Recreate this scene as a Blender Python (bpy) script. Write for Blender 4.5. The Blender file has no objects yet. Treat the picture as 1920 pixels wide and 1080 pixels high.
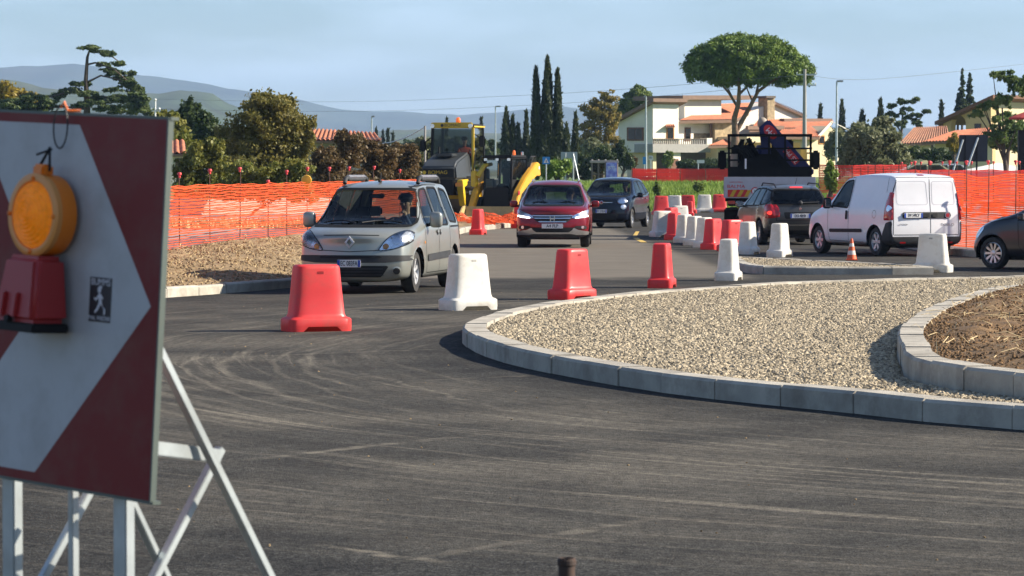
import bpy, bmesh, math, random
import numpy as np
from mathutils import Vector, Matrix, geometry
from mathutils.bvhtree import BVHTree
random.seed(7); RNG = np.random.default_rng(7)
SC = bpy.context.scene
COL = SC.collection
R = math.radians

# ------------------------------------------------------------------ camera, sky, sun, exposure
FPX, EYE, HOR = 6500.0, 1.92, 318.0          # focal length in photo pixels, eye height, horizon row
cam = bpy.data.cameras.new('camera'); camo = bpy.data.objects.new('camera', cam); COL.objects.link(camo)
camo.location = (0, 0, EYE)
camo.rotation_euler = (math.pi/2 - math.atan((540-HOR)/FPX), 0, 0)
cam.sensor_width = 36; cam.lens = FPX*36/1920
cam.clip_start = .5; cam.clip_end = 30000
cam.dof.use_dof = True; cam.dof.focus_distance = 42; cam.dof.aperture_fstop = 15
SC.camera = camo

SUN_EL, SUN_AZ = R(31), R(2)                # sun to the right of the view, hardly beyond it
sun_dir = Vector((math.cos(SUN_EL)*math.cos(SUN_AZ), math.cos(SUN_EL)*math.sin(SUN_AZ), math.sin(SUN_EL)))
W = bpy.data.worlds.new('World'); SC.world = W; W.use_nodes = True
wn = W.node_tree.nodes; wl = W.node_tree.links
bg = wn['Background']; bg.inputs['Strength'].default_value = .055
sky = wn.new('ShaderNodeTexSky'); sky.sky_type = 'NISHITA'; sky.sun_disc = False
sky.sun_elevation = SUN_EL; sky.sun_rotation = math.pi/2 - SUN_AZ
sky.air_density = 1.0; sky.dust_density = .25; sky.ozone_density = 4.0; sky.altitude = 50
# thin high cloud veil over the whole sky
tc = wn.new('ShaderNodeTexCoord'); mp = wn.new('ShaderNodeMapping')
mp.inputs['Scale'].default_value = (5, 5, 26)
nz = wn.new('ShaderNodeTexNoise'); nz.inputs['Scale'].default_value = 2.2; nz.inputs['Detail'].default_value = 7; nz.inputs['Roughness'].default_value = .5
rp = wn.new('ShaderNodeMapRange'); rp.inputs[1].default_value = .42; rp.inputs[2].default_value = .78; rp.inputs[3].default_value = 0; rp.inputs[4].default_value = .24
mx = wn.new('ShaderNodeMix'); mx.data_type = 'RGBA'
mx.inputs[7].default_value = (13, 14.6, 17, 1)
wl.new(tc.outputs['Generated'], mp.inputs['Vector']); wl.new(mp.outputs[0], nz.inputs['Vector']); wl.new(nz.outputs['Fac'], rp.inputs[0])
wl.new(rp.outputs[0], mx.inputs[0]); wl.new(sky.outputs[0], mx.inputs[6]); tn = wn.new('ShaderNodeMix'); tn.data_type = 'RGBA'; tn.blend_type = 'MULTIPLY'; tn.inputs[0].default_value = 1; tn.inputs[7].default_value = (.95, 1.02, 1.14, 1)
wl.new(mx.outputs[2], tn.inputs[6]); wl.new(tn.outputs[2], bg.inputs['Color'])
sl = bpy.data.lights.new('sun', 'SUN'); sl.energy = 5.0; sl.angle = R(.5); sl.color = (1, .91, .77)
so = bpy.data.objects.new('sun', sl); COL.objects.link(so); so.location = (60, 0, 60)
so.rotation_euler = sun_dir.to_track_quat('Z', 'Y').to_euler()
SC.view_settings.view_transform = 'Standard'; SC.view_settings.look = 'None'
SC.view_settings.exposure = 1.1; SC.view_settings.gamma = 1
SC.render.engine = 'CYCLES'
SC.cycles.use_denoising = True
SC.cycles.max_bounces = 6; SC.cycles.diffuse_bounces = 3; SC.cycles.glossy_bounces = 3; SC.cycles.transparent_max_bounces = 16
SC.cycles.volume_bounces = 0; SC.cycles.caustics_reflective = False; SC.cycles.caustics_refractive = False
SC.cycles.sample_clamp_indirect = 4

# ------------------------------------------------------------------ photo pixel -> place
def G(px, py, z=0.0):
    """ground point (height z) seen at a photo pixel"""
    d = (EYE-z)*FPX/(py-HOR); return ((px-960)*d/FPX, d)
def PX(px, d): return (px-960)*d/FPX
def PZ(py, d): return EYE + (HOR-py)*d/FPX

# ------------------------------------------------------------------ materials
MATS = {}
def nn(nt, t, **kw):
    n = nt.nodes.new(t)
    for k, v in kw.items():
        if k in n.inputs: n.inputs[k].default_value = v
        else: setattr(n, k, v)
    return n
def pm(name, col, rough=.6, metal=0, var=.12, vs=4.0, bump=0, bs=60, spec=.5, coat=0, dirt=None, dscale=2.5, damt=.4, rnd=0, emit=None, es=0, trans=0):
    """principled material: colour with noise variation, optional dirt tone, bump, per-object variation"""
    if name in MATS: return MATS[name]
    m = bpy.data.materials.new(name); m.use_nodes = True; nt = m.node_tree; L = nt.links
    p = nt.nodes['Principled BSDF']
    p.inputs['Roughness'].default_value = rough; p.inputs['Metallic'].default_value = metal
    p.inputs['Specular IOR Level'].default_value = spec; p.inputs['Coat Weight'].default_value = coat
    p.inputs['Coat Roughness'].default_value = .06
    tc = nn(nt, 'ShaderNodeTexCoord')
    nz = nn(nt, 'ShaderNodeTexNoise', Scale=vs, Detail=5, Roughness=.6); L.new(tc.outputs['Object'], nz.inputs['Vector'])
    mr = nn(nt, 'ShaderNodeMapRange'); mr.inputs[1].default_value = .3; mr.inputs[2].default_value = .7
    mr.inputs[3].default_value = 1-var; mr.inputs[4].default_value = 1+var; L.new(nz.outputs['Fac'], mr.inputs[0])
    hv = nn(nt, 'ShaderNodeHueSaturation'); hv.inputs['Color'].default_value = (*col, 1)
    src = mr.outputs[0]
    if rnd:
        oi = nn(nt, 'ShaderNodeObjectInfo'); m2 = nn(nt, 'ShaderNodeMapRange'); m2.inputs[3].default_value = 1-rnd; m2.inputs[4].default_value = 1+rnd
        L.new(oi.outputs['Random'], m2.inputs[0]); mu = nn(nt, 'ShaderNodeMath', operation='MULTIPLY'); L.new(src, mu.inputs[0]); L.new(m2.outputs[0], mu.inputs[1]); src = mu.outputs[0]
    L.new(src, hv.inputs['Value']); c = hv.outputs[0]
    if dirt:
        n2 = nn(nt, 'ShaderNodeTexNoise', Scale=dscale, Detail=8, Roughness=.7); L.new(tc.outputs['Object'], n2.inputs['Vector'])
        r2 = nn(nt, 'ShaderNodeMapRange'); r2.inputs[1].default_value = .45; r2.inputs[2].default_value = .7; r2.inputs[4].default_value = damt; L.new(n2.outputs['Fac'], r2.inputs[0])
        mx = nn(nt, 'ShaderNodeMix', data_type='RGBA'); L.new(r2.outputs[0], mx.inputs[0]); L.new(c, mx.inputs[6]); mx.inputs[7].default_value = (*dirt, 1); c = mx.outputs[2]
    L.new(c, p.inputs['Base Color'])
    if bump:
        n3 = nn(nt, 'ShaderNodeTexNoise', Scale=bs, Detail=6, Roughness=.65); L.new(tc.outputs['Object'], n3.inputs['Vector'])
        b = nn(nt, 'ShaderNodeBump', Strength=bump, Distance=.02); L.new(n3.outputs['Fac'], b.inputs['Height']); L.new(b.outputs[0], p.inputs['Normal'])
    if emit: p.inputs['Emission Color'].default_value = (*emit, 1); p.inputs['Emission Strength'].default_value = es
    if trans:
        t = nn(nt, 'ShaderNodeBsdfTranslucent'); L.new(c, t.inputs['Color'])
        ms = nn(nt, 'ShaderNodeMixShader'); ms.inputs[0].default_value = trans
        L.new(p.outputs[0], ms.inputs[1]); L.new(t.outputs[0], ms.inputs[2]); L.new(ms.outputs[0], nt.nodes['Material Output'].inputs['Surface'])
    MATS[name] = m; return m
def glass(name, tint, refl=1.0):
    if name in MATS: return MATS[name]
    m = bpy.data.materials.new(name); m.use_nodes = True; nt = m.node_tree; L = nt.links
    nt.nodes.remove(nt.nodes['Principled BSDF'])
    t = nn(nt, 'ShaderNodeBsdfTransparent'); t.inputs[0].default_value = (*tint, 1)
    g = nn(nt, 'ShaderNodeBsdfGlossy', Roughness=.02); g.inputs[0].default_value = (refl, refl, refl, 1)
    fr = nn(nt, 'ShaderNodeFresnel', IOR=1.5); ms = nn(nt, 'ShaderNodeMixShader')
    L.new(fr.outputs[0], ms.inputs[0]); L.new(t.outputs[0], ms.inputs[1]); L.new(g.outputs[0], ms.inputs[2])
    L.new(ms.outputs[0], nt.nodes['Material Output'].inputs['Surface']); MATS[name] = m; return m
def leafmat(name, c1, c2, rough=.55, vs=1.5, tr=.35):
    """foliage colour varying clump by clump between two greens, a little light coming through"""
    if name in MATS: return MATS[name]
    m = bpy.data.materials.new(name); m.use_nodes = True; nt = m.node_tree; L = nt.links
    p = nt.nodes['Principled BSDF']; p.inputs['Roughness'].default_value = rough; p.inputs['Specular IOR Level'].default_value = .3
    tc = nn(nt, 'ShaderNodeTexCoord'); nz = nn(nt, 'ShaderNodeTexNoise', Scale=vs, Detail=6, Roughness=.75); L.new(tc.outputs['Object'], nz.inputs['Vector'])
    mr = nn(nt, 'ShaderNodeMapRange'); mr.inputs[1].default_value = .35; mr.inputs[2].default_value = .65; L.new(nz.outputs['Fac'], mr.inputs[0])
    mx = nn(nt, 'ShaderNodeMix', data_type='RGBA'); L.new(mr.outputs[0], mx.inputs[0]); mx.inputs[6].default_value = (*c1, 1); mx.inputs[7].default_value = (*c2, 1)
    L.new(mx.outputs[2], p.inputs['Base Color'])
    t = nn(nt, 'ShaderNodeBsdfTranslucent'); L.new(mx.outputs[2], t.inputs['Color'])
    ms = nn(nt, 'ShaderNodeMixShader'); ms.inputs[0].default_value = tr
    L.new(p.outputs[0], ms.inputs[1]); L.new(t.outputs[0], ms.inputs[2]); L.new(ms.outputs[0], nt.nodes['Material Output'].inputs['Surface'])
    MATS[name] = m; return m

# ------------------------------------------------------------------ mesh helpers
def link(name, me, mat=None, parent=None):
    o = bpy.data.objects.new(name, me); COL.objects.link(o)
    if mat is not None:
        for m in (mat if isinstance(mat, (list, tuple)) else [mat]): me.materials.append(m)
    if parent is not None: o.parent = parent
    return o
def thing(name, label, cat, loc=(0, 0, 0), rz=0, group=None):
    o = bpy.data.objects.new(name, None); COL.objects.link(o); o.empty_display_size = .1
    o.location = loc; o.rotation_euler = (0, 0, rz); return tag(o, label, cat, group)
def tag(o, label, cat=None, group=None, kind=None):
    if label: o['label'] = label
    if cat: o['category'] = cat
    if group: o['group'] = group
    if kind: o['kind'] = kind
    return o
def struct(o): o['kind'] = 'structure'; return o
def stuff(o): o['kind'] = 'stuff'; return o
def dup(root, loc=None, rz=None, label=None, group=None, parent=None):
    r = root.copy(); COL.objects.link(r)
    if parent is not None: r.parent = parent
    if loc is not None: r.location = loc
    if rz is not None: r.rotation_euler = (0, 0, rz)
    if label: r['label'] = label
    if group: r['group'] = group
    for ch in root.children: dup(ch, parent=r)
    return r
class MB:
    """collects pieces of one part, then links them as ONE mesh object"""
    def __init__(s): s.v = []; s.f = []; s.mi = []; s.m = 0
    def add(s, vs, fs, M=None):
        b = len(s.v)
        if M is not None: vs = [tuple(M @ Vector(q)) for q in vs]
        s.v += [tuple(q) for q in vs]; s.f += [tuple(i+b for i in f) for f in fs]; s.mi += [s.m]*len(fs); return s
    def box(s, c, d, rot=None):
        x, y, z = d[0]/2, d[1]/2, d[2]/2
        vs = [(-x,-y,-z),(x,-y,-z),(x,y,-z),(-x,y,-z),(-x,-y,z),(x,-y,z),(x,y,z),(-x,y,z)]
        M = Matrix.Translation(c)
        if rot is not None: M = M @ Matrix.Rotation(rot[2], 4, 'Z') @ Matrix.Rotation(rot[1], 4, 'Y') @ Matrix.Rotation(rot[0], 4, 'X')
        return s.add(vs, [(0,3,2,1),(4,5,6,7),(0,1,5,4),(1,2,6,5),(2,3,7,6),(3,0,4,7)], M)
    def bar(s, a, b, w, h=None, up=(0, 0, 1)):
        """rectangular bar from a to b"""
        h = h or w; a = Vector(a); b = Vector(b); d = b-a; l = d.length; d.normalize(); u = Vector(up)
        if abs(d.dot(u)) > .98: u = Vector((0, 1, 0))
        x = d.cross(u).normalized(); y = x.cross(d)
        M = Matrix(((x.x, d.x, y.x, (a.x+b.x)/2), (x.y, d.y, y.y, (a.y+b.y)/2), (x.z, d.z, y.z, (a.z+b.z)/2), (0,0,0,1)))
        return s.add(*_boxvf(w, l, h), M)
    def tube(s, pts, r, n=8, cap=True):
        pts = [Vector(p) for p in pts]; rs = r if isinstance(r, (list, tuple)) else [r]*len(pts)
        vs = []; fs = []; ref = None
        for i, p in enumerate(pts):
            d = (pts[min(i+1, len(pts)-1)]-pts[max(i-1, 0)]).normalized()
            if ref is None: ref = Vector((0, 0, 1)) if abs(d.z) < .9 else Vector((1, 0, 0))
            x = d.cross(ref).normalized(); y = x.cross(d).normalized(); ref = y
            for k in range(n):
                a = 2*math.pi*k/n; vs.append(p+(x*math.cos(a)+y*math.sin(a))*rs[i])
        for i in range(len(pts)-1):
            for k in range(n):
                fs.append((i*n+k, (i+1)*n+k, (i+1)*n+(k+1) % n, i*n+(k+1) % n))
        if cap: fs += [tuple(range(n-1, -1, -1))[::-1], tuple(range((len(pts)-1)*n, len(pts)*n))[::-1]]
        return s.add(vs, fs)
    def cyl(s, a, b, r, r2=None, n=16): return s.tube([a, b], [r, r if r2 is None else r2], n)
    def lathe(s, prof, n=24, M=None):
        """profile of (r, z) turned about z"""
        vs = []; fs = []
        for r, z in prof:
            for k in range(n): a = 2*math.pi*k/n; vs.append((r*math.cos(a), r*math.sin(a), z))
        for i in range(len(prof)-1):
            for k in range(n): fs.append((i*n+k, i*n+(k+1) % n, (i+1)*n+(k+1) % n, (i+1)*n+k))
        return s.add(vs, fs, M)
    def prism(s, poly, h, M=None):
        """polygon in xy pushed up by h"""
        n = len(poly); vs = [(x, y, 0) for x, y in poly]+[(x, y, h) for x, y in poly]
        fs = [tuple(range(n-1, -1, -1)), tuple(range(n, 2*n))]+[(i, (i+1) % n, n+(i+1) % n, n+i) for i in range(n)]
        return s.add(vs, fs, M)
    def xz(s, poly, y0, y1):
        """polygon in xz pushed from y0 to y1"""
        n = len(poly); vs = [(x, y0, z) for x, z in poly]+[(x, y1, z) for x, z in poly]
        fs = [tuple(range(n)), tuple(range(2*n-1, n-1, -1))]+[((i+1) % n, i, n+i, n+(i+1) % n) for i in range(n)]
        return s.add(vs, fs)
    def ball(s, c, r, n=12, m=8, sc=(1, 1, 1)):
        vs = []; fs = []
        for i in range(m+1):
            t = math.pi*i/m
            for k in range(n): a = 2*math.pi*k/n; vs.append((c[0]+r*sc[0]*math.sin(t)*math.cos(a), c[1]+r*sc[1]*math.sin(t)*math.sin(a), c[2]+r*sc[2]*math.cos(t)))
        for i in range(m):
            for k in range(n): fs.append((i*n+k, (i+1)*n+k, (i+1)*n+(k+1) % n, i*n+(k+1) % n))
        return s.add(vs, fs)
    def build(s, name, mat, parent=None, bevel=0, smooth=False, seg=2):
        me = bpy.data.meshes.new(name); me.from_pydata(s.v, [], s.f)
        me.polygons.foreach_set('material_index', s.mi)
        bm = bmesh.new(); bm.from_mesh(me)
        bmesh.ops.recalc_face_normals(bm, faces=bm.faces)
        if bevel:
            es = [e for e in bm.edges if len(e.link_faces) == 2 and e.calc_face_angle(0) > .5]
            bmesh.ops.bevel(bm, geom=es, offset=bevel, segments=seg, affect='EDGES', clamp_overlap=True)
        bm.to_mesh(me); bm.free()
        if smooth or bevel: shade(me, smooth if not isinstance(smooth, bool) else 40)
        return link(name, me, mat, parent)
def _boxvf(w, l, h):
    x, y, z = w/2, l/2, h/2
    return [(-x,-y,-z),(x,-y,-z),(x,y,-z),(-x,y,-z),(-x,-y,z),(x,-y,z),(x,y,z),(-x,y,z)], [(0,3,2,1),(4,5,6,7),(0,1,5,4),(1,2,6,5),(2,3,7,6),(3,0,4,7)]
def shade(me, ang=40):
    me.polygons.foreach_set('use_smooth', [True]*len(me.polygons))
    if ang < 180: me.set_sharp_from_angle(angle=R(ang))
def npmesh(name, V, Fq, mat, parent=None, smooth=False):
    """big mesh from numpy arrays: V (n,3), Fq (m,3 or 4)"""
    me = bpy.data.meshes.new(name); V = np.ascontiguousarray(V, dtype=np.float32); Fq = np.ascontiguousarray(Fq, dtype=np.int32)
    k = Fq.shape[1]; me.vertices.add(len(V)); me.vertices.foreach_set('co', V.ravel())
    me.loops.add(Fq.size); me.loops.foreach_set('vertex_index', Fq.ravel())
    me.polygons.add(len(Fq)); me.polygons.foreach_set('loop_start', np.arange(0, Fq.size, k, dtype=np.int32))
    me.update(calc_edges=True)
    if smooth: shade(me, 180)
    return link(name, me, mat, parent)
def text(name, body, size, mat, parent, M, align='CENTER', ext=.001, bold=0, sx=1):
    c = bpy.data.curves.new(name, 'FONT'); c.body = body; c.size = size; c.align_x = align; c.align_y = 'CENTER'; c.extrude = ext; c.offset = bold
    t = bpy.data.objects.new(name, c); COL.objects.link(t)
    me = bpy.data.meshes.new_from_object(t.evaluated_get(bpy.context.evaluated_depsgraph_get()))
    bpy.data.objects.remove(t); bpy.data.curves.remove(c); me.name = name; me.materials.clear()
    me.transform(M @ Matrix.Diagonal((sx, 1, 1, 1))); return link(name, me, mat, parent)
def spline(pts, n=8, closed=False):
    """Catmull-Rom through points"""
    P = [np.array(p, float) for p in pts]; out = []; N = len(P)
    for i in range(N if closed else N-1):
        if closed: a, b, c, d = P[i-1], P[i], P[(i+1) % N], P[(i+2) % N]
        else: a, b, c, d = P[max(i-1, 0)], P[i], P[i+1], P[min(i+2, N-1)]
        for k in range(n):
            t = k/n; out.append(.5*((2*b)+(-a+c)*t+(2*a-5*b+4*c-d)*t*t+(-a+3*b-3*c+d)*t**3))
    if not closed: out.append(P[-1])
    return [tuple(q) for q in out]
def resample(pts, step, closed=False):
    P = [np.array(p, float) for p in pts]
    if closed: P.append(P[0])
    d = [0]
    for a, b in zip(P, P[1:]): d.append(d[-1]+np.linalg.norm(b-a))
    n = max(2, int(round(d[-1]/step)))
    s = np.linspace(0, d[-1], n+1); A = np.array(P)
    out = np.stack([np.interp(s, d, A[:, k]) for k in range(A.shape[1])], 1)
    return [tuple(q) for q in (out[:-1] if closed else out)]
def noise2(x, y, sc, seed=0):
    """cheap smooth value noise on arrays"""
    x = np.asarray(x)*sc+seed*17.3; y = np.asarray(y)*sc+seed*5.7
    xi = np.floor(x); yi = np.floor(y); xf = x-xi; yf = y-yi
    h = lambda a, b: np.modf(np.abs(np.sin(a*127.1+b*311.7+seed)*43758.5453))[0]
    u = xf*xf*(3-2*xf); v = yf*yf*(3-2*yf)
    return (h(xi, yi)*(1-u)+h(xi+1, yi)*u)*(1-v)+(h(xi, yi+1)*(1-u)+h(xi+1, yi+1)*u)*v
def fbm(x, y, sc, o=4, seed=0):
    return sum(noise2(x, y, sc*2**k, seed+k)*.5**(k+1) for k in range(o))
def inpoly(x, y, poly):
    x = np.asarray(x); y = np.asarray(y); r = np.zeros(x.shape, bool); n = len(poly)
    for i in range(n):
        x0, y0 = poly[i]; x1, y1 = poly[(i+1) % n]
        if y0 == y1: continue
        c = ((y0 > y) != (y1 > y)) & (x < (x1-x0)*(y-y0)/(y1-y0)+x0); r ^= c
    return r
def flat(name, poly, z, mat, parent=None):
    """sheet filling a polygon"""
    me = bpy.data.meshes.new(name); t = geometry.delaunay_2d_cdt([Vector(p) for p in poly], [], [list(range(len(poly)))], 1, 1e-5)
    me.from_pydata([(p.x, p.y, z) for p in t[0]], [], [f for f in t[2]]); me.update()
    for p in me.polygons:
        if p.normal.z < 0: p.flip()
    return link(name, me, mat, parent)
def gridmesh(name, poly, step, zf, mat, parent=None, smooth=True):
    """height field filling a polygon: regular inner points plus the outline"""
    xs = [p[0] for p in poly]; ys = [p[1] for p in poly]
    gx, gy = np.meshgrid(np.arange(min(xs), max(xs), step), np.arange(min(ys), max(ys), step))
    gx = gx.ravel()+RNG.uniform(-.2, .2, gx.size)*step; gy = gy.ravel()+RNG.uniform(-.2, .2, gy.size)*step
    k = inpoly(gx, gy, poly); pts = [Vector(p) for p in poly]+[Vector(p) for p in zip(gx[k].tolist(), gy[k].tolist())]
    t = geometry.delaunay_2d_cdt(pts, [], [list(range(len(poly)))], 1, 1e-4)
    V = np.array([(p.x, p.y) for p in t[0]]); Z = zf(V[:, 0], V[:, 1])
    return npmesh(name, np.column_stack([V, Z]), np.array([f for f in t[2] if len(f) == 3]), mat, parent, smooth)
# ================================================================== SETTING
def offset_path(P, w, closed=False):
    """path moved sideways by w (to the left of its direction)"""
    A = np.array(P, float); n = len(A); out = []
    for i in range(n):
        a = A[i-1] if (i or closed) else A[0]; b = A[(i+1) % n] if (i < n-1 or closed) else A[-1]
        t = b-a; t /= np.linalg.norm(t); out.append((A[i][0]-t[1]*w, A[i][1]+t[0]*w))
    return out
def asphalt():
    m = bpy.data.materials.new('asphalt'); m.use_nodes = True; nt = m.node_tree; L = nt.links; p = nt.nodes['Principled BSDF']
    ge = nn(nt, 'ShaderNodeNewGeometry'); P = ge.outputs['Position']
    def noise(vec, sc, det=6, ro=.6):
        n = nn(nt, 'ShaderNodeTexNoise', Scale=sc, Detail=det, Roughness=ro); L.new(vec, n.inputs['Vector']); return n.outputs['Fac']
    def rng(f, a, b, c=0., d=1.):
        r = nn(nt, 'ShaderNodeMapRange', interpolation_type='SMOOTHSTEP'); L.new(f, r.inputs[0])
        for i, q in enumerate((a, b, c, d)): r.inputs[i+1].default_value = q
        return r.outputs[0]
    def ma(op, a, b=None):
        n = nn(nt, 'ShaderNodeMath', operation=op)
        for i, q in enumerate((a, b)):
            if q is None: continue
            if isinstance(q, (int, float)): n.inputs[i].default_value = q
            else: L.new(q, n.inputs[i])
        return n.outputs[0]
    def comb(x, y, z=0.):
        n = nn(nt, 'ShaderNodeCombineXYZ')
        for i, q in enumerate((x, y, z)):
            if isinstance(q, (int, float)): n.inputs[i].default_value = q
            else: L.new(q, n.inputs[i])
        return n.outputs[0]
    sp = nn(nt, 'ShaderNodeSeparateXYZ'); L.new(P, sp.inputs[0]); X, Y = sp.outputs[0], sp.outputs[1]
    # wheel dust is drawn out along the lane that runs round the island (centre 22, 40)
    wob = ma('MULTIPLY', noise(P, .16, 2), .9)
    dx, dy = ma('SUBTRACT', X, 15.5), ma('SUBTRACT', Y, 36.5)
    r = ma('ADD', ma('SQRT', ma('ADD', ma('MULTIPLY', dx, dx), ma('MULTIPLY', dy, dy))), wob)
    th = ma('MULTIPLY', ma('ARCTAN2', dy, dx), 18.5)
    streak = noise(comb(ma('MULTIPLY', r, 5.5), ma('MULTIPLY', th, .16)), 1.0, 7, .66)
    fine = noise(comb(ma('MULTIPLY', r, 22.), ma('MULTIPLY', th, .30), 3.), 1.0, 5, .7)
    broad = noise(comb(ma('MULTIPLY', r, .55), ma('MULTIPLY', th, .11), 7.), 1.0, 4, .6)
    patch = noise(P, .35, 5, .6)
    # lane band that the wheels have dusted most
    lane = ma('MULTIPLY', rng(r, 16.5, 17.8), rng(r, 21.5, 27.0, 1., 0.))
    d1 = ma('MULTIPLY', rng(streak, .50, .66), rng(broad, .38, .62, .15, 1.))
    d2 = ma('MULTIPLY', rng(fine, .595, .70), rng(patch, .40, .62))
    haze = ma('MULTIPLY', rng(patch, .40, .66), .24)
    dust = ma('ADD', ma('MULTIPLY', d1, .52), ma('ADD', ma('MULTIPLY', d2, .85), haze))
    dust = ma('MULTIPLY', dust, ma('ADD', ma('MULTIPLY', lane, .85), .28))
    dust = ma('ADD', dust, ma('MULTIPLY', lane, .10))
    dust = ma('MULTIPLY', dust, ma('MULTIPLY', rng(noise(P, 13., 7, .85), .34, .66, .25, 1.7), rng(noise(comb(ma('MULTIPLY', r, 12.), ma('MULTIPLY', th, .55), 5.), 1., 6, .8), .36, .64, .6, 1.3)))
    # dusty joints between paving runs, straight lines on the road
    def seam(a, b, w, s):
        a = Vector(a); b = Vector(b); d = b-a; l = d.length; d /= l
        ux, uy = ma('SUBTRACT', X, a.x), ma('SUBTRACT', Y, a.y)
        t = ma('ADD', ma('MULTIPLY', ux, d.x), ma('MULTIPLY', uy, d.y))
        q = ma('ABSOLUTE', ma('ADD', ma('ADD', ma('MULTIPLY', ux, -d.y), ma('MULTIPLY', uy, d.x)), ma('MULTIPLY', ma('SUBTRACT', noise(P, 1.6, 5), .5), .35)))
        along = ma('MULTIPLY', rng(t, 0, l*.3), rng(t, l*.7, l, 1., 0.))
        return ma('MULTIPLY', ma('MULTIPLY', rng(q, w*.2, w, 1., 0.), along), ma('MULTIPLY', rng(noise(P, 5., 5), .36, .62), s))
    for a, b, w, s in ((G(380, 872), G(940, 812), .10, .55), (G(690, 1066), G(1300, 962), .08, .38), (G(280, 676), G(900, 652), .10, .4), (G(760, 716), G(1060, 702), .12, .35),
                       (G(560, 1020), G(860, 1062), .07, .75), (G(640, 690), G(1010, 786), .05, .4)):
        dust = ma('ADD', dust, seam(a, b, w, s))
    # wheel arcs of cars that swung round the island tip
    ax, ay = ma('SUBTRACT', X, 14.4), ma('SUBTRACT', Y, 35.0); ar = ma('ADD', ma('SQRT', ma('ADD', ma('MULTIPLY', ax, ax), ma('MULTIPLY', ay, ay))), ma('MULTIPLY', ma('SUBTRACT', noise(P, .3, 3), .5), .5))
    for R0, w0, g0, y0, y1 in ((16.45, .05, .5, 29, 38), (16.75, .035, .45, 27, 37.5), (17.25, .06, .55, 26, 38), (17.62, .03, .6, 25, 37), (18.2, .07, .5, 25, 36.5), (18.75, .04, .45, 24, 37), (19.5, .05, .35, 23, 34)):
        win = ma('MULTIPLY', ma('MULTIPLY', rng(Y, y0, y0+3.), rng(Y, y1-2., y1, 1., 0.)), rng(X, 1., 4., 1., 0.))
        dust = ma('ADD', dust, ma('MULTIPLY', ma('MULTIPLY', rng(ma('ABSOLUTE', ma('SUBTRACT', ar, R0)), w0*.3, w0*1.5, 1., 0.), win), ma('MULTIPLY', rng(noise(P, 4.+R0, 6, .8), .40, .62), g0)))
    # beyond the junction: the old, sun-bleached and sandy road
    old = rng(ma('ADD', Y, ma('MULTIPLY', ma('SUBTRACT', noise(P, .5, 4), .5), 7.)), 59.5, 62.5)
    old = ma('MULTIPLY', old, rng(ma('SUBTRACT', X, ma('MULTIPLY', ma('SUBTRACT', Y, 62.), -.02)), 3.9, 4.5, 1., .12))
    olddust = ma('MULTIPLY', old, ma('ADD', .34, ma('MULTIPLY', noise(P, .8, 6), .62)))
    # traffic leaves the two wheel paths of the near lane a little darker and cleaner
    base = nn(nt, 'ShaderNodeMix', data_type='RGBA'); base.inputs[6].default_value = (.019, .0185, .0175, 1); base.inputs[7].default_value = (.033, .032, .029, 1)
    L.new(rng(noise(P, 1.3, 6), .35, .65), base.inputs[0])
    agg = nn(nt, 'ShaderNodeTexVoronoi', Scale=75); L.new(P, agg.inputs['Vector'])
    hv = nn(nt, 'ShaderNodeMix', data_type='RGBA', blend_type='MULTIPLY'); hv.inputs[0].default_value = 1; L.new(base.outputs[2], hv.inputs[6])
    bw = nn(nt, 'ShaderNodeMapRange'); L.new(agg.outputs['Color'], bw.inputs[0]); bw.inputs[3].default_value = .35; bw.inputs[4].default_value = 1.7
    sk = ma('MULTIPLY', bw.outputs[0], ma('MULTIPLY', rng(noise(P, 24., 6, .9), .36, .64, .35, 1.75), rng(noise(P, 6., 6, .85), .34, .66, .7, 1.35)))
    L.new(sk, hv.inputs[7])
    c1 = nn(nt, 'ShaderNodeMix', data_type='RGBA'); L.new(dust, c1.inputs[0]); L.new(hv.outputs[2], c1.inputs[6]); c1.inputs[7].default_value = (.185, .163, .128, 1)
    c1.clamp_factor = True
    c2 = nn(nt, 'ShaderNodeMix', data_type='RGBA'); L.new(olddust, c2.inputs[0]); L.new(c1.outputs[2], c2.inputs[6]); c2.inputs[7].default_value = (.20, .175, .14, 1)
    L.new(c2.outputs[2], p.inputs['Base Color'])
    p.inputs['Roughness'].default_value = .95; p.inputs['Specular IOR Level'].default_value = .12
    b = nn(nt, 'ShaderNodeBump', Strength=.7, Distance=.006); L.new(agg.outputs['Distance'], b.inputs['Height']); L.new(b.outputs[0], p.inputs['Normal'])
    return m
M_ASPH = asphalt()
M_KERB = pm('kerb concrete', (.40, .365, .30), .9, var=.18, vs=2.5, bump=.4, bs=60, dirt=(.15, .125, .095), dscale=2.2, damt=.65, rnd=.10)
M_MORTAR = pm('mortar', (.38, .355, .31), .95, bump=.3)
M_GRAVBED = pm('gravel bed', (.27, .215, .14), .95, var=.3, vs=25, bump=.9, bs=45)
M_STONE = pm('gravel stone', (.335, .275, .185), .9, var=.25, vs=8, rnd=.55)
M_SOIL = pm('soil', (.155, .088, .036), .97, var=.45, vs=6, bump=1, bs=40, dirt=(.30, .19, .085), dscale=1.3, damt=.7)
M_CLOD = pm('clod', (.16, .092, .040), .97, var=.35, vs=9, rnd=.4)
M_STRAW = pm('straw', (.50, .38, .20), .8, var=.3, vs=3)
M_DIRT = pm('verge dirt', (.24, .165, .082), .97, var=.4, vs=3, bump=1, bs=30, dirt=(.22, .15, .08), dscale=.9, damt=.7)
M_DIRTST = pm('verge stone', (.25, .175, .09), .9, var=.25, vs=7, rnd=.5)
M_LOT = pm('worn paving', (.26, .24, .22), .95, var=.15, vs=.5)
M_DRY = pm('dry grass ground', (.30, .23, .09), .98, var=.4, vs=1.5, bump=.8, bs=12)
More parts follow.
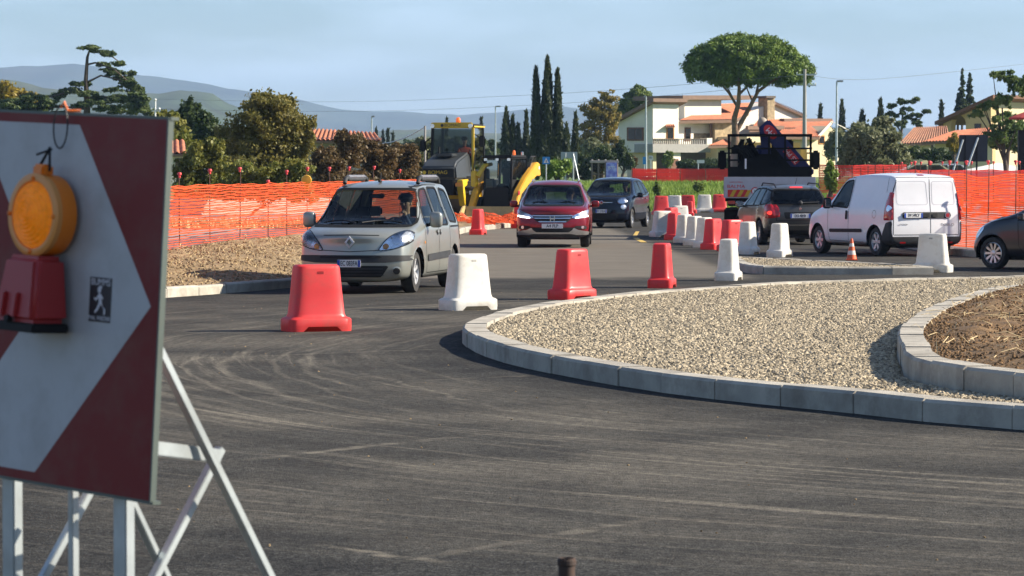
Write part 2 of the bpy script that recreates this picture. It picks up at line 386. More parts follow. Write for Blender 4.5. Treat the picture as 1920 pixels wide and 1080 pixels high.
M_GRASSG = pm('grass ground', (.11, .16, .035), .98, var=.45, vs=1.2, bump=.8, bs=10)
M_FARG = pm('far fields', (.13, .13, .06), .98, var=.5, vs=.01)

gnd = struct(npmesh('ground', np.array([(-3000, -60, -.12), (3000, -60, -.12), (3000, 330, -.12), (-3000, 330, -.12)]), np.array([(0, 1, 2, 3)]), M_DRY))
road = struct(flat('road', [(-45, -5), (45, -5), (45, 176), (-45, 176)], 0, M_ASPH))

def kerb(name, path, closed, w, z0, z1, step, kind='structure', side=1, cham=.025):
    """kerb line: mortar bed plus single stones, each its own object"""
    P = resample(path, step, closed); n = len(P); m = MB()
    Q = offset_path(P, side*w, closed)
    segs = n if closed else n-1
    for i in range(segs):
        j = (i+1) % n; a, b, c, d = P[i], P[j], Q[j], Q[i]
        e = side*.012; ia = lambda p, q: (p[0]+(q[0]-p[0])*.06, p[1]+(q[1]-p[1])*.06)
        a2, b2, c2, d2 = ia(a, d), ia(b, c), ia(c, b), ia(d, a); t = z1-.018
        vs = [(*a2, z0-.1), (*b2, z0-.1), (*c2, z0-.1), (*d2, z0-.1), (*a2, t), (*b2, t), (*c2, t), (*d2, t)]
        m.add(vs, [(4, 5, 6, 7), (0, 1, 5, 4), (2, 3, 7, 6)])
    root = struct(m.build(name, M_MORTAR))
    for i in range(segs):
        j = (i+1) % n; a, b, c, d = [np.array(q) for q in (P[i], P[j], Q[j], Q[i])]
        g = .009/max(np.linalg.norm(b-a), .1)
        a, b, c, d = a+(b-a)*g, b-(b-a)*g, c-(c-d)*g, d+(c-d)*g
        ch = cham; ic = lambda p, q: p+(q-p)/np.linalg.norm(q-p)*ch
        dz = random.uniform(-.008, .008); t = z1+dz; tn = (b-a)/np.linalg.norm(b-a); jt = np.array([-tn[1], tn[0]])*random.uniform(-.008, .008); a, b, c, d = a+jt, b+jt, c+jt, d+jt; k = [a, b, c, d]
        vs = [(*q, z0-.1) for q in k]+[(*a, t-ch), (*b, t-ch), (*c, t-.004), (*d, t-.004)]+[(*ic(a, d), t), (*ic(b, c), t), (*c, t), (*d, t)]
        fs = [(0, 1, 5, 4), (4, 5, 9, 8), (8, 9, 10, 11), (2, 3, 7, 6), (6, 7, 11, 10), (1, 2, 6, 5), (5, 6, 10, 9), (3, 0, 4, 7), (7, 4, 8, 11)]
        mb = MB().add(vs, fs); mb.build('kerb_stone', M_KERB, root)
    return root, P, Q

# ---- the roundabout island
outer = [(3.70, 25.6), (2.72, 27.2), (1.33, 29.7), (.21, 33.2), (-.30, 35.7), (-.55, 38.4), (-.49, 40.1), (-.2, 42.6), (.30, 45.1), (1.02, 47.5), (1.85, 49.7), (3.14, 52.2), (4.5, 54.2), (6.4, 55.8), (8.3, 57.2),
         (13, 60.2), (22, 62), (33, 59), (41, 51), (44, 40), (41, 29), (33, 21), (22, 18), (12, 19.8), (7, 22.3)]
OUT = spline(outer, 10, True)
kerb('island_kerb', OUT, True, .26, 0, .175, .98, side=-1)
inner = [(11, 22.3), (7.5, 23.8), (5.3, 25.3), (3.97, 26.95), (3.48, 28.4), (3.38, 29.6), (3.50, 31.1), (3.75, 33.7), (4.17, 36.6), (4.79, 39.9), (5.63, 43.6), (6.6, 47.0), (8.3, 50.0), (11, 52.5), (14, 54)]
INN = spline(inner, 10)
GRZ = .125
oin = offset_path(outer and resample(OUT, .5, True), -.25, True)
isl = struct(flat('gravel_apron', oin, GRZ, M_GRAVBED))
kerb('planter_kerb', INN, False, .25, GRZ, .34, .8, side=-1)
soilpoly = offset_path(resample(INN, .4), -.24)+[(20, 54), (20, 22)]
INA = np.array(resample(INN, .25))
def soilz(x, y):
    d = np.full(np.shape(x), 1e9)
    for q in INA: d = np.minimum(d, np.hypot(x-q[0], y-q[1]))
    return .318+np.clip((d-.27)/.5, 0, 1)*(.02+.16*fbm(x, y, .5, 3, 3)+.10*fbm(x, y, 2.4, 3, 5)+.07*np.abs(fbm(x, y, 7, 2, 9)-.35)-.06)
soilvis = [p for p in soilpoly[:-2] if p[0] < 9.5]+[(9.5, 51), (9.5, 24.2)]
struct(gridmesh('planter_soil', soilvis, .075, soilz, M_SOIL))

# ---- loose stones: scattered by geometry nodes (nobody could count them)
def rock(seed, flatness=.7):
    rg = np.random.default_rng(seed); bm = bmesh.new(); bmesh.ops.create_icosphere(bm, subdivisions=1, radius=.5)
    for v in bm.verts:
        v.co *= rg.uniform(.7, 1.15); v.co.z *= flatness; v.co.x *= 1.2
    me = bpy.data.meshes.new('rock'); bm.to_mesh(me); bm.free(); return me
def rockset(name, mat, n=4, flatness=.7):
    c = bpy.data.collections.new(name)
    for i in range(n):
        me = rock(hash(name) % 1000+i*7 if False else len(name)*31+i*7, flatness); me.materials.append(mat); c.objects.link(bpy.data.objects.new('rock', me))
    return c
def scatter(obj, coll, density, smin, smax, seed=1, tilt=3.1):
    ng = bpy.data.node_groups.new('scatter', 'GeometryNodeTree'); ng.interface.new_socket('Geometry', in_out='INPUT', socket_type='NodeSocketGeometry'); ng.interface.new_socket('Geometry', in_out='OUTPUT', socket_type='NodeSocketGeometry')
    N = ng.nodes; L = ng.links; gi = N.new('NodeGroupInput'); go = N.new('NodeGroupOutput')
    d = N.new('GeometryNodeDistributePointsOnFaces'); d.inputs['Density'].default_value = density; d.inputs['Seed'].default_value = seed
    ci = N.new('GeometryNodeCollectionInfo'); ci.inputs['Collection'].default_value = coll; ci.inputs['Separate Children'].default_value = True; ci.inputs['Reset Children'].default_value = True
    ip = N.new('GeometryNodeInstanceOnPoints'); ip.inputs['Pick Instance'].default_value = True
    rr = N.new('FunctionNodeRandomValue'); rr.data_type = 'FLOAT_VECTOR'; rr.inputs[0].default_value = (-tilt, -tilt, -3.1); rr.inputs[1].default_value = (tilt, tilt, 3.1)
    rs = N.new('FunctionNodeRandomValue'); rs.data_type = 'FLOAT'; rs.inputs[2].default_value = smin; rs.inputs[3].default_value = smax
    ri = N.new('FunctionNodeRandomValue'); ri.data_type = 'INT'; ri.inputs[4].default_value = 0; ri.inputs[5].default_value = 20
    j = N.new('GeometryNodeJoinGeometry')
    L.new(gi.outputs[0], d.inputs['Mesh']); L.new(d.outputs['Points'], ip.inputs['Points']); L.new(ci.outputs[0], ip.inputs['Instance'])
    L.new(rr.outputs[0], ip.inputs['Rotation']); L.new(rs.outputs[1], ip.inputs['Scale']); L.new(ri.outputs[2], ip.inputs['Instance Index'])
    L.new(gi.outputs[0], j.inputs[0]); L.new(ip.outputs[0], j.inputs[0]); L.new(j.outputs[0], go.inputs[0])
    md = obj.modifiers.new('scatter', 'NODES'); md.node_group = ng; return obj
GR = rockset('gravel', M_STONE, 5); CL = rockset('clods', M_CLOD, 4); VS = rockset('vergestones', M_DIRTST, 4)
oclip = [p for p in offset_path(resample(OUT[:170], .4), -.30)]
i0 = [p for p in oclip if p[0] < 10.2]
inv = [p for p in offset_path(resample(INN, .3), .03) if p[0] < 10.5]
near = [p for p in offset_path(resample(OUT[230:]+[OUT[0]], .4), -.30) if p[0] < 11]
gp = near+i0+inv[::-1]
gs = flat('loose_gravel', gp, GRZ+.004, M_GRAVBED); stuff(tag(gs, 'loose pale gravel spread over the roundabout island apron', 'gravel'))
scatter(gs, GR, 1300, .010, .068, 3)
so_ = gridmesh('soil_clods', soilvis, .30, lambda x, y: soilz(x, y)-.004, M_SOIL); stuff(tag(so_, 'brown clods of turned earth inside the planter kerb', 'soil'))
scatter(so_, CL, 260, .012, .055, 5)
def strands(n, poly, zf, lmin, lmax, w, lift=.03):
    V = []; F = []
    xs = [p[0] for p in poly]; ys = [p[1] for p in poly]
    while len(F) < n*2:
        x, y = random.uniform(min(xs), max(xs)), random.uniform(min(ys), max(ys))
        if not inpoly(np.array([x]), np.array([y]), poly)[0]: continue
        a = random.uniform(0, 6.28); l = random.uniform(lmin, lmax); z = float(zf(np.array([x]), np.array([y]))[0])+.02
        c, s = math.cos(a), math.sin(a); b = len(V); up = random.uniform(0, lift)*2; bend = random.uniform(-.3, .3)*l
        for t, dz in ((0, 0), (.5, up), (1, up*.5)):
            px, py = x+c*l*t-s*bend*t*t, y+s*l*t+c*bend*t*t
            V += [(px-s*w, py+c*w, z+dz), (px+s*w, py-c*w, z+dz+w)]
        F += [(b, b+1, b+3, b+2), (b+2, b+3, b+5, b+4)]
    return np.array(V), np.array(F)
v, f = strands(1100, soilvis, soilz, .06, .32, .0035, .05)
stuff(tag(npmesh('straw', v, f, M_STRAW), 'dry straw and roots lying on the planter soil', 'straw'))

# ---- the small traffic island beyond
tri = spline([(4.33, 65), (4.45, 63.8), (4.85, 63.35), (6.2, 63.3), (7.5, 63.35), (7.85, 63.6), (7.6, 64.1), (6.6, 66.5), (5.7, 68.5), (4.85, 70.3), (4.5, 70.3), (4.33, 69)], 8, True)
kerb('splitter_kerb', tri, True, .22, 0, .15, .8, side=1)
tin = offset_path(resample(tri, .35, True), .21, True)
gs2 = flat('loose_gravel', tin, .13, M_GRAVBED); stuff(tag(gs2, 'fine pale gravel filling the small triangular traffic island', 'gravel')); scatter(gs2, GR, 420, .02, .05, 8)

# ---- left side: kerb, dirt verge, fence line, paved lot behind
lk = spline([(-12, 43.5), (-9, 46.4), (-6.6, 49.3), (-5.15, 52), (-4.26, 54.3), (-3.55, 56.4), (-3.05, 59), (-2.75, 63), (-2.5, 70), (-2.15, 85), (-1.45, 105), (-.7, 111), (.18, 117), (1.2, 126), (2.6, 140), (4.2, 160)], 8)
kerb('verge_kerb', lk, False, .18, 0, .15, 1.0, side=1)
FEN = lambda d: (-6.15+(d-63.4)*.0844, d)
lki = offset_path(resample(lk, 1.0), .17)
vk = [p for p in lki if p[1] < 118]
vpoly = vk+[(-3.5, 118), FEN(104), FEN(90), FEN(75), FEN(63), FEN(52), FEN(43)]
lkA = np.array(resample(lk, .5))
def distk(x, y):
    d = np.full(np.shape(x), 1e9)
    for q in lkA[::2]: d = np.minimum(d, np.hypot(x-q[0], y-q[1]))
    return d
def vergez(x, y):
    d = distk(x, y); near = np.clip((d-.05)/3.2, 0, 1)
    return .135+.32*near*near*(3-2*near)+np.clip(d-.2, 0, .5)*(.30*(fbm(x, y, .8, 3, 2)-.4)+.14*(fbm(x, y, 3.5, 3, 4)-.4))
vg = struct(gridmesh('dirt_verge', vpoly, .16, vergez, M_DIRT))
vs_ = gridmesh('verge_stones', [p for p in vpoly if p[1] < 90], .5, lambda x, y: vergez(x, y)-.003, M_DIRT); stuff(tag(vs_, 'small stones and clods on the bare dirt verge', 'stones')); scatter(vs_, VS, 120, .015, .075, 6)
struct(flat('paved_lot', [FEN(43), FEN(75), FEN(104), (-3.5, 118), (-3.5, 128), (-60, 128), (-60, 43)], .42, M_LOT))
struct(flat('dry_grass', [(-30, 90), (-4.1, 88), (-3.4, 97), (-30, 100)], .43, M_DRY))
struct(flat('works_pad', [p for p in lki if p[1] >= 116.5]+[(-3.5, 160), (-3.6, 116.5)], .16, M_DIRT))
struct(flat('garden_ground', [(-60, 128), (-3.5, 128), (-3.5, 165), (-60, 165)], .43, M_GRASSG))

# ---- right side: kerb and verge
rk = spline([(34, 58), (22, 65), (15.5, 69.5), (12, 73), (10.3, 75.7), (9.75, 80), (9.6, 90), (9.9, 105), (10.8, 125), (12, 150), (12.8, 162)], 8)
kerb('pavement_kerb', rk, False, .2, 0, .15, 1.0, side=-1)
rki = offset_path(resample(rk, 1.0), -.19)
rkA = np.array(resample(rk, 1.0))
def rvz(x, y):
    d = np.full(np.shape(x), 1e9)
    for q in rkA: d = np.minimum(d, np.hypot(x-q[0], y-q[1]))
    return .145+.75*np.clip((d-2.5)/14, 0, 1)+.05*(fbm(x, y, .6, 3)-.4)*np.clip(d, 0, 1)
struct(gridmesh('right_verge', rki+[(60, 162), (60, 58)], 1.1, rvz, M_LOT))

# ---- far side: grass bank, land behind, hills
def bankz(x, y): return np.clip((y-157.5)/11, 0, 1)**.8*1.25-.02+.12*(fbm(x, y, .5, 3, 8)-.4)*np.clip((y-157)/4, 0, 1)
struct(gridmesh('grass_bank', [(-70, 157.5), (90, 157.5), (90, 335), (-70, 335)], 1.6, bankz, M_GRASSG))
struct(npmesh('far_land', np.array([(-6000, 330, 1.1), (6000, 330, 1.1), (6000, 9000, 1.1), (-6000, 9000, 1.1)]), np.array([(0, 1, 2, 3)]), M_FARG))
def ridge(name, prof, D, depth, mat, rough, seed):
    """range of hills whose skyline runs through the given photo points at distance D"""
    pxs = np.arange(-500, 2421, 10.); pr = np.array(prof); sky_ = np.interp(pxs, pr[:, 0], pr[:, 1])
    X = (pxs-960)*D/FPX; Zs = EYE+(HOR-sky_)*D/FPX+(fbm(X, X*0+seed, 1/(D*.02), 5, seed)-.48)*rough
    rows = np.linspace(0, 1, 26); V = []
    for t in rows:
        y = D-depth*(1-t)
        z = 1+(Zs-1)*(t**1.2)*(1-.30*np.sin(t*math.pi)*(fbm(X, X*0+y, 1/(depth*.25), 4, seed+3)*2-.2))
        V.append(np.column_stack([X, np.full_like(X, y), z]))
    V.append(np.column_stack([X, np.full_like(X, D+depth*.6), np.full_like(X, 1)]))
    n = len(pxs); V = np.concatenate(V); k = len(V)//n
    F = np.array([(a*n+b, a*n+b+1, (a+1)*n+b+1, (a+1)*n+b) for a in range(k-1) for b in range(n-1)])
    return struct(npmesh(name, V, F, mat, smooth=True))
M_WOOD1 = pm('far wooded hill', (.040, .055, .030), 1, var=.5, vs=.006, dirt=(.09, .075, .045), dscale=.0022, damt=.6)
M_WOOD2 = pm('near wooded hill', (.035, .055, .022), 1, var=.6, vs=.02, dirt=(.10, .10, .045), dscale=.006, damt=.6)
ridge('far_hills', [(-500, 130), (-100, 132), (0, 124), (40, 120), (75, 123), (140, 118), (190, 126), (250, 138), (300, 142), (345, 150), (400, 156), (440, 163), (490, 176), (560, 192), (620, 203), (690, 210), (740, 209), (800, 213), (860, 216), (930, 212), (1000, 205), (1050, 202), (1090, 208), (1150, 226), (1230, 240), (1330, 236), (1450, 232), (1560, 236), (1640, 238), (1800, 244), (2420, 250)], 6800, 2200, M_WOOD1, 22, 3)
ridge('wooded_hill', [(-500, 150), (-200, 160), (0, 150), (30, 152), (80, 165), (150, 172), (240, 168), (300, 172), (340, 166), (400, 175), (430, 196), (480, 215), (560, 238), (640, 244), (760, 250), (900, 252), (1000, 256), (1200, 262), (2420, 270)], 2600, 900, M_WOOD2, 10, 11)
ridge('low_wooded_rise', [(-500, 215), (0, 205), (60, 212), (200, 225), (330, 240), (500, 262), (700, 268), (820, 262), (960, 270), (1200, 272), (1600, 268), (2420, 270)], 1100, 420, M_WOOD2, 6, 19)
# the air: pale haze that fades the hills
hz = MB().box((0, 4900, 124), (13000, 10100, 252)); ho = hz.build('haze', None)
hm = bpy.data.materials.new('haze'); hm.use_nodes = True; hn = hm.node_tree; hn.nodes.remove(hn.nodes['Principled BSDF'])
pv = nn(hn, 'ShaderNodeVolumePrincipled', Density=.000095, Anisotropy=.1); pv.inputs['Color'].default_value = (.46, .67, 1, 1)
hn.links.new(pv.outputs[0], hn.nodes['Material Output'].inputs['Volume']); ho.data.materials.append(hm)
stuff(tag(ho, 'pale blue haze fading the distant hills', 'haze'))

M_YEL = pm('yellow road paint', (.55, .36, .06), .8, var=.3, vs=6, dirt=(.25, .2, .12), damt=.6)
for k, q in enumerate((((1186, 446), (1196, 446), (1214, 455), (1202, 455)), ((1192, 434), (1199, 434), (1194, 443), (1186, 443)), ((1222, 459), (1232, 460), (1262, 470), (1250, 470)))):
    struct(flat('yellow_road_line', [G(*p_) for p_ in q], .005, M_YEL))

pb = flat('road_pebbles', [(-4, 15), (5, 15), (1.2, 28.5), (-1.2, 36), (-1.2, 44), (4, 60), (-3, 60), (-4, 45)], .003, M_ASPH); stuff(tag(pb, 'stray pebbles and crumbs of dirt on the asphalt', 'pebbles')); scatter(pb, VS, .8, .006, .024, 12)
v, f = strands(900, [(p[0], p[1]) for p in vpoly if p[1] < 80], vergez, .05, .25, .004, .05)
stuff(tag(npmesh('straw', v, f, M_STRAW), 'dry straw bits on the dirt verge', 'straw'))
wd = thing('weed', 'dry pale weed stalk growing at the planter edge', 'weed', (6.15, 46.0, .12)); 
for k in range(5): MB().tube([(0, 0, 0), (.05*math.cos(k*1.3), .05*math.sin(k*1.3), .16), (.13*math.cos(k*1.3), .1*math.sin(k*1.3), .28+.03*k)], [.006, .005, .003], 5).build('stalk', M_STRAW, wd)
# ================================================================== VEHICLE TOOLKIT (car frame: x forward, y left, z up, front axle at x = 0)
def chaikin(poly, it=2):
    """corners rounded off: a small radius for it = 1, a larger one for it = 2"""
    P = [poly[0]]
    for q in poly[1:]:
        if q != P[-1]: P.append(q)
    rad = .028 if it == 1 else .065; out = []; n = len(P)
    for i in range(n):
        a, b, c = (np.array(P[k % n], float) for k in (i-1, i, i+1)); la, lc = np.linalg.norm(a-b), np.linalg.norm(c-b)
        p, q = b+(a-b)*min(rad/la, .42), b+(c-b)*min(rad/lc, .42)
        for t in (0, .33, .67, 1): out.append(tuple(p*(1-t)**2+b*2*t*(1-t)+q*t*t))
    return out
def grow(poly, w):
    """outline moved outward by w"""
    a = sum(p[0]*q[1]-q[0]*p[1] for p, q in zip(poly, poly[1:]+poly[:1]))
    return offset_path(poly, -w if a > 0 else w, True)
def circ(cx, cy, r, n=20, ry=None): return [(cx+r*math.cos(2*math.pi*k/n), cy+(ry or r)*math.sin(2*math.pi*k/n)) for k in range(n)]
VIEW = {'front': (0, -1), 'rear': (0, 1), 'left': (1, -1), 'right': (1, 1), 'top': (2, -1)}
class Shell:
    """car body skin: a cage of side columns, top, nose and tail, subdivided"""
    def __init__(s, cols, nose, tail, size, x_front, zlift=0):
        M = 7; N = len(cols); ts = (1, .93, .75, .4, 0); bm = bmesh.new(); V = {}
        def sec(c):
            x, zb, zt, w, wt, belt = c[:6]; g = zt-belt
            if g > .12: return [(w*.93, zb), (w, zb+.14), (w*1.005, (zb+belt)/2+.05), (w*.985, belt-.03), (w*.955, belt+.03), (wt+(w*.955-wt)*.38, belt+g*.6), (wt+.012, zt-.05)]
            return [(w*.93, zb), (w, zb+.14), (w*1.005, (zb+zt)/2), (w*.99, zt-.15), (w*.97, zt-.085), (w*.94, zt-.04), (w*.90, zt-.012)]
        S = [sec(c) for c in cols]
        def vert(key, co):
            if key not in V: V[key] = bm.verts.new(co)
            return V[key]
        def T(i, k):      # top row point k of column i (signed k, 0 = centre is 4)
            c = cols[i]; t = ts[abs(k)] if abs(k) < 5 else 0; sg = 1 if k >= 0 else -1
            y, z = S[i][6]; bow = c[6] if len(c) > 6 else 0; cr = c[7] if len(c) > 7 else .05
            kk = 4 if abs(k) == 4 else k
            return vert(('T', i, kk), (c[0]+bow*(1-t*t), y*t*sg, z+cr*(1-t*t)))
        def side(i, j, sg):
            if j == 6: return vert(('T', i, 0 if sg > 0 else '-0'), (cols[i][0], S[i][6][0]*sg, S[i][6][1]))
            y, z = S[i][j]; dx = 0
            if i == 0: dx = nose[j][0]
            if i == N-1: dx = -tail[j][0]
            return vert(('S', i, j, sg), (cols[i][0]+dx, y*sg, z))
        def Tk(i, q):     # q from 0 (left corner) to 8 (right corner)
            if q == 0: return side(i, 6, 1)
            if q == 8: return side(i, 6, -1)
            return T(i, q if q <= 4 else -(8-q))
        def E(end, j, q): # nose / tail grid
            i = 0 if end == 'n' else N-1
            if j == 6: return Tk(i, q)
            if q == 0: return side(i, j, 1)
            if q == 8: return side(i, j, -1)
            k = q if q <= 4 else 8-q; t = ts[k]; sg = 1 if q <= 4 else -1; y, z = S[i][j]; pr = nose if end == 'n' else tail
            x = cols[i][0]+(pr[j][0]+pr[j][1]*(1-t*t))*(1 if end == 'n' else -1)
            return vert((end, j, q), (x, y*t*sg if k < 4 else 0, z))
        def face(*v):
            try: return bm.faces.new(v)
            except ValueError: pass
        for i in range(N-1):
            for j in range(M-1):
                face(side(i, j, 1), side(i, j+1, 1), side(i+1, j+1, 1), side(i+1, j, 1))
                face(side(i, j, -1), side(i+1, j, -1), side(i+1, j+1, -1), side(i, j+1, -1))
            for q in range(8): face(Tk(i, q), Tk(i, q+1), Tk(i+1, q+1), Tk(i+1, q))
        for j in range(M-1):
            for q in range(8):
                face(E('n', j, q), E('n', j, q+1), E('n', j+1, q+1), E('n', j+1, q)); face(E('t', j, q), E('t', j+1, q), E('t', j+1, q+1), E('t', j, q+1))
        for i in range(N-1): face(side(i, 0, 1), side(i+1, 0, 1), side(i+1, 0, -1), side(i, 0, -1))
        face(*[E('n', 0, q) for q in range(9)]); face(*[E('t', 0, q) for q in range(9)])
        bmesh.ops.recalc_face_normals(bm, faces=bm.faces)
        me = bpy.data.meshes.new('cage'); bm.to_mesh(me); bm.free()
        o = bpy.data.objects.new('cage', me); COL.objects.link(o); md = o.modifiers.new('s', 'SUBSURF'); md.levels = 3; md.render_levels = 3
        ev = o.evaluated_get(bpy.context.evaluated_depsgraph_get()); m2 = bpy.data.meshes.new_from_object(ev)
        bpy.data.objects.remove(o); bpy.data.meshes.remove(me)
        s.bm = bmesh.new(); s.bm.from_mesh(m2); bpy.data.meshes.remove(m2)
        L, Wd, H, zb = size; xs = [v.co.x for v in s.bm.verts]; ys = [v.co.y for v in s.bm.verts]; zs = [v.co.z for v in s.bm.verts]
        x0, x1, z0, z1, yy = min(xs), max(xs), min(zs), max(zs), max(ys)
        for v in s.bm.verts:
            v.co.x = x_front-L+(v.co.x-x0)/(x1-x0)*L; v.co.y *= Wd/2/yy; v.co.z = zb+(v.co.z-z0)/(z1-z0)*(H-zb)
        s.bm.normal_update(); s.tree = BVHTree.FromBMesh(s.bm)
    def hit(s, view, a, b):
        ax, sg = VIEW[view]; o = [0, 0, 0]; d = [0, 0, 0]; rest = [k for k in range(3) if k != ax]
        o[rest[0]], o[rest[1]] = a, b; o[ax] = -sg*20; d[ax] = sg
        p, n, _, _ = s.tree.ray_cast(Vector(o), Vector(d)); 
        return p, n
    def reach(s, view, a, b, c):
        """hit, drawn in towards point c where the outline runs past the body"""
        for k in range(16):
            p, n = s.hit(view, a+(c[0]-a)*k/16, b+(c[1]-b)*k/16)
            if p is not None and n[VIEW[view][0]]*VIEW[view][1] < -.12: return p, n
        p, n = s.hit(view, a, b)
        if p is None: p, n, _, _ = s.tree.find_nearest(Vector((a, -VIEW[view][1], b) if VIEW[view][0] == 1 else (-VIEW[view][1]*2, a, b)))
        return p, n
    def patch(s, name, view, poly, mat, parent, off=.006, step=.04, bulge=0, thick=0, smooth=True):
        """piece of trim laid on the skin, outline given as seen from one side"""
        poly = [tuple(p) for p in resample(poly, step, True)]
        xs = [p[0] for p in poly]; ys = [p[1] for p in poly]; pts = list(poly)
        for x in np.arange(min(xs), max(xs), step):
            for y in np.arange(min(ys), max(ys), step):
                if inpoly(np.array([x]), np.array([y]), poly)[0] and min(abs(complex(x-a, y-b)) for a, b in poly) > step*.5: pts.append((x, y))
        t = geometry.delaunay_2d_cdt([Vector(p) for p in pts], [], [list(range(len(poly)))], 1, 1e-5)
        V = []
        cx, cy = sum(xs)/len(xs), sum(ys)/len(ys)
        for p in t[0]:
            h, n = s.reach(view, p.x, p.y, (cx, cy))
            e = 0
            if bulge: e = bulge*math.sqrt(max(0, min(1, min(abs(complex(p.x-a, p.y-b)) for a, b in poly)/(.35*min(max(xs)-min(xs), max(ys)-min(ys))))))
            V.append(h+n*(off+e))
        me = bpy.data.meshes.new(name); me.from_pydata(V, [], [f for f in t[2]]); me.update()
        ax, sg = VIEW[view]
        bm = bmesh.new(); bm.from_mesh(me); bm.normal_update()
        bad = [f for f in bm.faces if f.normal[ax]*sg > 0]
        if bad: bmesh.ops.reverse_faces(bm, faces=bad)
        if thick:
            r = bmesh.ops.extrude_face_region(bm, geom=bm.faces[:]); 
            for v in [g for g in r['geom'] if isinstance(g, bmesh.types.BMVert)]: v.co[ax] += -sg*thick
            bmesh.ops.recalc_face_normals(bm, faces=bm.faces)
        bm.to_mesh(me); bm.free()
        if smooth: shade(me, 50)
        return link(name, me, mat, parent)
    def ring(s, name, view, poly, w, mat, parent, off=.004, step=.03):
        """band along an outline (window rubber, seam)"""
        P = resample(poly, step, True); Q = grow(P, w); n = len(P); V = []
        ct = tuple(np.mean(P, 0))
        for a, b in zip(P, Q):
            for c in (a, b): h, nr = s.reach(view, *c, ct); V.append(h+nr*off)
        me = bpy.data.meshes.new(name); me.from_pydata(V, [], [(2*i, 2*((i+1) % n), 2*((i+1) % n)+1, 2*i+1) for i in range(n)]); me.update(); shade(me, 180)
        return link(name, me, mat, parent)
    def seams(s, name, view, lines, w, mat, parent, off=.003, step=.05):
        """thin dark joints along open lines, as one part"""
        V = []; F = []
        for ln in lines:
            P = resample(ln, step); Q = offset_path(P, w/2); K = offset_path(P, -w/2); b = len(V)
            ct = tuple(np.mean(P, 0))
            for a, c in zip(Q, K):
                for e in (a, c): h, nr = s.reach(view, *e, ct); V.append(h+nr*off)
            F += [(b+2*i, b+2*i+2, b+2*i+3, b+2*i+1) for i in range(len(P)-1)]
        me = bpy.data.meshes.new(name); me.from_pydata(V, [], F); me.update(); return stuff(link(name, me, mat, parent)) if len(lines) > 1 else link(name, me, mat, parent)
    def cut(s, view, poly, keep=.0):
        ax, sg = VIEW[view]; rest = [k for k in range(3) if k != ax]; fs = list(s.bm.faces)
        c = np.array([f.calc_center_median() for f in fs]); nr = np.array([f.normal for f in fs])
        m = inpoly(c[:, rest[0]], c[:, rest[1]], poly) & (nr[:, ax]*-sg > .05)
        if ax == 1: m &= (c[:, 1]*-sg > 0)
        if ax == 0: m &= (c[:, 0] > -1.6) if sg < 0 else (c[:, 0] < -1.6)
        bmesh.ops.delete(s.bm, geom=[f for f, q in zip(fs, m) if q], context='FACES')
    def arch(s, x, z, r, ymin):
        for sgn in (1, -1):
            fs = []
            for f in s.bm.faces:
                c = f.calc_center_median()
                if c.y*sgn > ymin and abs(c.x-x) < r*1.2 and c.z < z+r*1.2: fs.append(f)
            kill = [f for f in fs if all((v.co.x-x)**2+(v.co.z-z)**2 < r*r for v in f.verts) or (f.normal.z < -.6 and abs(f.calc_center_median().x-x) < r)]
            vs = {v for f in fs for v in f.verts}; bmesh.ops.delete(s.bm, geom=kill, context='FACES')
            for v in vs:
                if v.is_valid:
                    q = Vector((v.co.x-x, 0, v.co.z-z))
                    if q.length < r and q.length > .01:
                        if q.z > 0: q = q/q.length*r; v.co.x = x+q.x; v.co.z = z+q.z
                        else: v.co.x = x+math.copysign(math.sqrt(r*r-q.z*q.z), q.x)
    def body(s, mat, parent, name='body'):
        me = bpy.data.meshes.new(name); s.bm.to_mesh(me); s.bm.free(); shade(me, 180); return link(name, me, mat, parent)
M_RUB = pm('tyre rubber', (.018, .018, .019), .85, var=.2, vs=9, dirt=(.09, .075, .055), dscale=6, damt=.5)
M_BLK = pm('black plastic', (.011, .011, .012), .6, var=.15, vs=8, spec=.25)
M_TRIM = pm('grey bumper plastic', (.030, .031, .033), .65, spec=.3, var=.15, vs=8, dirt=(.12, .10, .08), damt=.2)
M_SEAL = pm('window seal', (.008, .008, .008), .7, var=.1, spec=.15)
M_CHR = pm('chrome', (.52, .52, .53), .22, metal=1, var=.05)
M_ALU = pm('alloy', (.50, .50, .51), .32, metal=.85, var=.08, dirt=(.20, .17, .14), dscale=6, damt=.3)
M_IN = pm('cabin cloth', (.022, .023, .026), .9, var=.2, vs=8)
M_DASH = pm('dashboard', (.035, .036, .040), .7, var=.1)
M_LENS = glass('clear lens', (.93, .95, .97), 1.0)
M_REFL = pm('lamp reflector', (.72, .74, .78), .22, metal=.8, var=.15, vs=20)
M_AMB = pm('amber lens', (.85, .32, .03), .2, var=.1)
M_RED = pm('red lens', (.42, .008, .010), .15, var=.2, vs=18, coat=.6)
M_GLS = glass('tinted window', (.50, .56, .53), .55); M_GLD = glass('dark window', (.22, .25, .25), .65)
M_PLT = pm('plate white', (.72, .72, .70), .4, var=.04); M_PBL = pm('plate blue', (.02, .07, .38), .4, var=.04); M_PTX = pm('plate letter', (.02, .02, .025), .5, var=.02)
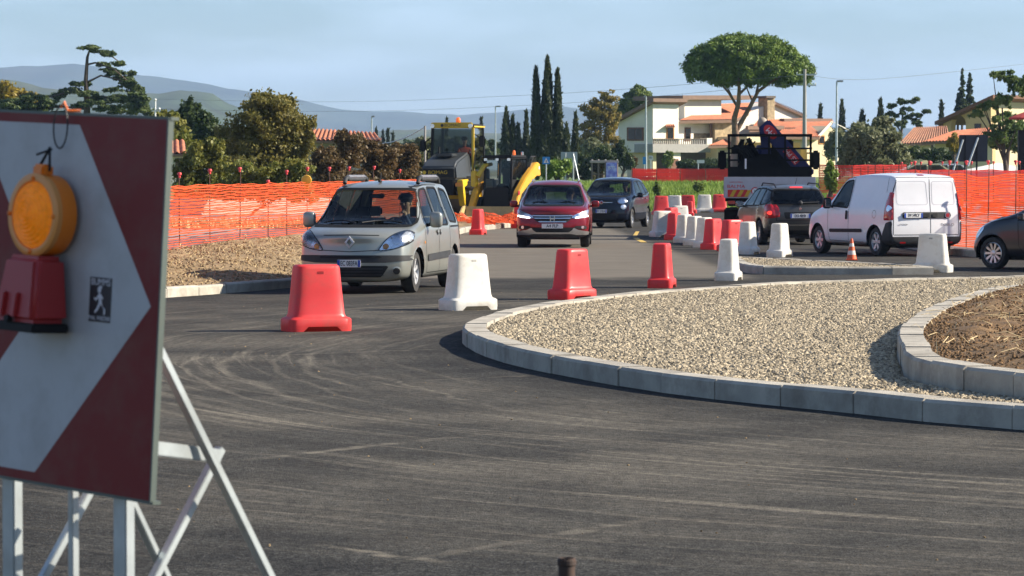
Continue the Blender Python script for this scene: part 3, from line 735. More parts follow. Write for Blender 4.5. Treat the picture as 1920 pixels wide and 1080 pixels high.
def wheel(parent, x, y, r, w, rim=.62, spokes=6, mat=None, sg=1):
    """tyre with its rim; sg = side it faces"""
    M = Matrix.Translation((x, y, r)) @ Matrix.Rotation(-sg*math.pi/2, 4, 'X'); h = w/2; ri = r*rim
    t = MB().lathe([(ri*.9, -h*.8), (ri, -h), (r*.93, -h*.95), (r, -h*.62), (r*.995, 0), (r, h*.62), (r*.93, h*.95), (ri*1.05, h), (ri, h*.85), (ri*.98, -h*.2)], 40, M)
    to = t.build('wheel', M_RUB, parent, smooth=50)
    m = MB().lathe([(ri*1.0, h*.82), (ri*.93, h*.9), (ri*.88, h*.70), (ri*.85, h*.25)], 36, M)
    for k in range(spokes):
        a = 2*math.pi*k/spokes; wd = ri*2.2/spokes*.55
        Q = M @ Matrix.Rotation(a, 4, 'Z')
        m.add([(ri*.15, -wd*.6, h*.62), (ri*.15, wd*.6, h*.62), (ri*.9, wd, h*.74), (ri*.9, -wd, h*.74), (ri*.15, -wd*.6, h*.4), (ri*.15, wd*.6, h*.4), (ri*.9, wd, h*.4), (ri*.9, -wd, h*.4)], [(0, 1, 2, 3), (0, 4, 5, 1), (1, 5, 6, 2), (3, 2, 6, 7), (0, 3, 7, 4)], Q)
    m.lathe([(ri*.24, h*.3), (ri*.24, h*.68), (ri*.12, h*.74), (0, h*.74)], 16, M)
    m.build('rim', mat or M_ALU, to, smooth=30)
    MB().lathe([(0, h*.05), (ri*.9, h*.05), (ri*.9, h*.2)], 24, M).build('brake_disc', M_BLK, to)
    return to
def well(parent, x, z, r, y0, y1):
    for sg in (1, -1):
        m = MB(); n = 14; vs = []
        for k in range(n+1):
            a = -.25+(math.pi+.5)*k/n
            for yy in (y0, y1): vs.append((x+r*math.cos(a), sg*yy, z+r*math.sin(a)))
        b = len(vs); vs.append((x, sg*y0, z))
        m.add(vs, [(2*k, 2*k+1, 2*k+3, 2*k+2) for k in range(n)]+[(2*k, 2*k+2, b) for k in range(n)]); m.build('wheel_well', M_BLK, parent)
def mirror_pair(parent, x, y, z, sx, sy, sz, mat, fwd=1):
    for sg in (1, -1):
        mb = MB().ball((0, 0, 0), 1, 20, 14); pw = lambda a: math.copysign(abs(a)**.55, a)
        mb.v = [(x+pw(a)*sx*.82, sg*(y+sy/2)+pw(b)*sy*.5, z+pw(c)*sz*.5) for a, b, c in mb.v]; mo = mb.build('mirror', mat, parent, smooth=180)
        MB().bar((x-.02, sg*(y-.12), z-sz*.42), (x-.01, sg*(y+.05), z-sz*.25), .05, .05).build('mirror_arm', M_BLK, mo)
        MB().box((x-sx*.85*fwd, sg*(y+sy/2), z), (.02, sy*.8, sz*.7)).build('mirror_glass', M_CHR, mo, bevel=.008)
def plate(parent, x, z, w, h, txt, ty=0, fwd=1, blue=True, size=None, yaw=0):
    """number plate facing +x (fwd=1) or -x"""
    p = MB().box((0, 0, 0), (.012, w, h)).build('number_plate', M_PLT, parent, bevel=.004); p.location = (x, ty, z); p.rotation_euler = (0, 0, yaw+(0 if fwd > 0 else math.pi))
    if blue:
        for sg in (1, -1): MB().box((.008, sg*(w/2-.022), 0), (.004, .04, h*.92)).build('plate_band', M_PBL, p)
    T = Matrix(((0, 0, 1, .008), (1, 0, 0, 0), (0, 1, 0, 0), (0, 0, 0, 1)))
    text('plate_text', txt, size or h*.92, M_PTX, p, T, bold=.0015, sx=.62 if blue else .95); return p
def seat(parent, x, y, mat=None, h=.62):
    m = MB().box((x, y, .52), (.50, .48, .16)).box((x-.30, y, .52+h/2), (.14, .48, h), (0, -.18, 0))
    o = m.build('seat', mat or M_IN, parent, bevel=.05, seg=3); MB().box((x-.40, y, .56+h+.06), (.08, .24, .16)).build('headrest', mat or M_IN, o, bevel=.03); return o
def cabin(parent, x0, x1, w, zf, xd, zd, belt, seats, wheel_y):
    """dark interior: floor, dashboard, steering wheel, seats"""
    MB().box(((x0+x1)/2, 0, zf), (x0-x1, w*2, .06)).build('cabin_floor', M_IN, parent)
    MB().xz([(xd+.35, zf), (xd+.45, zd-.02), (xd+.05, zd+.03), (xd-.12, zd-.06), (xd-.1, zf)], -w*.92, w*.92).build('dashboard', M_DASH, parent, bevel=.03)
    M = Matrix.Translation((xd-.25, wheel_y, zd-.02)) @ Matrix.Rotation(R(-65), 4, 'Y'); m = MB(); n = 20
    m.tube([M @ Vector((.18*math.cos(2*math.pi*k/n), .18*math.sin(2*math.pi*k/n), 0)) for k in range(n+1)], .014, 6); m.bar(M @ Vector((-.17, 0, 0)), M @ Vector((.17, 0, 0)), .03); m.bar(M @ Vector((0, 0, 0)), M @ Vector((0, 0, .25)) , .05)
    m.build('steering_wheel', M_BLK, parent)
    for x, y in seats: seat(parent, x, y)
def person(loc, rz, label, shirt, hair, skin=(.52, .31, .21), z0=.62, reach=(.40, .34), hat=None, group=None, hand_to_chin=False, stand=False):
    """seated figure (frame: x forward), one continuous skinned body with hair and face pieces"""
    root = thing('person', label, 'person', loc, rz, group); z = z0
    J = {'pel': (0, 0, z, .15), 'bel': (-.02, 0, z+.16, .145), 'che': (-.05, 0, z+.36, .16), 'nk0': (-.05, 0, z+.50, .075), 'nk1': (-.03, 0, z+.58, .055), 'hd0': (-.01, 0, z+.64, .072), 'hd1': (0, 0, z+.73, .092), 'hd2': (-.01, 0, z+.81, .070)}
    E = [('pel', 'bel'), ('bel', 'che'), ('che', 'nk0'), ('nk0', 'nk1'), ('nk1', 'hd0'), ('hd0', 'hd1'), ('hd1', 'hd2')]
    for sg, n in ((1, 'l'), (-1, 'r')):
        J['sh'+n] = (-.05, sg*.185, z+.44, .065)
        chin = hand_to_chin and sg > 0
        J['el'+n] = (.16, sg*.25, z+.20, .045) if not chin else (.22, sg*.20, z+.28, .045)
        J['wr'+n] = (reach[0]-.06, sg*.19, z+reach[1]-.03, .030) if not chin else (.17, sg*.06, z+.52, .030)
        J['ha'+n] = (reach[0], sg*.17, z+reach[1], .036) if not chin else (.12, sg*.02, z+.60, .038)
        J['kn'+n] = (.46, sg*.15, z+.02, .068) if not stand else (.08, sg*.11, z-.42, .068)
        J['an'+n] = (.62, sg*.15, z-.36, .05) if not stand else (.02, sg*.12, z-.82, .05)
        J['to'+n] = (.78, sg*.15, z-.39, .04) if not stand else (.18, sg*.13, z-.86, .04)
        E += [('che', 'sh'+n), ('sh'+n, 'el'+n), ('el'+n, 'wr'+n), ('wr'+n, 'ha'+n), ('pel', 'kn'+n), ('kn'+n, 'an'+n), ('an'+n, 'to'+n)]
        for q, dy in enumerate((-.028, -.010, .010, .028, .046)):
            hx, hy, hz, _ = J['ha'+n]; k = 'f%d%s' % (q, n); ln = (.045, .055, .06, .05, .03)[q]
            J[k] = (hx+ln, hy+dy*sg, hz-.01 if q < 4 else hz+.02, .010); J[k+'t'] = (hx+ln*1.4, hy+dy*sg, hz-.035 if q < 4 else hz+.02, .009)
            E += [('ha'+n, k), (k, k+'t')]
    ks = list(J); me = bpy.data.meshes.new('body'); me.from_pydata([J[k][:3] for k in ks], [(ks.index(a), ks.index(b)) for a, b in E], [])
    o = bpy.data.objects.new('body', me); COL.objects.link(o); sk = o.modifiers.new('k', 'SKIN'); sk.use_smooth_shade = True
    for i, k in enumerate(ks): me.skin_vertices[0].data[i].radius = (J[k][3], J[k][3]); me.skin_vertices[0].data[i].use_root = (k == 'pel')
    o.modifiers.new('s', 'SUBSURF').levels = 2
    m2 = bpy.data.meshes.new_from_object(o.evaluated_get(bpy.context.evaluated_depsgraph_get())); bpy.data.objects.remove(o)
    for p in m2.polygons:
        c = p.center; hand = any((c-Vector(J['ha'+n][:3])).length < .075 or (c-Vector(J['f2'+n][:3])).length < .07 for n in 'lr')
        p.material_index = 0 if (hand or c.z > z+.555) else (2 if c.z < z+.06 else 1)
    m2.name = 'body'; key = '%02d%02d%02d' % tuple(int(q*99) for q in shirt)
    bo = link('body', m2, [pm('skin %d' % int(skin[0]*100), skin, .55, var=.06), pm('shirt '+key, shirt, .85, var=.15, vs=12), pm('trousers', (.03, .035, .05), .9)], root); shade(m2, 180)
    MB().ball((-.025, 0, z+.775), .105, 16, 10, (1.0, .92, .92)).build('hair', pm('hair %02d' % int(hair[0]*100), hair, .7, var=.3, vs=40), root, smooth=180)
    f = MB().ball((.088, 0, z+.705), .016, 8, 6, (1.2, .8, 1.3)); f.build('nose', pm('skin %d' % int(skin[0]*100), skin), root, smooth=180)
    for sg in (1, -1):
        MB().ball((.074, sg*.032, z+.728), .012, 8, 6).build('eye', M_IN, root, smooth=180)
        MB().ball((-.005, sg*.088, z+.71), .024, 8, 6, (.8, .4, 1.2)).build('ear', pm('skin %d' % int(skin[0]*100), skin), root, smooth=180)
    MB().box((.082, 0, z+.664), (.012, .045, .010)).build('mouth', pm('lips', (.30, .10, .08), .5), root)
    if hat:
        MB().lathe([(.0, .10), (.07, .095), (.11, .06), (.125, .02), (.118, -.005), (0, -.01)], 20, Matrix.Translation((-.01, 0, z+.79)) @ Matrix.Rotation(.12, 4, 'Y')).build('cap', pm('cap cloth', hat, .9), root, smooth=60)
    return root
# ================================================================== ROADWORKS FURNITURE
M_PRED = pm('red polyethylene', (.80, .055, .055), .40, var=.06, vs=3, dirt=(.36, .12, .08), dscale=3.2, damt=.5, trans=.28)
M_PWHT = pm('white polyethylene', (.80, .78, .72), .40, var=.03, vs=3, dirt=(.46, .38, .26), dscale=3.0, damt=.6, trans=.30)
def barrier_mesh():
    """water-filled barrier: waisted body on a scalloped foot, filler recess near the top"""
    bm = bmesh.new(); rings = []; n = 48
    def ring(hx, hy, z, k=4.5, notch=False):
        vs = []
        for i in range(n):
            a = 2*math.pi*(i+.5)/n; c, s = math.cos(a), math.sin(a)
            x = math.copysign(abs(c)**(2/k), c)*hx; y = math.copysign(abs(s)**(2/k), s)*hy; zz = z
            if notch and (abs(abs(x)-hx*.40) < hx*.16 and abs(y) > hy*.8 or abs(y) < hy*.30 and abs(x) > hx*.9): zz = z+.055
            vs.append(bm.verts.new((x, y, zz)))
        rings.append(vs)
    for hx, hy, z, k, nt in ((.372, .212, .0, 7, True), (.376, .215, .06, 7, False), (.374, .212, .135, 7, False), (.362, .203, .15, 6, False), (.325, .185, .165, 5, False), (.310, .172, .20, 5, False), (.285, .155, .45, 4.5, False), (.262, .138, .70, 4.5, False), (.255, .132, .735, 4.5, False), (.235, .115, .752, 4, False), (.12, .05, .756, 3, False)): ring(hx, hy, z, k, nt)
    for a, b in zip(rings, rings[1:]):
        for i in range(n): bm.faces.new((a[i], a[(i+1) % n], b[(i+1) % n], b[i]))
    bm.faces.new(rings[-1]); bm.faces.new(rings[0][::-1])
    me = bpy.data.meshes.new('body'); bm.to_mesh(me); bm.free(); shade(me, 38); return me
BR_ME = {'red': barrier_mesh(), 'white': barrier_mesh()}
BR_ME['red'].materials.append(M_PRED); BR_ME['white'].materials.append(M_PWHT)
rec = MB().box((0, 0, 0), (.085, .012, .035)).build('recess_proto', M_BLK, bevel=.006); REC = {}
for c, m in (('red', pm('recess shade red', (.30, .012, .014), .6)), ('white', pm('recess shade white', (.42, .40, .36), .6))):  # darker copies of the plastic: recess shade painted on small boxes
    q = rec.data.copy(); q.materials.clear(); q.materials.append(m); REC[c] = q
bpy.data.objects.remove(rec)
def barrier(px, py, col, rz, label, s=1.0, group=None):
    x, y = G(px, py); y += .16
    r = thing('traffic_barrier', label, 'barrier', (x, y, .002), R(rz), group); r.scale = (s, s, s)
    link('body', BR_ME[col], None, r)
    for sg in (1, -1): o = link('filler_recess', REC[col], None, r); o.location = (0, sg*.1385, .66); o.rotation_euler = (sg*-.09, 0, 0)
    return r
# singles on the junction
barrier(591, 622, 'red', 24, 'large red plastic barrier standing alone before the grey-green van', 1.05)
barrier(877, 582, 'white', 36, 'white plastic barrier between the van and the tip of the gravel island', 1.02)
barrier(1073, 562, 'red', 50, 'red plastic barrier beside the island kerb, in front of the red SUV', .99)
barrier(1242, 540, 'red', 80, 'red plastic barrier standing end-on on the open road', .96)
barrier(1367, 526, 'white', 76, 'white plastic barrier at the tip of the small triangular island', .95)
barrier(1751, 511, 'white', -24, 'white plastic barrier at the far end of the small island, behind the white van', .96)
# curved line that parts the two lanes
LINE = 'barriers in the curved line between the lanes'
for px, py, col, rz, lab in ((1463, 482, 'white', 66, 'white barrier behind the small gravel island, next to the parked queue'), (1403, 477, 'white', 70, 'white barrier ending the curved line beside the grey estate'),
    (1374, 471, 'red', 40, 'broad red barrier in the curved line, next to the white end barrier'), (1338, 468, 'red', 62, 'red barrier in the curved line ahead of three white ones'),
    (1322, 464, 'white', 66, 'white barrier in the curved line touching the two red ones'), (1303, 460, 'white', 66, 'middle one of three white barriers in the curved line'), (1284, 455, 'white', 66, 'white barrier in the curved line next to the narrow red one'),
    (1265, 450, 'red', 70, 'narrow red barrier in the curved line beyond the three white ones'), (1243, 444, 'white', 30, 'shaded white barrier where the curved line turns'), (1259, 434, 'red', 60, 'dark red barrier half hidden behind the shaded white one'), (1275, 428, 'white', 20, 'shaded white barrier farthest along the curved line')):
    barrier(px, py, col, rz, lab, .98, LINE)
barrier(1294, 404.5, 'red', 88, 'slim red barrier turned edge-on before the grass bank', .8)
FR = 'barriers in the row below the grass bank'
for px, py, col, rz in ((1240, 402.5, 'red', 8), (1265, 401, 'white', -6), (1290, 400, 'red', -4), (1321, 398.6, 'white', 5), (1349, 397.4, 'red', 8), (1562, 396, 'red', 4), (1585, 396, 'white', 0)):
    barrier(px, py, col, rz, {1240: 'red barrier below the grass bank, next to the black-blue hatchback', 1265: 'white barrier below the grass bank between two red ones', 1290: 'red barrier below the grass bank between two white ones', 1321: 'clean white barrier below the grass bank, next to the last red one', 1349: 'red barrier below the grass bank beside the lorry', 1562: 'red barrier beyond the crane lorry, seen over the estate car', 1585: 'white barrier beyond the crane lorry, next to a red one'}[px], 1.06, FR)
barrier(896, 440, 'red', 80, 'red barrier at the kerb before the skid loader', 1.0)
barrier(975, 428, 'red', 70, 'red barrier by the kerb, half hidden by the red SUV', 1.0)
# traffic cone
cx, cy = G(1597, 488); cn = thing('traffic_cone', 'small orange and white striped traffic cone beside the white van', 'cone', (cx, cy, 0)); cn.scale = (.82, .82, .86)
M_CONE = pm('cone orange', (.72, .12, .03), .5, var=.1)
MB().box((0, 0, .015), (.30, .30, .03)).build('base', M_CONE, cn, bevel=.01)
prof = lambda z: .115*(1-z/.56)+.022
for k, (z0, z1, m) in enumerate(((.03, .14, M_CONE), (.14, .24, M_PWHT), (.24, .34, M_CONE), (.34, .42, M_PWHT), (.42, .52, M_CONE))): MB().lathe([(prof(z0), z0), (prof(z1), z1)], 24).build('band', m, cn, smooth=60)
MB().lathe([(prof(.52), .52), (.018, .54), (0, .54)], 24).build('tip', M_CONE, cn, smooth=60)

# ---------------------------------------------------------------- chevron board on its trestle, hanging lamp
def chevron():
    m = bpy.data.materials.new('chevron print'); m.use_nodes = True; nt = m.node_tree; L = nt.links; p = nt.nodes['Principled BSDF']
    tc = nn(nt, 'ShaderNodeTexCoord'); sp = nn(nt, 'ShaderNodeSeparateXYZ'); L.new(tc.outputs['Object'], sp.inputs[0])
    def ma(op, a, b=None):
        n = nn(nt, 'ShaderNodeMath', operation=op)
        for i, q in enumerate((a, b)):
            if q is None: continue
            if isinstance(q, (int, float)): n.inputs[i].default_value = q
            else: L.new(q, n.inputs[i])
        return n.outputs[0]
    # arrow heads pointing right: x + slope*|z - mid| against a fixed period
    up = ma('MULTIPLY', ma('MAXIMUM', ma('SUBTRACT', sp.outputs[2], .455), 0.), .74); dn = ma('MULTIPLY', ma('MAXIMUM', ma('SUBTRACT', .455, sp.outputs[2]), 0.), .98)
    u = ma('ADD', ma('ADD', sp.outputs[0], .032), ma('ADD', up, dn))
    f = ma('MULTIPLY', ma('LESS_THAN', u, 0.), ma('GREATER_THAN', u, -.42))
    frame = ma('MULTIPLY', ma('MULTIPLY', ma('GREATER_THAN', sp.outputs[2], .022), ma('LESS_THAN', sp.outputs[2], .872)), ma('LESS_THAN', sp.outputs[0], -.022))
    f = ma('MULTIPLY', f, frame)
    mx = nn(nt, 'ShaderNodeMix', data_type='RGBA'); L.new(f, mx.inputs[0]); mx.inputs[6].default_value = (.17, .010, .010, 1); mx.inputs[7].default_value = (.46, .47, .47, 1)
    n1 = nn(nt, 'ShaderNodeTexNoise', Scale=6, Detail=6, Roughness=.65); L.new(tc.outputs['Object'], n1.inputs['Vector'])
    r = nn(nt, 'ShaderNodeMapRange'); r.inputs[1].default_value = .45; r.inputs[2].default_value = .75; r.inputs[4].default_value = .3; L.new(n1.outputs['Fac'], r.inputs[0])
    m2 = nn(nt, 'ShaderNodeMix', data_type='RGBA'); L.new(r.outputs[0], m2.inputs[0]); L.new(mx.outputs[2], m2.inputs[6]); m2.inputs[7].default_value = (.16, .13, .10, 1)
    L.new(m2.outputs[2], p.inputs['Base Color']); p.inputs['Roughness'].default_value = .45; p.inputs['Specular IOR Level'].default_value = .25; return m
bd = 8.10; bx = PX(278, bd); BZ0 = PZ(941, bd)
brd = thing('chevron_board', 'red and white chevron sign board on a galvanised trestle', 'sign', (bx, bd, 0), R(-46))
tilt = Matrix.Translation((0, 0, BZ0)) @ Matrix.Rotation(R(-2.0), 4, 'X') @ Matrix.Rotation(R(2.2), 4, 'Y')
def tl(o): o.matrix_local = tilt; return o
face = tl(MB().box((-.47, .008, .447), (.94, .012, .894)).build('panel', chevron(), brd))
M_GALV = pm('galvanised steel', (.46, .50, .50), .42, metal=.55, var=.16, vs=7, dirt=(.22, .20, .15), dscale=4, damt=.25)
M_EDGE = pm('board edge', (.10, .125, .11), .5, metal=.3, var=.15, dirt=(.10, .08, .06), damt=.4)
ed = MB().box((.003, .007, .447), (.006, .016, .90)).box((-.47, .016, .897), (.956, .024, .008)).box((-.47, .016, -.004), (.956, .024, .008)).box((-.944, .012, .447), (.008, .024, .90)); tl(ed.build('frame', M_EDGE, brd))
# sticker: black label, white running figure and words
SM = lambda x, z: Matrix(((1, 0, 0, x), (0, 0, -1, .0005), (0, 1, 0, z), (0, 0, 0, 1)))
stx, stz = -.226, .458
sk = MB().box((stx, .0012, stz), (.084, .0012, .106)).build('sticker', pm('sticker black', (.02, .02, .024), .4, var=.03), face)
SW = pm('sticker white', (.62, .62, .64), .4, var=.03)
text('sticker_word', 'BUMMS', .023, SW, sk, SM(stx, stz+.0415), ext=.0003); text('sticker_word', 'MAL WIEDER', .0145, SW, sk, SM(stx, stz-.0445), ext=.0003)
fig = MB(); H0 = lambda pts: [(stx+a*.001, stz+b*.001) for a, b in pts]
def flatp(pts): n = len(pts); fig.add([(x, .0003, z) for x, z in pts], [tuple(range(n))])
flatp(H0([(-4+7*math.cos(t)*1.0, 23+7*math.sin(t)) for t in np.linspace(0, 6.28, 14)[:-1]])); flatp(H0([(-12, 27), (-2, 34), (5, 33), (7, 27)]))
flatp(H0([(-7, 15), (3, 15), (8, -8), (-4, -8)])); flatp(H0([(-6, 14), (-17, 2), (-22, 6), (-24, 3), (-17, -4), (-4, 6)])); flatp(H0([(4, 13), (13, 4), (11, 1), (4, 6)]))
flatp(H0([(-4, -6), (5, -8), (-6, -24), (-16, -33), (-21, -30), (-12, -20)])); flatp(H0([(1, -8), (8, -8), (16, -22), (15, -34), (21, -35), (22, -22)]))
fig.build('walking_figure', SW, sk)
# trestle: front uprights, rear legs, braces
legs = [(-.115, .02), (-.415, .02)]
def tr(a, b, w, h, nm): return MB().bar(a, b, w, h, (0, 1, 0)).build(nm, M_GALV, brd, bevel=.003)
for x in (-.155, -.605): MB().box((x, .045, .60), (.050, .03, 1.20)).build('upright', M_GALV, brd, bevel=.004); MB().cyl((x, .028, .42), (x, .022, .42), .009, n=10).build('bolt', M_CHR, brd)
MB().box((-.375, .06, .6), (.020, .02, 1.2)).build('thin_upright', M_GALV, brd, bevel=.002)
BI = (Matrix.Translation((bx, bd, 0)) @ Matrix.Rotation(R(-46), 4, 'Z')).inverted()
def strut(nm, p, q, w, h, ground=True):
    A, B = [Vector((PX(x, d), d, PZ(y, d))) for x, y, d in (p, q)]
    if ground: B = A+(B-A)*(A.z/(A.z-B.z))
    MB().bar(BI @ A, BI @ B, w, h).build(nm, M_GALV, brd, bevel=.002)
strut('rear_leg', (288, 640, 8.36), (506, 1088, 8.75), .022, .022); strut('rear_leg', (236, 925, 8.4), (312, 1090, 8.6), .020, .020)
strut('cross_bar', (262, 838, 8.28), (410, 856, 8.66), .012, .034, False); strut('brace', (412, 842, 8.70), (288, 1082, 8.50), .024, .020); strut('brace', (170, 915, 8.55), (76, 1088, 8.45), .022, .018)
# warning lamp hanging from the top edge by a wire
lx, lz = -.408, .650
lamp = thing('warning_lamp', 'amber warning lamp with red battery box hung on the chevron board', 'lamp', (0, 0, 0)); lamp.matrix_world = Matrix.Translation((bx, bd, 0)) @ Matrix.Rotation(R(-46), 4, 'Z') @ tilt
M_ABODY = pm('lamp orange', (.75, .19, .008), .4, var=.06); M_ALENS = pm('lamp amber', (.95, .33, .01), .2, var=.25, vs=60, bump=.4, bs=180, trans=.25, emit=(1, .30, .01), es=.10); M_LRED = pm('lamp box red', (.36, .022, .022), .45, var=.08, dirt=(.2, .05, .04), damt=.2)  # lens emission stands in for sunlight coming through the unlit amber
Y0 = Matrix.Translation((lx, 0, lz)) @ Matrix.Rotation(math.pi/2, 4, 'X')
MB().lathe([(0, .010), (.090, .010), (.098, .016), (.100, .058), (.096, .068)], 48, Y0).build('housing', M_ABODY, lamp, smooth=40)
MB().lathe([(.100, .060), (.101, .074), (.095, .079), (.082, .077), (.080, .070)], 48, Y0).build('bezel', pm('lamp bezel', (.70, .29, .07), .4, var=.05), lamp, smooth=50)
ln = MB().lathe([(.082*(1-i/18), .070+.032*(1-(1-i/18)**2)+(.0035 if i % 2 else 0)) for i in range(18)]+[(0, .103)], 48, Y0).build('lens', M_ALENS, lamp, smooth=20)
for k in range(4):
    a = math.pi/2*k; MB().ball((lx+.089*math.cos(a), -.079, lz+.089*math.sin(a)), .006, 8, 6).build('screw', M_ABODY, lamp, smooth=90)
MB().box((lx, -.05, lz+.108), (.045, .035, .03)).build('hanger_lug', M_ABODY, lamp, bevel=.006)
bx_ = MB().add([(lx-.085, -.125, lz-0.257), (lx+.085, -.125, lz-0.257), (lx+.085, -.012, lz-0.257), (lx-.085, -.012, lz-0.257), (lx-.066, -.105, lz-0.097), (lx+.066, -.105, lz-0.097), (lx+.066, -.016, lz-0.097), (lx-.066, -.016, lz-0.097)], [(0, 3, 2, 1), (4, 5, 6, 7), (0, 1, 5, 4), (1, 2, 6, 5), (2, 3, 7, 6), (3, 0, 4, 7)])
bo = bx_.build('battery_box', M_LRED, lamp, bevel=.014, seg=3)
MB().box((lx, -.066, lz-.269), (.166, .108, .022)).build('box_foot', M_BLK, lamp, bevel=.004)
for s in (-.038, .012): MB().box((lx+s, -.124, lz-.215), (.018, .012, .058), (-.12, 0, 0)).build('clip', M_LRED, bo, bevel=.003)
MB().cyl((lx-.012, -.118, lz-.25), (lx-.012, -.132, lz-.25), .009, n=12).build('switch', M_BLK, bo)
zt_ = .90; lw = MB(); M_WIRE = pm('wire', (.025, .025, .025), .6)
MB().tube([(lx+.028*math.cos(t)+.01, -.012, lz+.215+.052*math.sin(t)) for t in np.linspace(-1.57, 4.71, 20)], .0022, 6).build('wire_loop', M_WIRE, lamp)
MB().tube([(lx-.022, -.05, lz+.108), (lx+.002, -.035, lz+.163), (lx+.026, -.05, lz+.108)], .004, 6).build('strap', M_BLK, lamp); MB().tube([(lx-.03, -.05, lz+.145), (lx+.005, -.03, lz+.16)], .003, 6).build('strap_end', M_BLK, lamp)
MB().tube([(lx+.008, -.012, lz+.262), (lx+.02, -.012, lz+.275), (lx+.026, -.004, zt_+.004), (lx+.045, .02, zt_+.006)], .0035, 6).build('orange_tie', pm('orange cord', (.75, .16, .03), .6), lamp)
# pipe stub at the roadside close by
pd_ = 9.8; pst = thing('pipe_post', 'rusty steel pipe stub standing near the camera edge of the road' if False else 'dark rusty pipe stub standing upright on the asphalt', 'pipe', (PX(1063, pd_), pd_, 0)); ztp = PZ(1048, pd_)
M_RUST = pm('rusty pipe', (.045, .032, .026), .7, metal=.3, var=.3, dirt=(.12, .05, .025), dscale=12, damt=.6)
MB().lathe([(.024, 0), (.024, ztp), (.020, ztp), (.020, ztp-.06), (0, ztp-.06)], 20).build('pipe', M_RUST, pst, smooth=40); MB().lathe([(.025, ztp-.022), (.027, ztp-.02), (.027, ztp-.006), (.025, ztp-.004)], 20).build('collar', M_RUST, pst)
# ---------------------------------------------------------------- plastic net fences
M_NETO = pm('orange net', (.80, .115, .02), .5, var=.15, vs=2, trans=.35); M_NETR = pm('red net', (.72, .05, .035), .5, var=.12, vs=2, trans=.3)
M_BAR = pm('rebar rust', (.10, .045, .03), .8, var=.3, vs=10); M_CAP = pm('red safety cap', (.70, .05, .05), .45)
def net_mesh(name, P, zb, h, mat, parent, rowstep=.043, colstep=.085, strand=.018, vert=.010, seed=0, sag=.025, lean=0, step=.25):
    """woven net along ground line P: wavy horizontal strands and thin uprights, real open holes"""
    P = np.array(resample(P, step)); n = len(P); s = np.concatenate([[0], np.cumsum(np.linalg.norm(np.diff(P, axis=0), axis=1))])
    zb = np.array([zb(x, y) for x, y in P]) if callable(zb) else np.full(n, zb); t = np.gradient(P, axis=0); t /= np.linalg.norm(t, axis=1)[:, None]; nr = np.column_stack([-t[:, 1], t[:, 0]])
    rows = int(h/rowstep); Z = np.zeros((rows+1, n)); O = np.zeros((rows+1, n))
    for r in range(rows+1):
        f = r/rows; Z[r] = zb+f*h+sag*(noise2(s*.8, s*0+r*.13, 1, seed)-.5)*(.35+f)+.3*sag*(noise2(s*2.5, s*0+r*.5, 1, seed+3)-.5)-sag*.7*np.abs(np.sin(s*math.pi/2.2))*f
        O[r] = .10*(noise2(s*.7, s*0+r*.2, 1, seed+5)-.5)+lean*f
    V = []; F = []; b = 0
    pos = lambda r: np.column_stack([P+nr*O[r][:, None], Z[r]])
    for r in range(rows+1):
        w = strand*(.7+.6*((r*7+seed) % 5)/5); q = pos(r); lo = q.copy(); hi = q.copy(); lo[:, 2] -= w/2; hi[:, 2] += w/2
        V += [lo, hi]; i = np.arange(n-1); F.append(np.column_stack([b+i, b+i+1, b+n+i+1, b+n+i])); b += 2*n
    ss = np.arange(0, s[-1], colstep); k = max(2, rows//3)
    rr = np.unique(np.linspace(0, rows, k).astype(int)); cols = []
    for r in rr: q = pos(r); cols.append(np.column_stack([np.interp(ss, s, q[:, c]) for c in range(3)]))
    tt = np.column_stack([np.interp(ss, s, t[:, c]) for c in range(2)])*vert/2; m = len(ss)
    for A, B in zip(cols, cols[1:]):
        a0, a1, b0, b1 = A.copy(), A.copy(), B.copy(), B.copy(); a0[:, :2] -= tt; a1[:, :2] += tt; b0[:, :2] -= tt; b1[:, :2] += tt
        V += [a0, a1, b1, b0]; i = np.arange(m); F.append(np.column_stack([b+i, b+m+i, b+2*m+i, b+3*m+i])); b += 4*m
    return stuff(npmesh(name, np.concatenate(V), np.concatenate(F), mat, parent))
def post(parent, x, y, z, h, cap=True, r=.011):
    p = MB().tube([(x, y, z-.1), (x+random.uniform(-.03, .03), y, z+h)], r, 6).build('post', M_BAR, parent)
    if cap: MB().lathe([(0, h+.03), (.035, h+.025), (.042, h+.0), (.042, h-.015), (.022, h-.02), (.022, h-.07), (.012, h-.07)], 12, Matrix.Translation((x, y, z))).build('post_cap', M_CAP, p, smooth=50)
    return p
# left: one long fence along the dirt verge
vz1 = lambda x, y: float(vergez(np.array([x]), np.array([y]))[0])
lf = thing('net_fence', 'orange plastic net fence on rusty rods with red caps along the dirt verge', 'fence')
FP = [FEN(d) for d in np.arange(44, 104.5, 2)]
net_mesh('net', FP, .43, 1.20, M_NETO, lf, seed=2); net_mesh('net', [(x+.10, y) for x, y in FP[6:]], .75, .85, M_NETO, lf, seed=9, rowstep=.06)
for px in (337, 394, 450, 503, 538, 577, 618, 655, 702, 750):
    a = (px-960)/FPX; d = (-6.15-63.4*.0844)/(a-.0844); x, y = FEN(d); post(lf, x, y-.03, .42, random.uniform(1.42, 1.62) if px not in (451, 503) else 1.25)
for d in (47, 51, 56): x, y = FEN(d); post(lf, x, y-.03, .42, 1.5)
wl_ = tag(MB().box((0, 0, .27), (13.0, .25, .54)).build('low_wall', pm('pale render', (.50, .44, .37), .9, var=.1, vs=1, bump=.3), bevel=.01), 'low pale concrete wall seen through the orange net', 'wall'); wl_.location = (-8.6, 116, .42); wl_.rotation_euler = (0, 0, R(40))
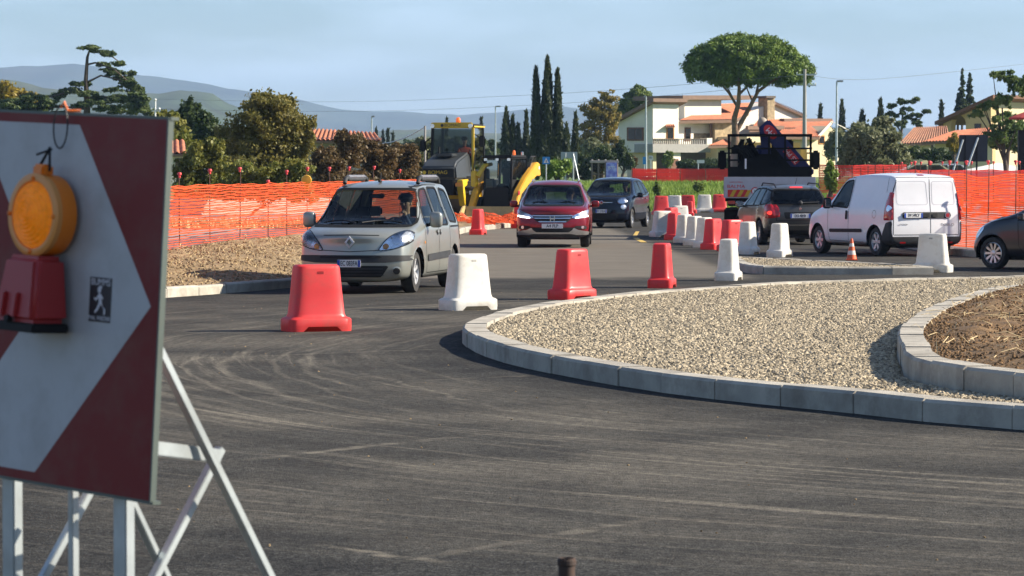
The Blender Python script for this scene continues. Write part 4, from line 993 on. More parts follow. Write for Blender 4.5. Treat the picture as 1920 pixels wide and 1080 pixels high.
# crumpled net on the ground before the machines
fn = thing('fallen_net', 'crumpled orange net heaped on the kerb before the loader', 'net'); bx0, by0 = G(900, 420, .15)
for k in range(3): 
    V = []; n = 26; W_ = 13; b = 0
    gx, gy = np.meshgrid(np.linspace(-.85, .85, n), np.linspace(-.9, .9, W_)); gz = .10+.34*np.exp(-(gx+.3-.3*k)**2*2.5-gy**2*1.2)*(.5+fbm(gx*3, gy*3, 1.3, 3, k))+.12*fbm(gx*6, gy*6, 1, 2, k+4)
    gx = gx+bx0+(-.35, .25, .75)[k]; gy = gy+by0+.2*k; Q = []
    Fq = []
    for j in range(W_):
        for i in range(n-1): p0 = (gx[j, i], gy[j, i], gz[j, i]); p1 = (gx[j, i+1], gy[j, i+1], gz[j, i+1]); c = len(Q); Q += [(p0[0], p0[1]-.014, p0[2]), (p1[0], p1[1]-.014, p1[2]), (p1[0], p1[1]+.01, p1[2]+.028), (p0[0], p0[1]+.01, p0[2]+.028)]; Fq.append((c, c+1, c+2, c+3))
    for i in range(n):
        for j in range(W_-1): p0 = (gx[j, i], gy[j, i], gz[j, i]); p1 = (gx[j+1, i], gy[j+1, i], gz[j+1, i]); c = len(Q); Q += [(p0[0]-.012, *p0[1:]), (p0[0]+.012, *p0[1:]), (p1[0]+.012, *p1[1:]), (p1[0]-.012, *p1[1:])]; Fq.append((c, c+1, c+2, c+3))
    stuff(npmesh('net', np.array(Q), np.array(Fq), M_NETO, fn))
# right: tall doubled fence behind the van and the charcoal car
rf = thing('net_fence', 'tall doubled orange net fence on rods behind the white van', 'fence')
rp = [(9.75, 84), (10.15, 80.5), (10.7, 78), (12.0, 75.8), (15.5, 72.5), (19, 69.5)]; rps = spline(rp, 6)
net_mesh('net', rps, .16, 1.05, M_NETO, rf, seed=4, strand=.028, sag=.06); net_mesh('net', [(x+.12, y+.2) for x, y in rps], .85, 1.0, M_NETO, rf, seed=7, strand=.028, sag=.09, rowstep=.055)
for k in range(0, len(rps), 3): post(rf, rps[k][0], rps[k][1]-.04, .15, 1.95, cap=True)
rf2 = thing('net_fence', 'red plastic net fence in front of the parked cars and the dark trailer board', 'fence')
p2 = [(PX(1690, 118), 118), (PX(1760, 112), 112), (PX(1830, 108), 108), (PX(1960, 104), 104)]; net_mesh('net', p2, .85, 1.05, M_NETR, rf2, seed=11, strand=.034)
for x, y in resample(p2, 1.6): post(rf2, x, y-.03, .8, 1.35, cap=True)
mf = thing('net_fence', 'red plastic net fence across the top of the grass bank', 'fence'); p3 = [(PX(1185, 172), 172), (PX(1280, 171), 171), (PX(1372, 171), 171)]
net_mesh('net', p3, 1.16, .80, M_NETR, mf, seed=13, strand=.050, rowstep=.07, colstep=.12, vert=.03); net_mesh('net', [(x, y+.3) for x, y in p3], 1.2, .72, M_NETR, mf, seed=15, strand=.04, rowstep=.07)
for x, y in resample(p3, 1.4): post(mf, x, y-.04, 1.1, .85, cap=False, r=.02)
mf2 = thing('net_fence', 'short red net fence beyond the lorry under the tall lamp post', 'fence'); p4 = [(PX(1535, 150), 150), (PX(1600, 150), 150), (PX(1700, 140), 140)]; net_mesh('net', p4, .95, 1.15, M_NETR, mf2, seed=17, strand=.045, rowstep=.07)
for x, y in resample(p4, 1.5): post(mf2, x, y-.04, .9, 1.2, cap=False, r=.02)
# yellow round lamp on the left fence
yl = thing('site_lamp', 'round yellow site lamp on the orange net fence', 'lamp'); a = (575-960)/FPX; d = (-6.15-63.4*.0844)/(a-.0844); x, y = FEN(d)
MB().lathe([(0, -.03), (.11, -.03), (.12, 0), (.11, .03), (0, .04)], 20, Matrix.Translation((x, y-.06, 1.68)) @ Matrix.Rotation(math.pi/2, 4, 'X')).build('disc', pm('lamp yellow', (.70, .38, .03), .4), yl, smooth=50); MB().box((x, y-.05, 1.50), (.10, .06, .16)).build('lamp_box', pm('lamp yellow', (.70, .38, .03)), yl, bevel=.01)
# ================================================================== VEHICLES
def add_wheels(root, sh, wb, tr, r, w, spokes, mat, rim=.62, zz=None):
    for x in (0, -wb):
        well(root, x, r, r+.075, tr-.32, tr+.02)
        for sg in (1, -1): wheel(root, x, sg*(tr-w/2+.01), r, w, rim, spokes, mat, sg)
def windows(sh, root, specs):
    """openings cut through the skin, filled with a pane and framed by its rubber"""
    for name, view, poly, mat in specs: sh.cut(view, poly)
    for name, view, poly, mat in specs:
        g = sh.patch(name, view, grow(poly, .012), mat, root, off=-.004, step=.09); sh.ring('window_seal', view, grow(poly, -.016), .040 if view in ('front', 'rear') else .032, M_SEAL, g, off=.004)
def both(poly): return [poly, [(-a, b) for a, b in poly][::-1]]

# ---------------------------------------------------------------- grey-green compact van with roof bars
def small_van(loc, rz):
    root = thing('compact_van', 'grey-green compact passenger van with roof bars and a driver in a black cap', 'van', loc, rz)
    paint = pm('sage metallic paint', (.30, .305, .268), .30, metal=.5, var=.04, coat=.5, spec=.4)
    cols = [(.58, .20, .90, .80, .7, .9, .26, .05), (.42, .19, .97, .88, .75, .97, .22, .06), (.05, .19, 1.04, .915, .8, 1.04, .16, .06), (-.30, .19, 1.09, .915, .8, 1.09, .14, .06), (-.52, .19, 1.22, .915, .755, 1.06, .20, .04),
            (-.92, .19, 1.60, .915, .68, 1.06, .20, .05), (-1.12, .19, 1.695, .915, .655, 1.06, .16, .06), (-1.6, .19, 1.745, .915, .65, 1.06, 0, .055), (-2.3, .19, 1.75, .915, .65, 1.06, 0, .055), (-2.95, .20, 1.735, .905, .65, 1.06, -.02, .05), (-3.22, .24, 1.68, .88, .63, 1.06, -.05, .05)]
    sh = Shell(cols, [(.0, .20), (.05, .22), (.06, .22), (.02, .23), (.01, .24), (0, .26)], [(.0, .04), (.07, .05), (.08, .05), (.06, .05), (.05, .05), (.0, .05)], (4.21, 1.83, 1.745, .17), .86)
    ws = chaikin([(-.80, 1.045), (-.80, 1.045), (.80, 1.045), (.80, 1.045), (.665, 1.575), (.56, 1.605), (-.56, 1.605), (-.665, 1.575)], 2)
    W1 = chaikin([(-.66, 1.07), (-.70, 1.20), (-.93, 1.52), (-1.08, 1.60), (-1.42, 1.625), (-1.44, 1.60), (-1.44, 1.05), (-1.40, 1.03), (-.70, 1.05)], 2)
    W2 = chaikin([(-1.56, 1.04), (-1.54, 1.60), (-1.60, 1.635), (-2.16, 1.63), (-2.22, 1.59), (-2.28, 1.06), (-2.22, 1.03)], 2)
    W3 = chaikin([(-2.44, 1.08), (-2.38, 1.58), (-2.44, 1.62), (-2.86, 1.58), (-2.96, 1.50), (-3.06, 1.13), (-2.98, 1.06)], 2)
    RW = chaikin([(-.66, 1.08), (.66, 1.08), (.60, 1.60), (-.60, 1.60)], 2)
    windows(sh, root, [('windscreen', 'front', ws, M_GLS), ('rear_window', 'rear', RW, M_GLS)]+[('side_window', v, p, M_GLS) for v in ('left', 'right') for p in (W1, W2, W3)])
    for p in both([(.43, .67), (.47, .72), (.54, .83), (.66, .93), (.79, .975), (.87, .93), (.885, .84), (.83, .76), (.66, .70)]):
        p = chaikin(p, 2); h = sh.patch('headlight', 'front', p, M_REFL, root, off=.004, step=.04); sh.patch('headlight_lens', 'front', grow(p, .004), M_LENS, h, off=.012, bulge=.03)
        s = 1 if sum(a for a, _ in p) > 0 else -1
        sh.patch('indicator', 'front', circ(s*.545, .735, .045), M_AMB, h, off=.012, step=.02); sh.patch('lamp_bowl', 'front', circ(s*.70, .83, .072), M_CHR, h, off=.010, step=.03); sh.ring('headlight_seal', 'front', p, .012, M_BLK, h, off=.008)
    sh.patch('bumper_band', 'front', chaikin([(-.90, .595), (-.90, .52), (-.55, .485), (.55, .485), (.90, .52), (.90, .595), (.60, .60), (-.60, .60)], 1), M_TRIM, root, off=.010)
    sh.patch('upper_grille', 'front', chaikin([(-.50, .555), (.50, .555), (.46, .60), (-.46, .60)], 1), M_BLK, root, off=.016)
    lg = sh.patch('lower_grille', 'front', chaikin([(-.60, .44), (.60, .44), (.48, .265), (-.48, .265)], 1), M_BLK, root, off=.008)
    for z in (.305, .35, .395): sh.patch('grille_slat', 'front', [(-.52, z-.008), (.52, z-.008), (.52, z+.008), (-.52, z+.008)], M_TRIM, lg, off=.02)
    for s in (1, -1):
        f = sh.patch('fog_lamp', 'front', circ(s*.70, .36, .072), paint, root, off=.012, step=.03, bulge=.01); sh.patch('fog_lens', 'front', circ(s*.70, .36, .05), M_BLK, f, off=.026, step=.03)
    sh.seams('bonnet_seam', 'front', [[(-.50, .68), (0, .655), (.50, .68)], [(-.44, .905), (0, .915), (.44, .905)]], .012, M_BLK, root)
    # diamond emblem
    b = MB(); q = [(0, .095), (.078, 0), (0, -.095), (-.078, 0)]; k = [(0, .058), (.042, 0), (0, -.058), (-.042, 0)]
    vs = []; h, _ = sh.hit('front', 0, .80)
    for p_, t in ((q, .03), (k, .035)): vs += [(h.x+t-.05*0+(-.1*(abs(b_)*1.3) if False else 0), a, .80+b_) for a, b_ in p_]
    vs += [(v[0]-.03, v[1], v[2]) for v in vs]
    fs = []
    for i in range(4):
        j = (i+1) % 4; fs += [(i, j, 4+j, 4+i), (8+i, 8+j, j, i), (4+i, 4+j, 12+j, 12+i)]
    b.add(vs, fs); b.build('emblem', pm('satin badge', (.55, .55, .56), .35, metal=.3), root)
    hp, _ = sh.hit('front', 0, .48); plate(root, hp.x+.028, .475, .37, .115, 'EC 083FA')
    for v in ('left', 'right'):
        sh.patch('side_moulding', v, chaikin([(-.62, .48), (-.60, .59), (-2.30, .62), (-2.30, .51)], 1), M_TRIM, root, off=.014)
        sh.seams('door_seam', v, [[(-.50, 1.02), (-.52, .60), (-.58, .30), (-2.26, .30)], [(-1.49, 1.64), (-1.49, .30)], [(-2.34, 1.64), (-2.34, .64)], [(-.55, 1.06), (-.85, 1.48), (-1.05, 1.645), (-1.48, 1.675), (-2.33, 1.67)]], .012, M_BLK, root)
        sh.patch('slide_rail', v, [(-2.40, .985), (-3.12, .985), (-3.12, 1.015), (-2.40, 1.015)], M_BLK, root, off=.006)
        for x in (-1.38, -1.60):
            h = sh.patch('door_handle', v, chaikin([(x-.08, .915), (x+.08, .915), (x+.08, .955), (x-.08, .955)], 1), paint, root, off=.022, step=.03); sh.patch('handle_recess', v, circ(x, .92, .075, ry=.045), M_BLK, h, off=.003, step=.03)
        sh.patch('side_repeater', v, circ(-.42, .78, .035, ry=.022), M_AMB, root, off=.008, step=.02)
        sh.patch('tail_light', v, chaikin([(-3.20, .78), (-3.32, .78), (-3.30, 1.30), (-3.18, 1.30)], 1), M_RED, root, off=.008)
    sh.arch(0, .33, .385, .45); sh.arch(-2.70, .33, .385, .45)
    sh.seams('roof_seam', 'top', [[(-1.15, .56), (-3.1, .54)], [(-1.15, -.56), (-3.1, -.54)]], .014, M_BLK, root)
    for s in (1, -1):
        r_ = MB(); r_.tube([(-1.30, s*.60, 1.70), (-1.36, s*.60, 1.765), (-1.46, s*.60, 1.795), (-1.55, s*.60, 1.765), (-2.60, s*.60, 1.765), (-2.69, s*.60, 1.795), (-2.79, s*.60, 1.765), (-2.85, s*.60, 1.70)], .034, 8)
        ro = r_.build('roof_rail', M_TRIM, root, smooth=60); MB().bar((-1.50, s*.60, 1.81), (-2.64, s*.60, 1.81), .058, .05).build('rail_bar', M_ALU, ro, bevel=.015)
    MB().tube([(-1.22, 0, 1.72), (-1.32, 0, 1.87)], [.010, .005], 6).build('antenna', M_BLK, root); MB().tube([(-1.16, 0, 1.735), (-1.28, 0, 1.735)], .022, 6).build('antenna_base', M_BLK, root)
    w = MB()
    for y0, y1 in ((.62, .05), (-.05, -.62)):
        pts = [];
        for t in np.linspace(0, 1, 8): h, n = sh.hit('front', y0+(y1-y0)*t, 1.065+.03*math.sin(t*3.1)); pts.append(h+n*.03)
        w.tube(pts, .012, 6)
    w.build('wiper', M_BLK, root)
    mirror_pair(root, -.70, .93, 1.13, .085, .20, .25, paint)
    add_wheels(root, sh, 2.70, .86, .33, .20, 7, pm('wheel cover silver', (.55, .55, .55), .4, metal=.5))
    cabin(root, .1, -3.1, .80, .40, -.50, 1.02, 1.06, [(-1.35, .40), (-1.35, -.40), (-2.25, .42), (-2.25, -.42)], .38)
    MB().box((-.98, 0, 1.50), (.03, .26, .07)).build('rear_view_mirror', M_DASH, root, bevel=.02); MB().box((-.62, .30, 1.085), (.20, .16, .02)).build('paper', M_PLT, root)
    MB().box((-2.2, 0, .26), (2.4, 1.2, .14)).box((.1, 0, .25), (.9, 1.1, .12)).build('underbody', M_BLK, root)
    sh.body(paint, root)
    m = Matrix.Translation(loc) @ Matrix.Rotation(rz, 4, 'Z'); p = m @ Vector((-1.30, .40, 0))
    person(p, rz-.12, 'driver in black cap and dark jacket, hand at chin, in the grey-green van', (.03, .05, .11), (.02, .018, .016), hat=(.012, .012, .013), z0=.66, hand_to_chin=True)
    return root

# ---------------------------------------------------------------- red SUV
def red_suv(loc, rz):
    root = thing('suv', 'dark red family SUV with lit headlights, behind the grey-green van', 'car', loc, rz)
    paint = pm('deep red metallic paint', (.19, .007, .012), .24, metal=.35, var=.05, coat=.45, spec=.3)
    cols = [(.52, .26, .90, .82, .7, .9, .32, .05), (.36, .25, .98, .90, .78, .98, .26, .06), (.0, .24, 1.045, .91, .8, 1.05, .20, .07), (-.45, .24, 1.09, .91, .8, 1.09, .16, .07), (-.72, .24, 1.20, .91, .77, 1.06, .22, .04), (-1.18, .24, 1.50, .91, .66, 1.07, .20, .05),
            (-1.45, .24, 1.585, .91, .63, 1.08, .12, .06), (-2.0, .24, 1.62, .91, .625, 1.10, 0, .05), (-2.7, .24, 1.60, .91, .62, 1.13, 0, .05), (-3.2, .28, 1.54, .89, .61, 1.16, -.05, .05), (-3.5, .34, 1.30, .84, .66, 1.12, -.10, .04)]
    sh = Shell(cols, [(-.02, .30), (.05, .30), (.06, .30), (.02, .31), (.0, .32), (0, .32)], [(.0, .05), (.08, .06), (.12, .06), (.10, .06), (.06, .06), (.0, .06)], (4.53, 1.82, 1.655, .20), .92)
    ws = chaikin([(-.76, 1.04), (-.76, 1.04), (.76, 1.04), (.76, 1.04), (.62, 1.48), (.53, 1.515), (-.53, 1.515), (-.62, 1.48)], 2)
    W1 = chaikin([(-.95, 1.08), (-1.28, 1.43), (-1.50, 1.50), (-1.86, 1.52), (-1.88, 1.50), (-1.90, 1.10)], 2); W2 = chaikin([(-1.98, 1.10), (-1.96, 1.52), (-2.55, 1.50), (-2.72, 1.44), (-2.80, 1.14)], 2); W3 = chaikin([(-2.92, 1.16), (-2.84, 1.42), (-3.10, 1.38), (-3.24, 1.22)], 2)
    RW = chaikin([(-.62, 1.12), (.62, 1.12), (.55, 1.48), (-.55, 1.48)], 2)
    windows(sh, root, [('windscreen', 'front', ws, M_GLS), ('rear_window', 'rear', RW, M_GLD)]+[('side_window', v, p, M_GLD) for v in ('left', 'right') for p in (W1, W2, W3)])
    lit = pm('lit running lamp', (.9, .9, .9), .2, emit=(1, .97, .92), es=5)
    for p in both([(.44, .735), (.56, .72), (.80, .74), (.885, .80), (.90, .90), (.86, .935), (.70, .87), (.52, .80)]):
        s = 1 if sum(a for a, _ in p) > 0 else -1; p = chaikin(p, 1)
        h = sh.patch('headlight', 'front', p, M_REFL, root, off=.005); sh.patch('headlight_lens', 'front', grow(p, .003), M_LENS, h, off=.014, bulge=.02)
        sh.patch('running_light', 'front', [(s*.56, .722), (s*.86, .765), (s*.86, .795), (s*.56, .748)], lit, h, off=.018, step=.03); sh.patch('lamp_bowl', 'front', circ(s*.74, .83, .045), lit if s > 0 else M_CHR, h, off=.013, step=.02)
    g = sh.patch('grille', 'front', chaikin([(-.50, .80), (.50, .80), (.44, .69), (.36, .625), (-.36, .625), (-.44, .69)], 1), M_BLK, root, off=.006)
    for z, w in ((.785, .52), (.725, .47), (.64, .36)): sh.patch('grille_bar', 'front', chaikin([(-w, z+.012), (w, z+.012), (w*.96, z-.014), (-w*.96, z-.014)], 1), M_CHR, g, off=.020, step=.05)
    h, _ = sh.hit('front', 0, .715); e = MB(); X = h.x+.04
    for s in (1, -1): e.bar((X, s*.056, .78), (X, s*.042, .65), .032, .02, (0, 1, 0))
    e.box((X, 0, .715), (.02, .095, .030)); e.build('emblem', M_CHR, root)
    h, _ = sh.hit('front', 0, .53); plate(root, h.x+.03, .535, .52, .115, 'A4 FLP', blue=False, size=.105)
    sh.patch('lower_intake', 'front', chaikin([(-.62, .50), (.62, .50), (.50, .37), (-.50, .37)], 1), M_BLK, root, off=.006)
    sh.patch('bumper_apron', 'front', chaikin([(-.90, .40), (-.60, .36), (.60, .36), (.90, .40), (.90, .25), (-.90, .25)], 1), M_TRIM, root, off=.008)
    sh.patch('skid_plate', 'front', chaikin([(-.50, .50), (-.62, .44), (-.88, .40), (-.88, .33), (-.60, .32), (-.46, .345), (.46, .345), (.60, .32), (.88, .33), (.88, .40), (.62, .44), (.50, .50), (.50, .455), (.40, .385), (-.40, .385), (-.50, .455)], 1), M_ALU, root, off=.022)
    for s in (1, -1):
        f = sh.patch('fog_recess', 'front', chaikin([(s*.52, .53), (s*.82, .545), (s*.84, .46), (s*.64, .455)], 1), M_BLK, root, off=.010); sh.patch('fog_lamp', 'front', circ(s*.73, .50, .036), M_REFL, f, off=.020, step=.02)
    sh.seams('bonnet_seam', 'front', [[(-.46, .815), (0, .825), (.46, .815)]], .014, M_BLK, root); [sh.seams('bonnet_line', 'top', [[(.35, q*.78), (-.5, q*.80)]], .014, M_BLK, root) for q in (1, -1)]
    for v in ('left', 'right'):
        sh.seams('door_seam', v, [[(-.62, 1.05), (-.68, .45), (-.78, .32)], [(-1.94, 1.5), (-1.94, .32)], [(-2.75, 1.1), (-2.62, .75)]], .012, M_BLK, root)
        sh.patch('sill_trim', v, [(-.42, .24), (-2.2, .24), (-2.2, .36), (-.42, .36)], M_TRIM, root, off=.008)
        for x in (-1.75, -2.6): sh.patch('door_handle', v, chaikin([(x-.1, .93), (x+.1, .93), (x+.1, .965), (x-.1, .965)], 1), paint, root, off=.02, step=.04)
        sh.patch('tail_light', v, chaikin([(-3.40, .95), (-3.58, .95), (-3.50, 1.45), (-3.40, 1.45)], 1), M_RED, root, off=.006)
    sh.arch(0, .35, .405, .45); sh.arch(-2.62, .35, .405, .45)
    for s in (1, -1): MB().tube([(-1.5, s*.58, 1.62), (-1.6, s*.58, 1.665), (-2.9, s*.57, 1.64), (-3.0, s*.57, 1.58)], .016, 6).build('roof_rail', M_ALU, root)
    mirror_pair(root, -.86, .92, 1.06, .09, .20, .17, paint)
    add_wheels(root, sh, 2.62, .88, .35, .225, 10, M_ALU, .66)
    cabin(root, .0, -3.2, .80, .45, -.60, 1.02, 1.06, [(-1.5, .38), (-1.5, -.38), (-2.35, .4), (-2.35, -.4)], -.37)
    MB().box((-1.20, 0, 1.42), (.03, .26, .06)).build('rear_view_mirror', M_DASH, root); MB().box((-.80, .55, 1.09), (.02, .13, .09), (0, -.7, 0)).build('windscreen_sticker', M_PLT, root)
    MB().box((-1.3, 0, .27), (3.8, 1.3, .14)).build('underbody', M_BLK, root)
    sh.body(paint, root)
    m = Matrix.Translation(loc) @ Matrix.Rotation(rz, 4, 'Z')
    person(m @ Vector((-1.45, -.38, 0)), rz, 'bald driver in dark top behind the wheel of the red SUV', (.03, .03, .04), (.22, .13, .09), z0=.64)
    person(m @ Vector((-1.45, .38, 0)), rz, 'fair-haired passenger with sunglasses seated in the red SUV', (.05, .04, .035), (.42, .27, .12), z0=.60, reach=(.25, .12))
    return root

# ---------------------------------------------------------------- dark blue round-eyed minicar
def navy_mpv(loc, rz):
    root = thing('hatchback', 'glossy black-blue rounded hatchback with oval headlights behind the red SUV', 'car', loc, rz)
    paint = pm('black blue paint', (.004, .006, .013), .10, var=.05, spec=.35)
    roofp = pm('pale blue roof paint', (.20, .24, .32), .25, metal=.3, var=.05, coat=.45, spec=.3)
    cols = [(.50, .22, .92, .76, .7, .92, .32, .06), (.34, .20, 1.00, .86, .76, 1.00, .26, .07), (.02, .20, 1.06, .885, .8, 1.06, .2, .07), (-.30, .20, 1.10, .885, .8, 1.10, .18, .07), (-.50, .20, 1.22, .885, .76, 1.06, .24, .04), (-.92, .20, 1.52, .885, .67, 1.06, .22, .05),
            (-1.2, .20, 1.62, .885, .64, 1.06, .14, .06), (-1.8, .20, 1.66, .885, .63, 1.07, 0, .05), (-2.5, .20, 1.64, .88, .62, 1.09, 0, .05), (-3.0, .24, 1.58, .86, .60, 1.12, -.05, .05), (-3.22, .30, 1.42, .82, .62, 1.12, -.08, .04)]
    sh = Shell(cols, [(-.04, .30), (.05, .30), (.05, .31), (.02, .31), (.0, .32), (0, .32)], [(.0, .05), (.1, .06), (.12, .06), (.10, .06), (.06, .06), (.0, .06)], (4.15, 1.78, 1.67, .17), .86)
    ws = chaikin([(-.74, 1.05), (-.74, 1.05), (.74, 1.05), (.74, 1.05), (.62, 1.52), (.54, 1.55), (-.54, 1.55), (-.62, 1.52)], 2)
    W1 = chaikin([(-.72, 1.08), (-1.02, 1.46), (-1.25, 1.54), (-1.62, 1.55), (-1.64, 1.08)], 2); W2 = chaikin([(-1.72, 1.08), (-1.70, 1.55), (-2.32, 1.54), (-2.44, 1.10)], 2); W3 = chaikin([(-2.54, 1.12), (-2.46, 1.50), (-2.86, 1.46), (-2.96, 1.18)], 2); RW = chaikin([(-.6, 1.1), (.6, 1.1), (.54, 1.5), (-.54, 1.5)], 2)
    windows(sh, root, [('windscreen', 'front', ws, M_GLS), ('rear_window', 'rear', RW, M_GLS)]+[('side_window', v, p, M_GLD) for v in ('left', 'right') for p in (W1, W2, W3)])
    for s in (1, -1):
        h = sh.patch('headlight', 'front', circ(s*.63, .89, .135, ry=.105), M_REFL, root, off=.008); sh.patch('headlight_lens', 'front', circ(s*.63, .89, .138, ry=.108), M_LENS, h, off=.016, bulge=.03)
        h = sh.patch('lower_lamp', 'front', circ(s*.68, .70, .07), M_REFL, root, off=.008, step=.03, bulge=.01); sh.ring('lamp_ring', 'front', circ(s*.68, .70, .07), .012, M_CHR, h, off=.014)
    sh.patch('chrome_bar', 'front', chaikin([(-.36, .835), (.36, .835), (.36, .855), (-.36, .855)], 1), M_CHR, root, off=.014)
    e = sh.patch('emblem', 'front', circ(0, .845, .062), M_CHR, root, off=.024, step=.03, bulge=.01); sh.patch('emblem_disc', 'front', circ(0, .845, .045), pm('badge red', (.3, .01, .015), .3), e, off=.04, step=.03)
    sh.patch('lower_grille', 'front', chaikin([(-.55, .48), (.55, .48), (.48, .28), (-.48, .28)], 1), M_BLK, root, off=.008)
    h, _ = sh.hit('front', 0, .56); plate(root, h.x+.03, .56, .37, .115, 'FC 510LK')
    for v in ('left', 'right'):
        sh.seams('door_seam', v, [[(-.50, 1.05), (-.55, .50), (-.68, .30), (-2.0, .30)], [(-1.68, 1.6), (-1.68, .30)], [(-2.42, 1.1), (-2.25, .75)]], .012, M_SEAL, root)
        for x in (-1.50, -2.28): sh.patch('door_handle', v, chaikin([(x-.09, .94), (x+.09, .94), (x+.09, .975), (x-.09, .975)], 1), M_CHR, root, off=.02, step=.04)
        sh.patch('tail_light', v, chaikin([(-3.16, .9), (-3.28, .9), (-3.25, 1.2), (-3.14, 1.2)], 1), M_RED, root, off=.006)
    sh.arch(0, .325, .38, .45); sh.arch(-2.61, .325, .38, .45)
    mirror_pair(root, -.66, .90, 1.08, .085, .19, .17, paint)
    add_wheels(root, sh, 2.61, .86, .325, .205, 8, M_ALU, .66)
    cabin(root, .0, -3.0, .78, .42, -.45, 1.02, 1.06, [(-1.3, .36), (-1.3, -.36), (-2.1, .38), (-2.1, -.38)], .36)
    MB().box((-.98, 0, 1.46), (.03, .25, .06)).build('rear_view_mirror', M_DASH, root); MB().box((-1.2, 0, .24), (3.5, 1.3, .12)).build('underbody', M_BLK, root)
    sh.patch('roof_panel', 'top', chaikin([(-1.22, .52), (-1.22, -.52), (-2.95, -.50), (-2.95, .50)], 1), roofp, root, off=.003, step=.09)
    sh.body(paint, root)
    m = Matrix.Translation(loc) @ Matrix.Rotation(rz, 4, 'Z')
    person(m @ Vector((-1.25, .36, 0)), rz-.3, 'dark-haired driver looking aside in the black-blue hatchback', (.02, .02, .025), (.02, .015, .012), z0=.64)
    return root

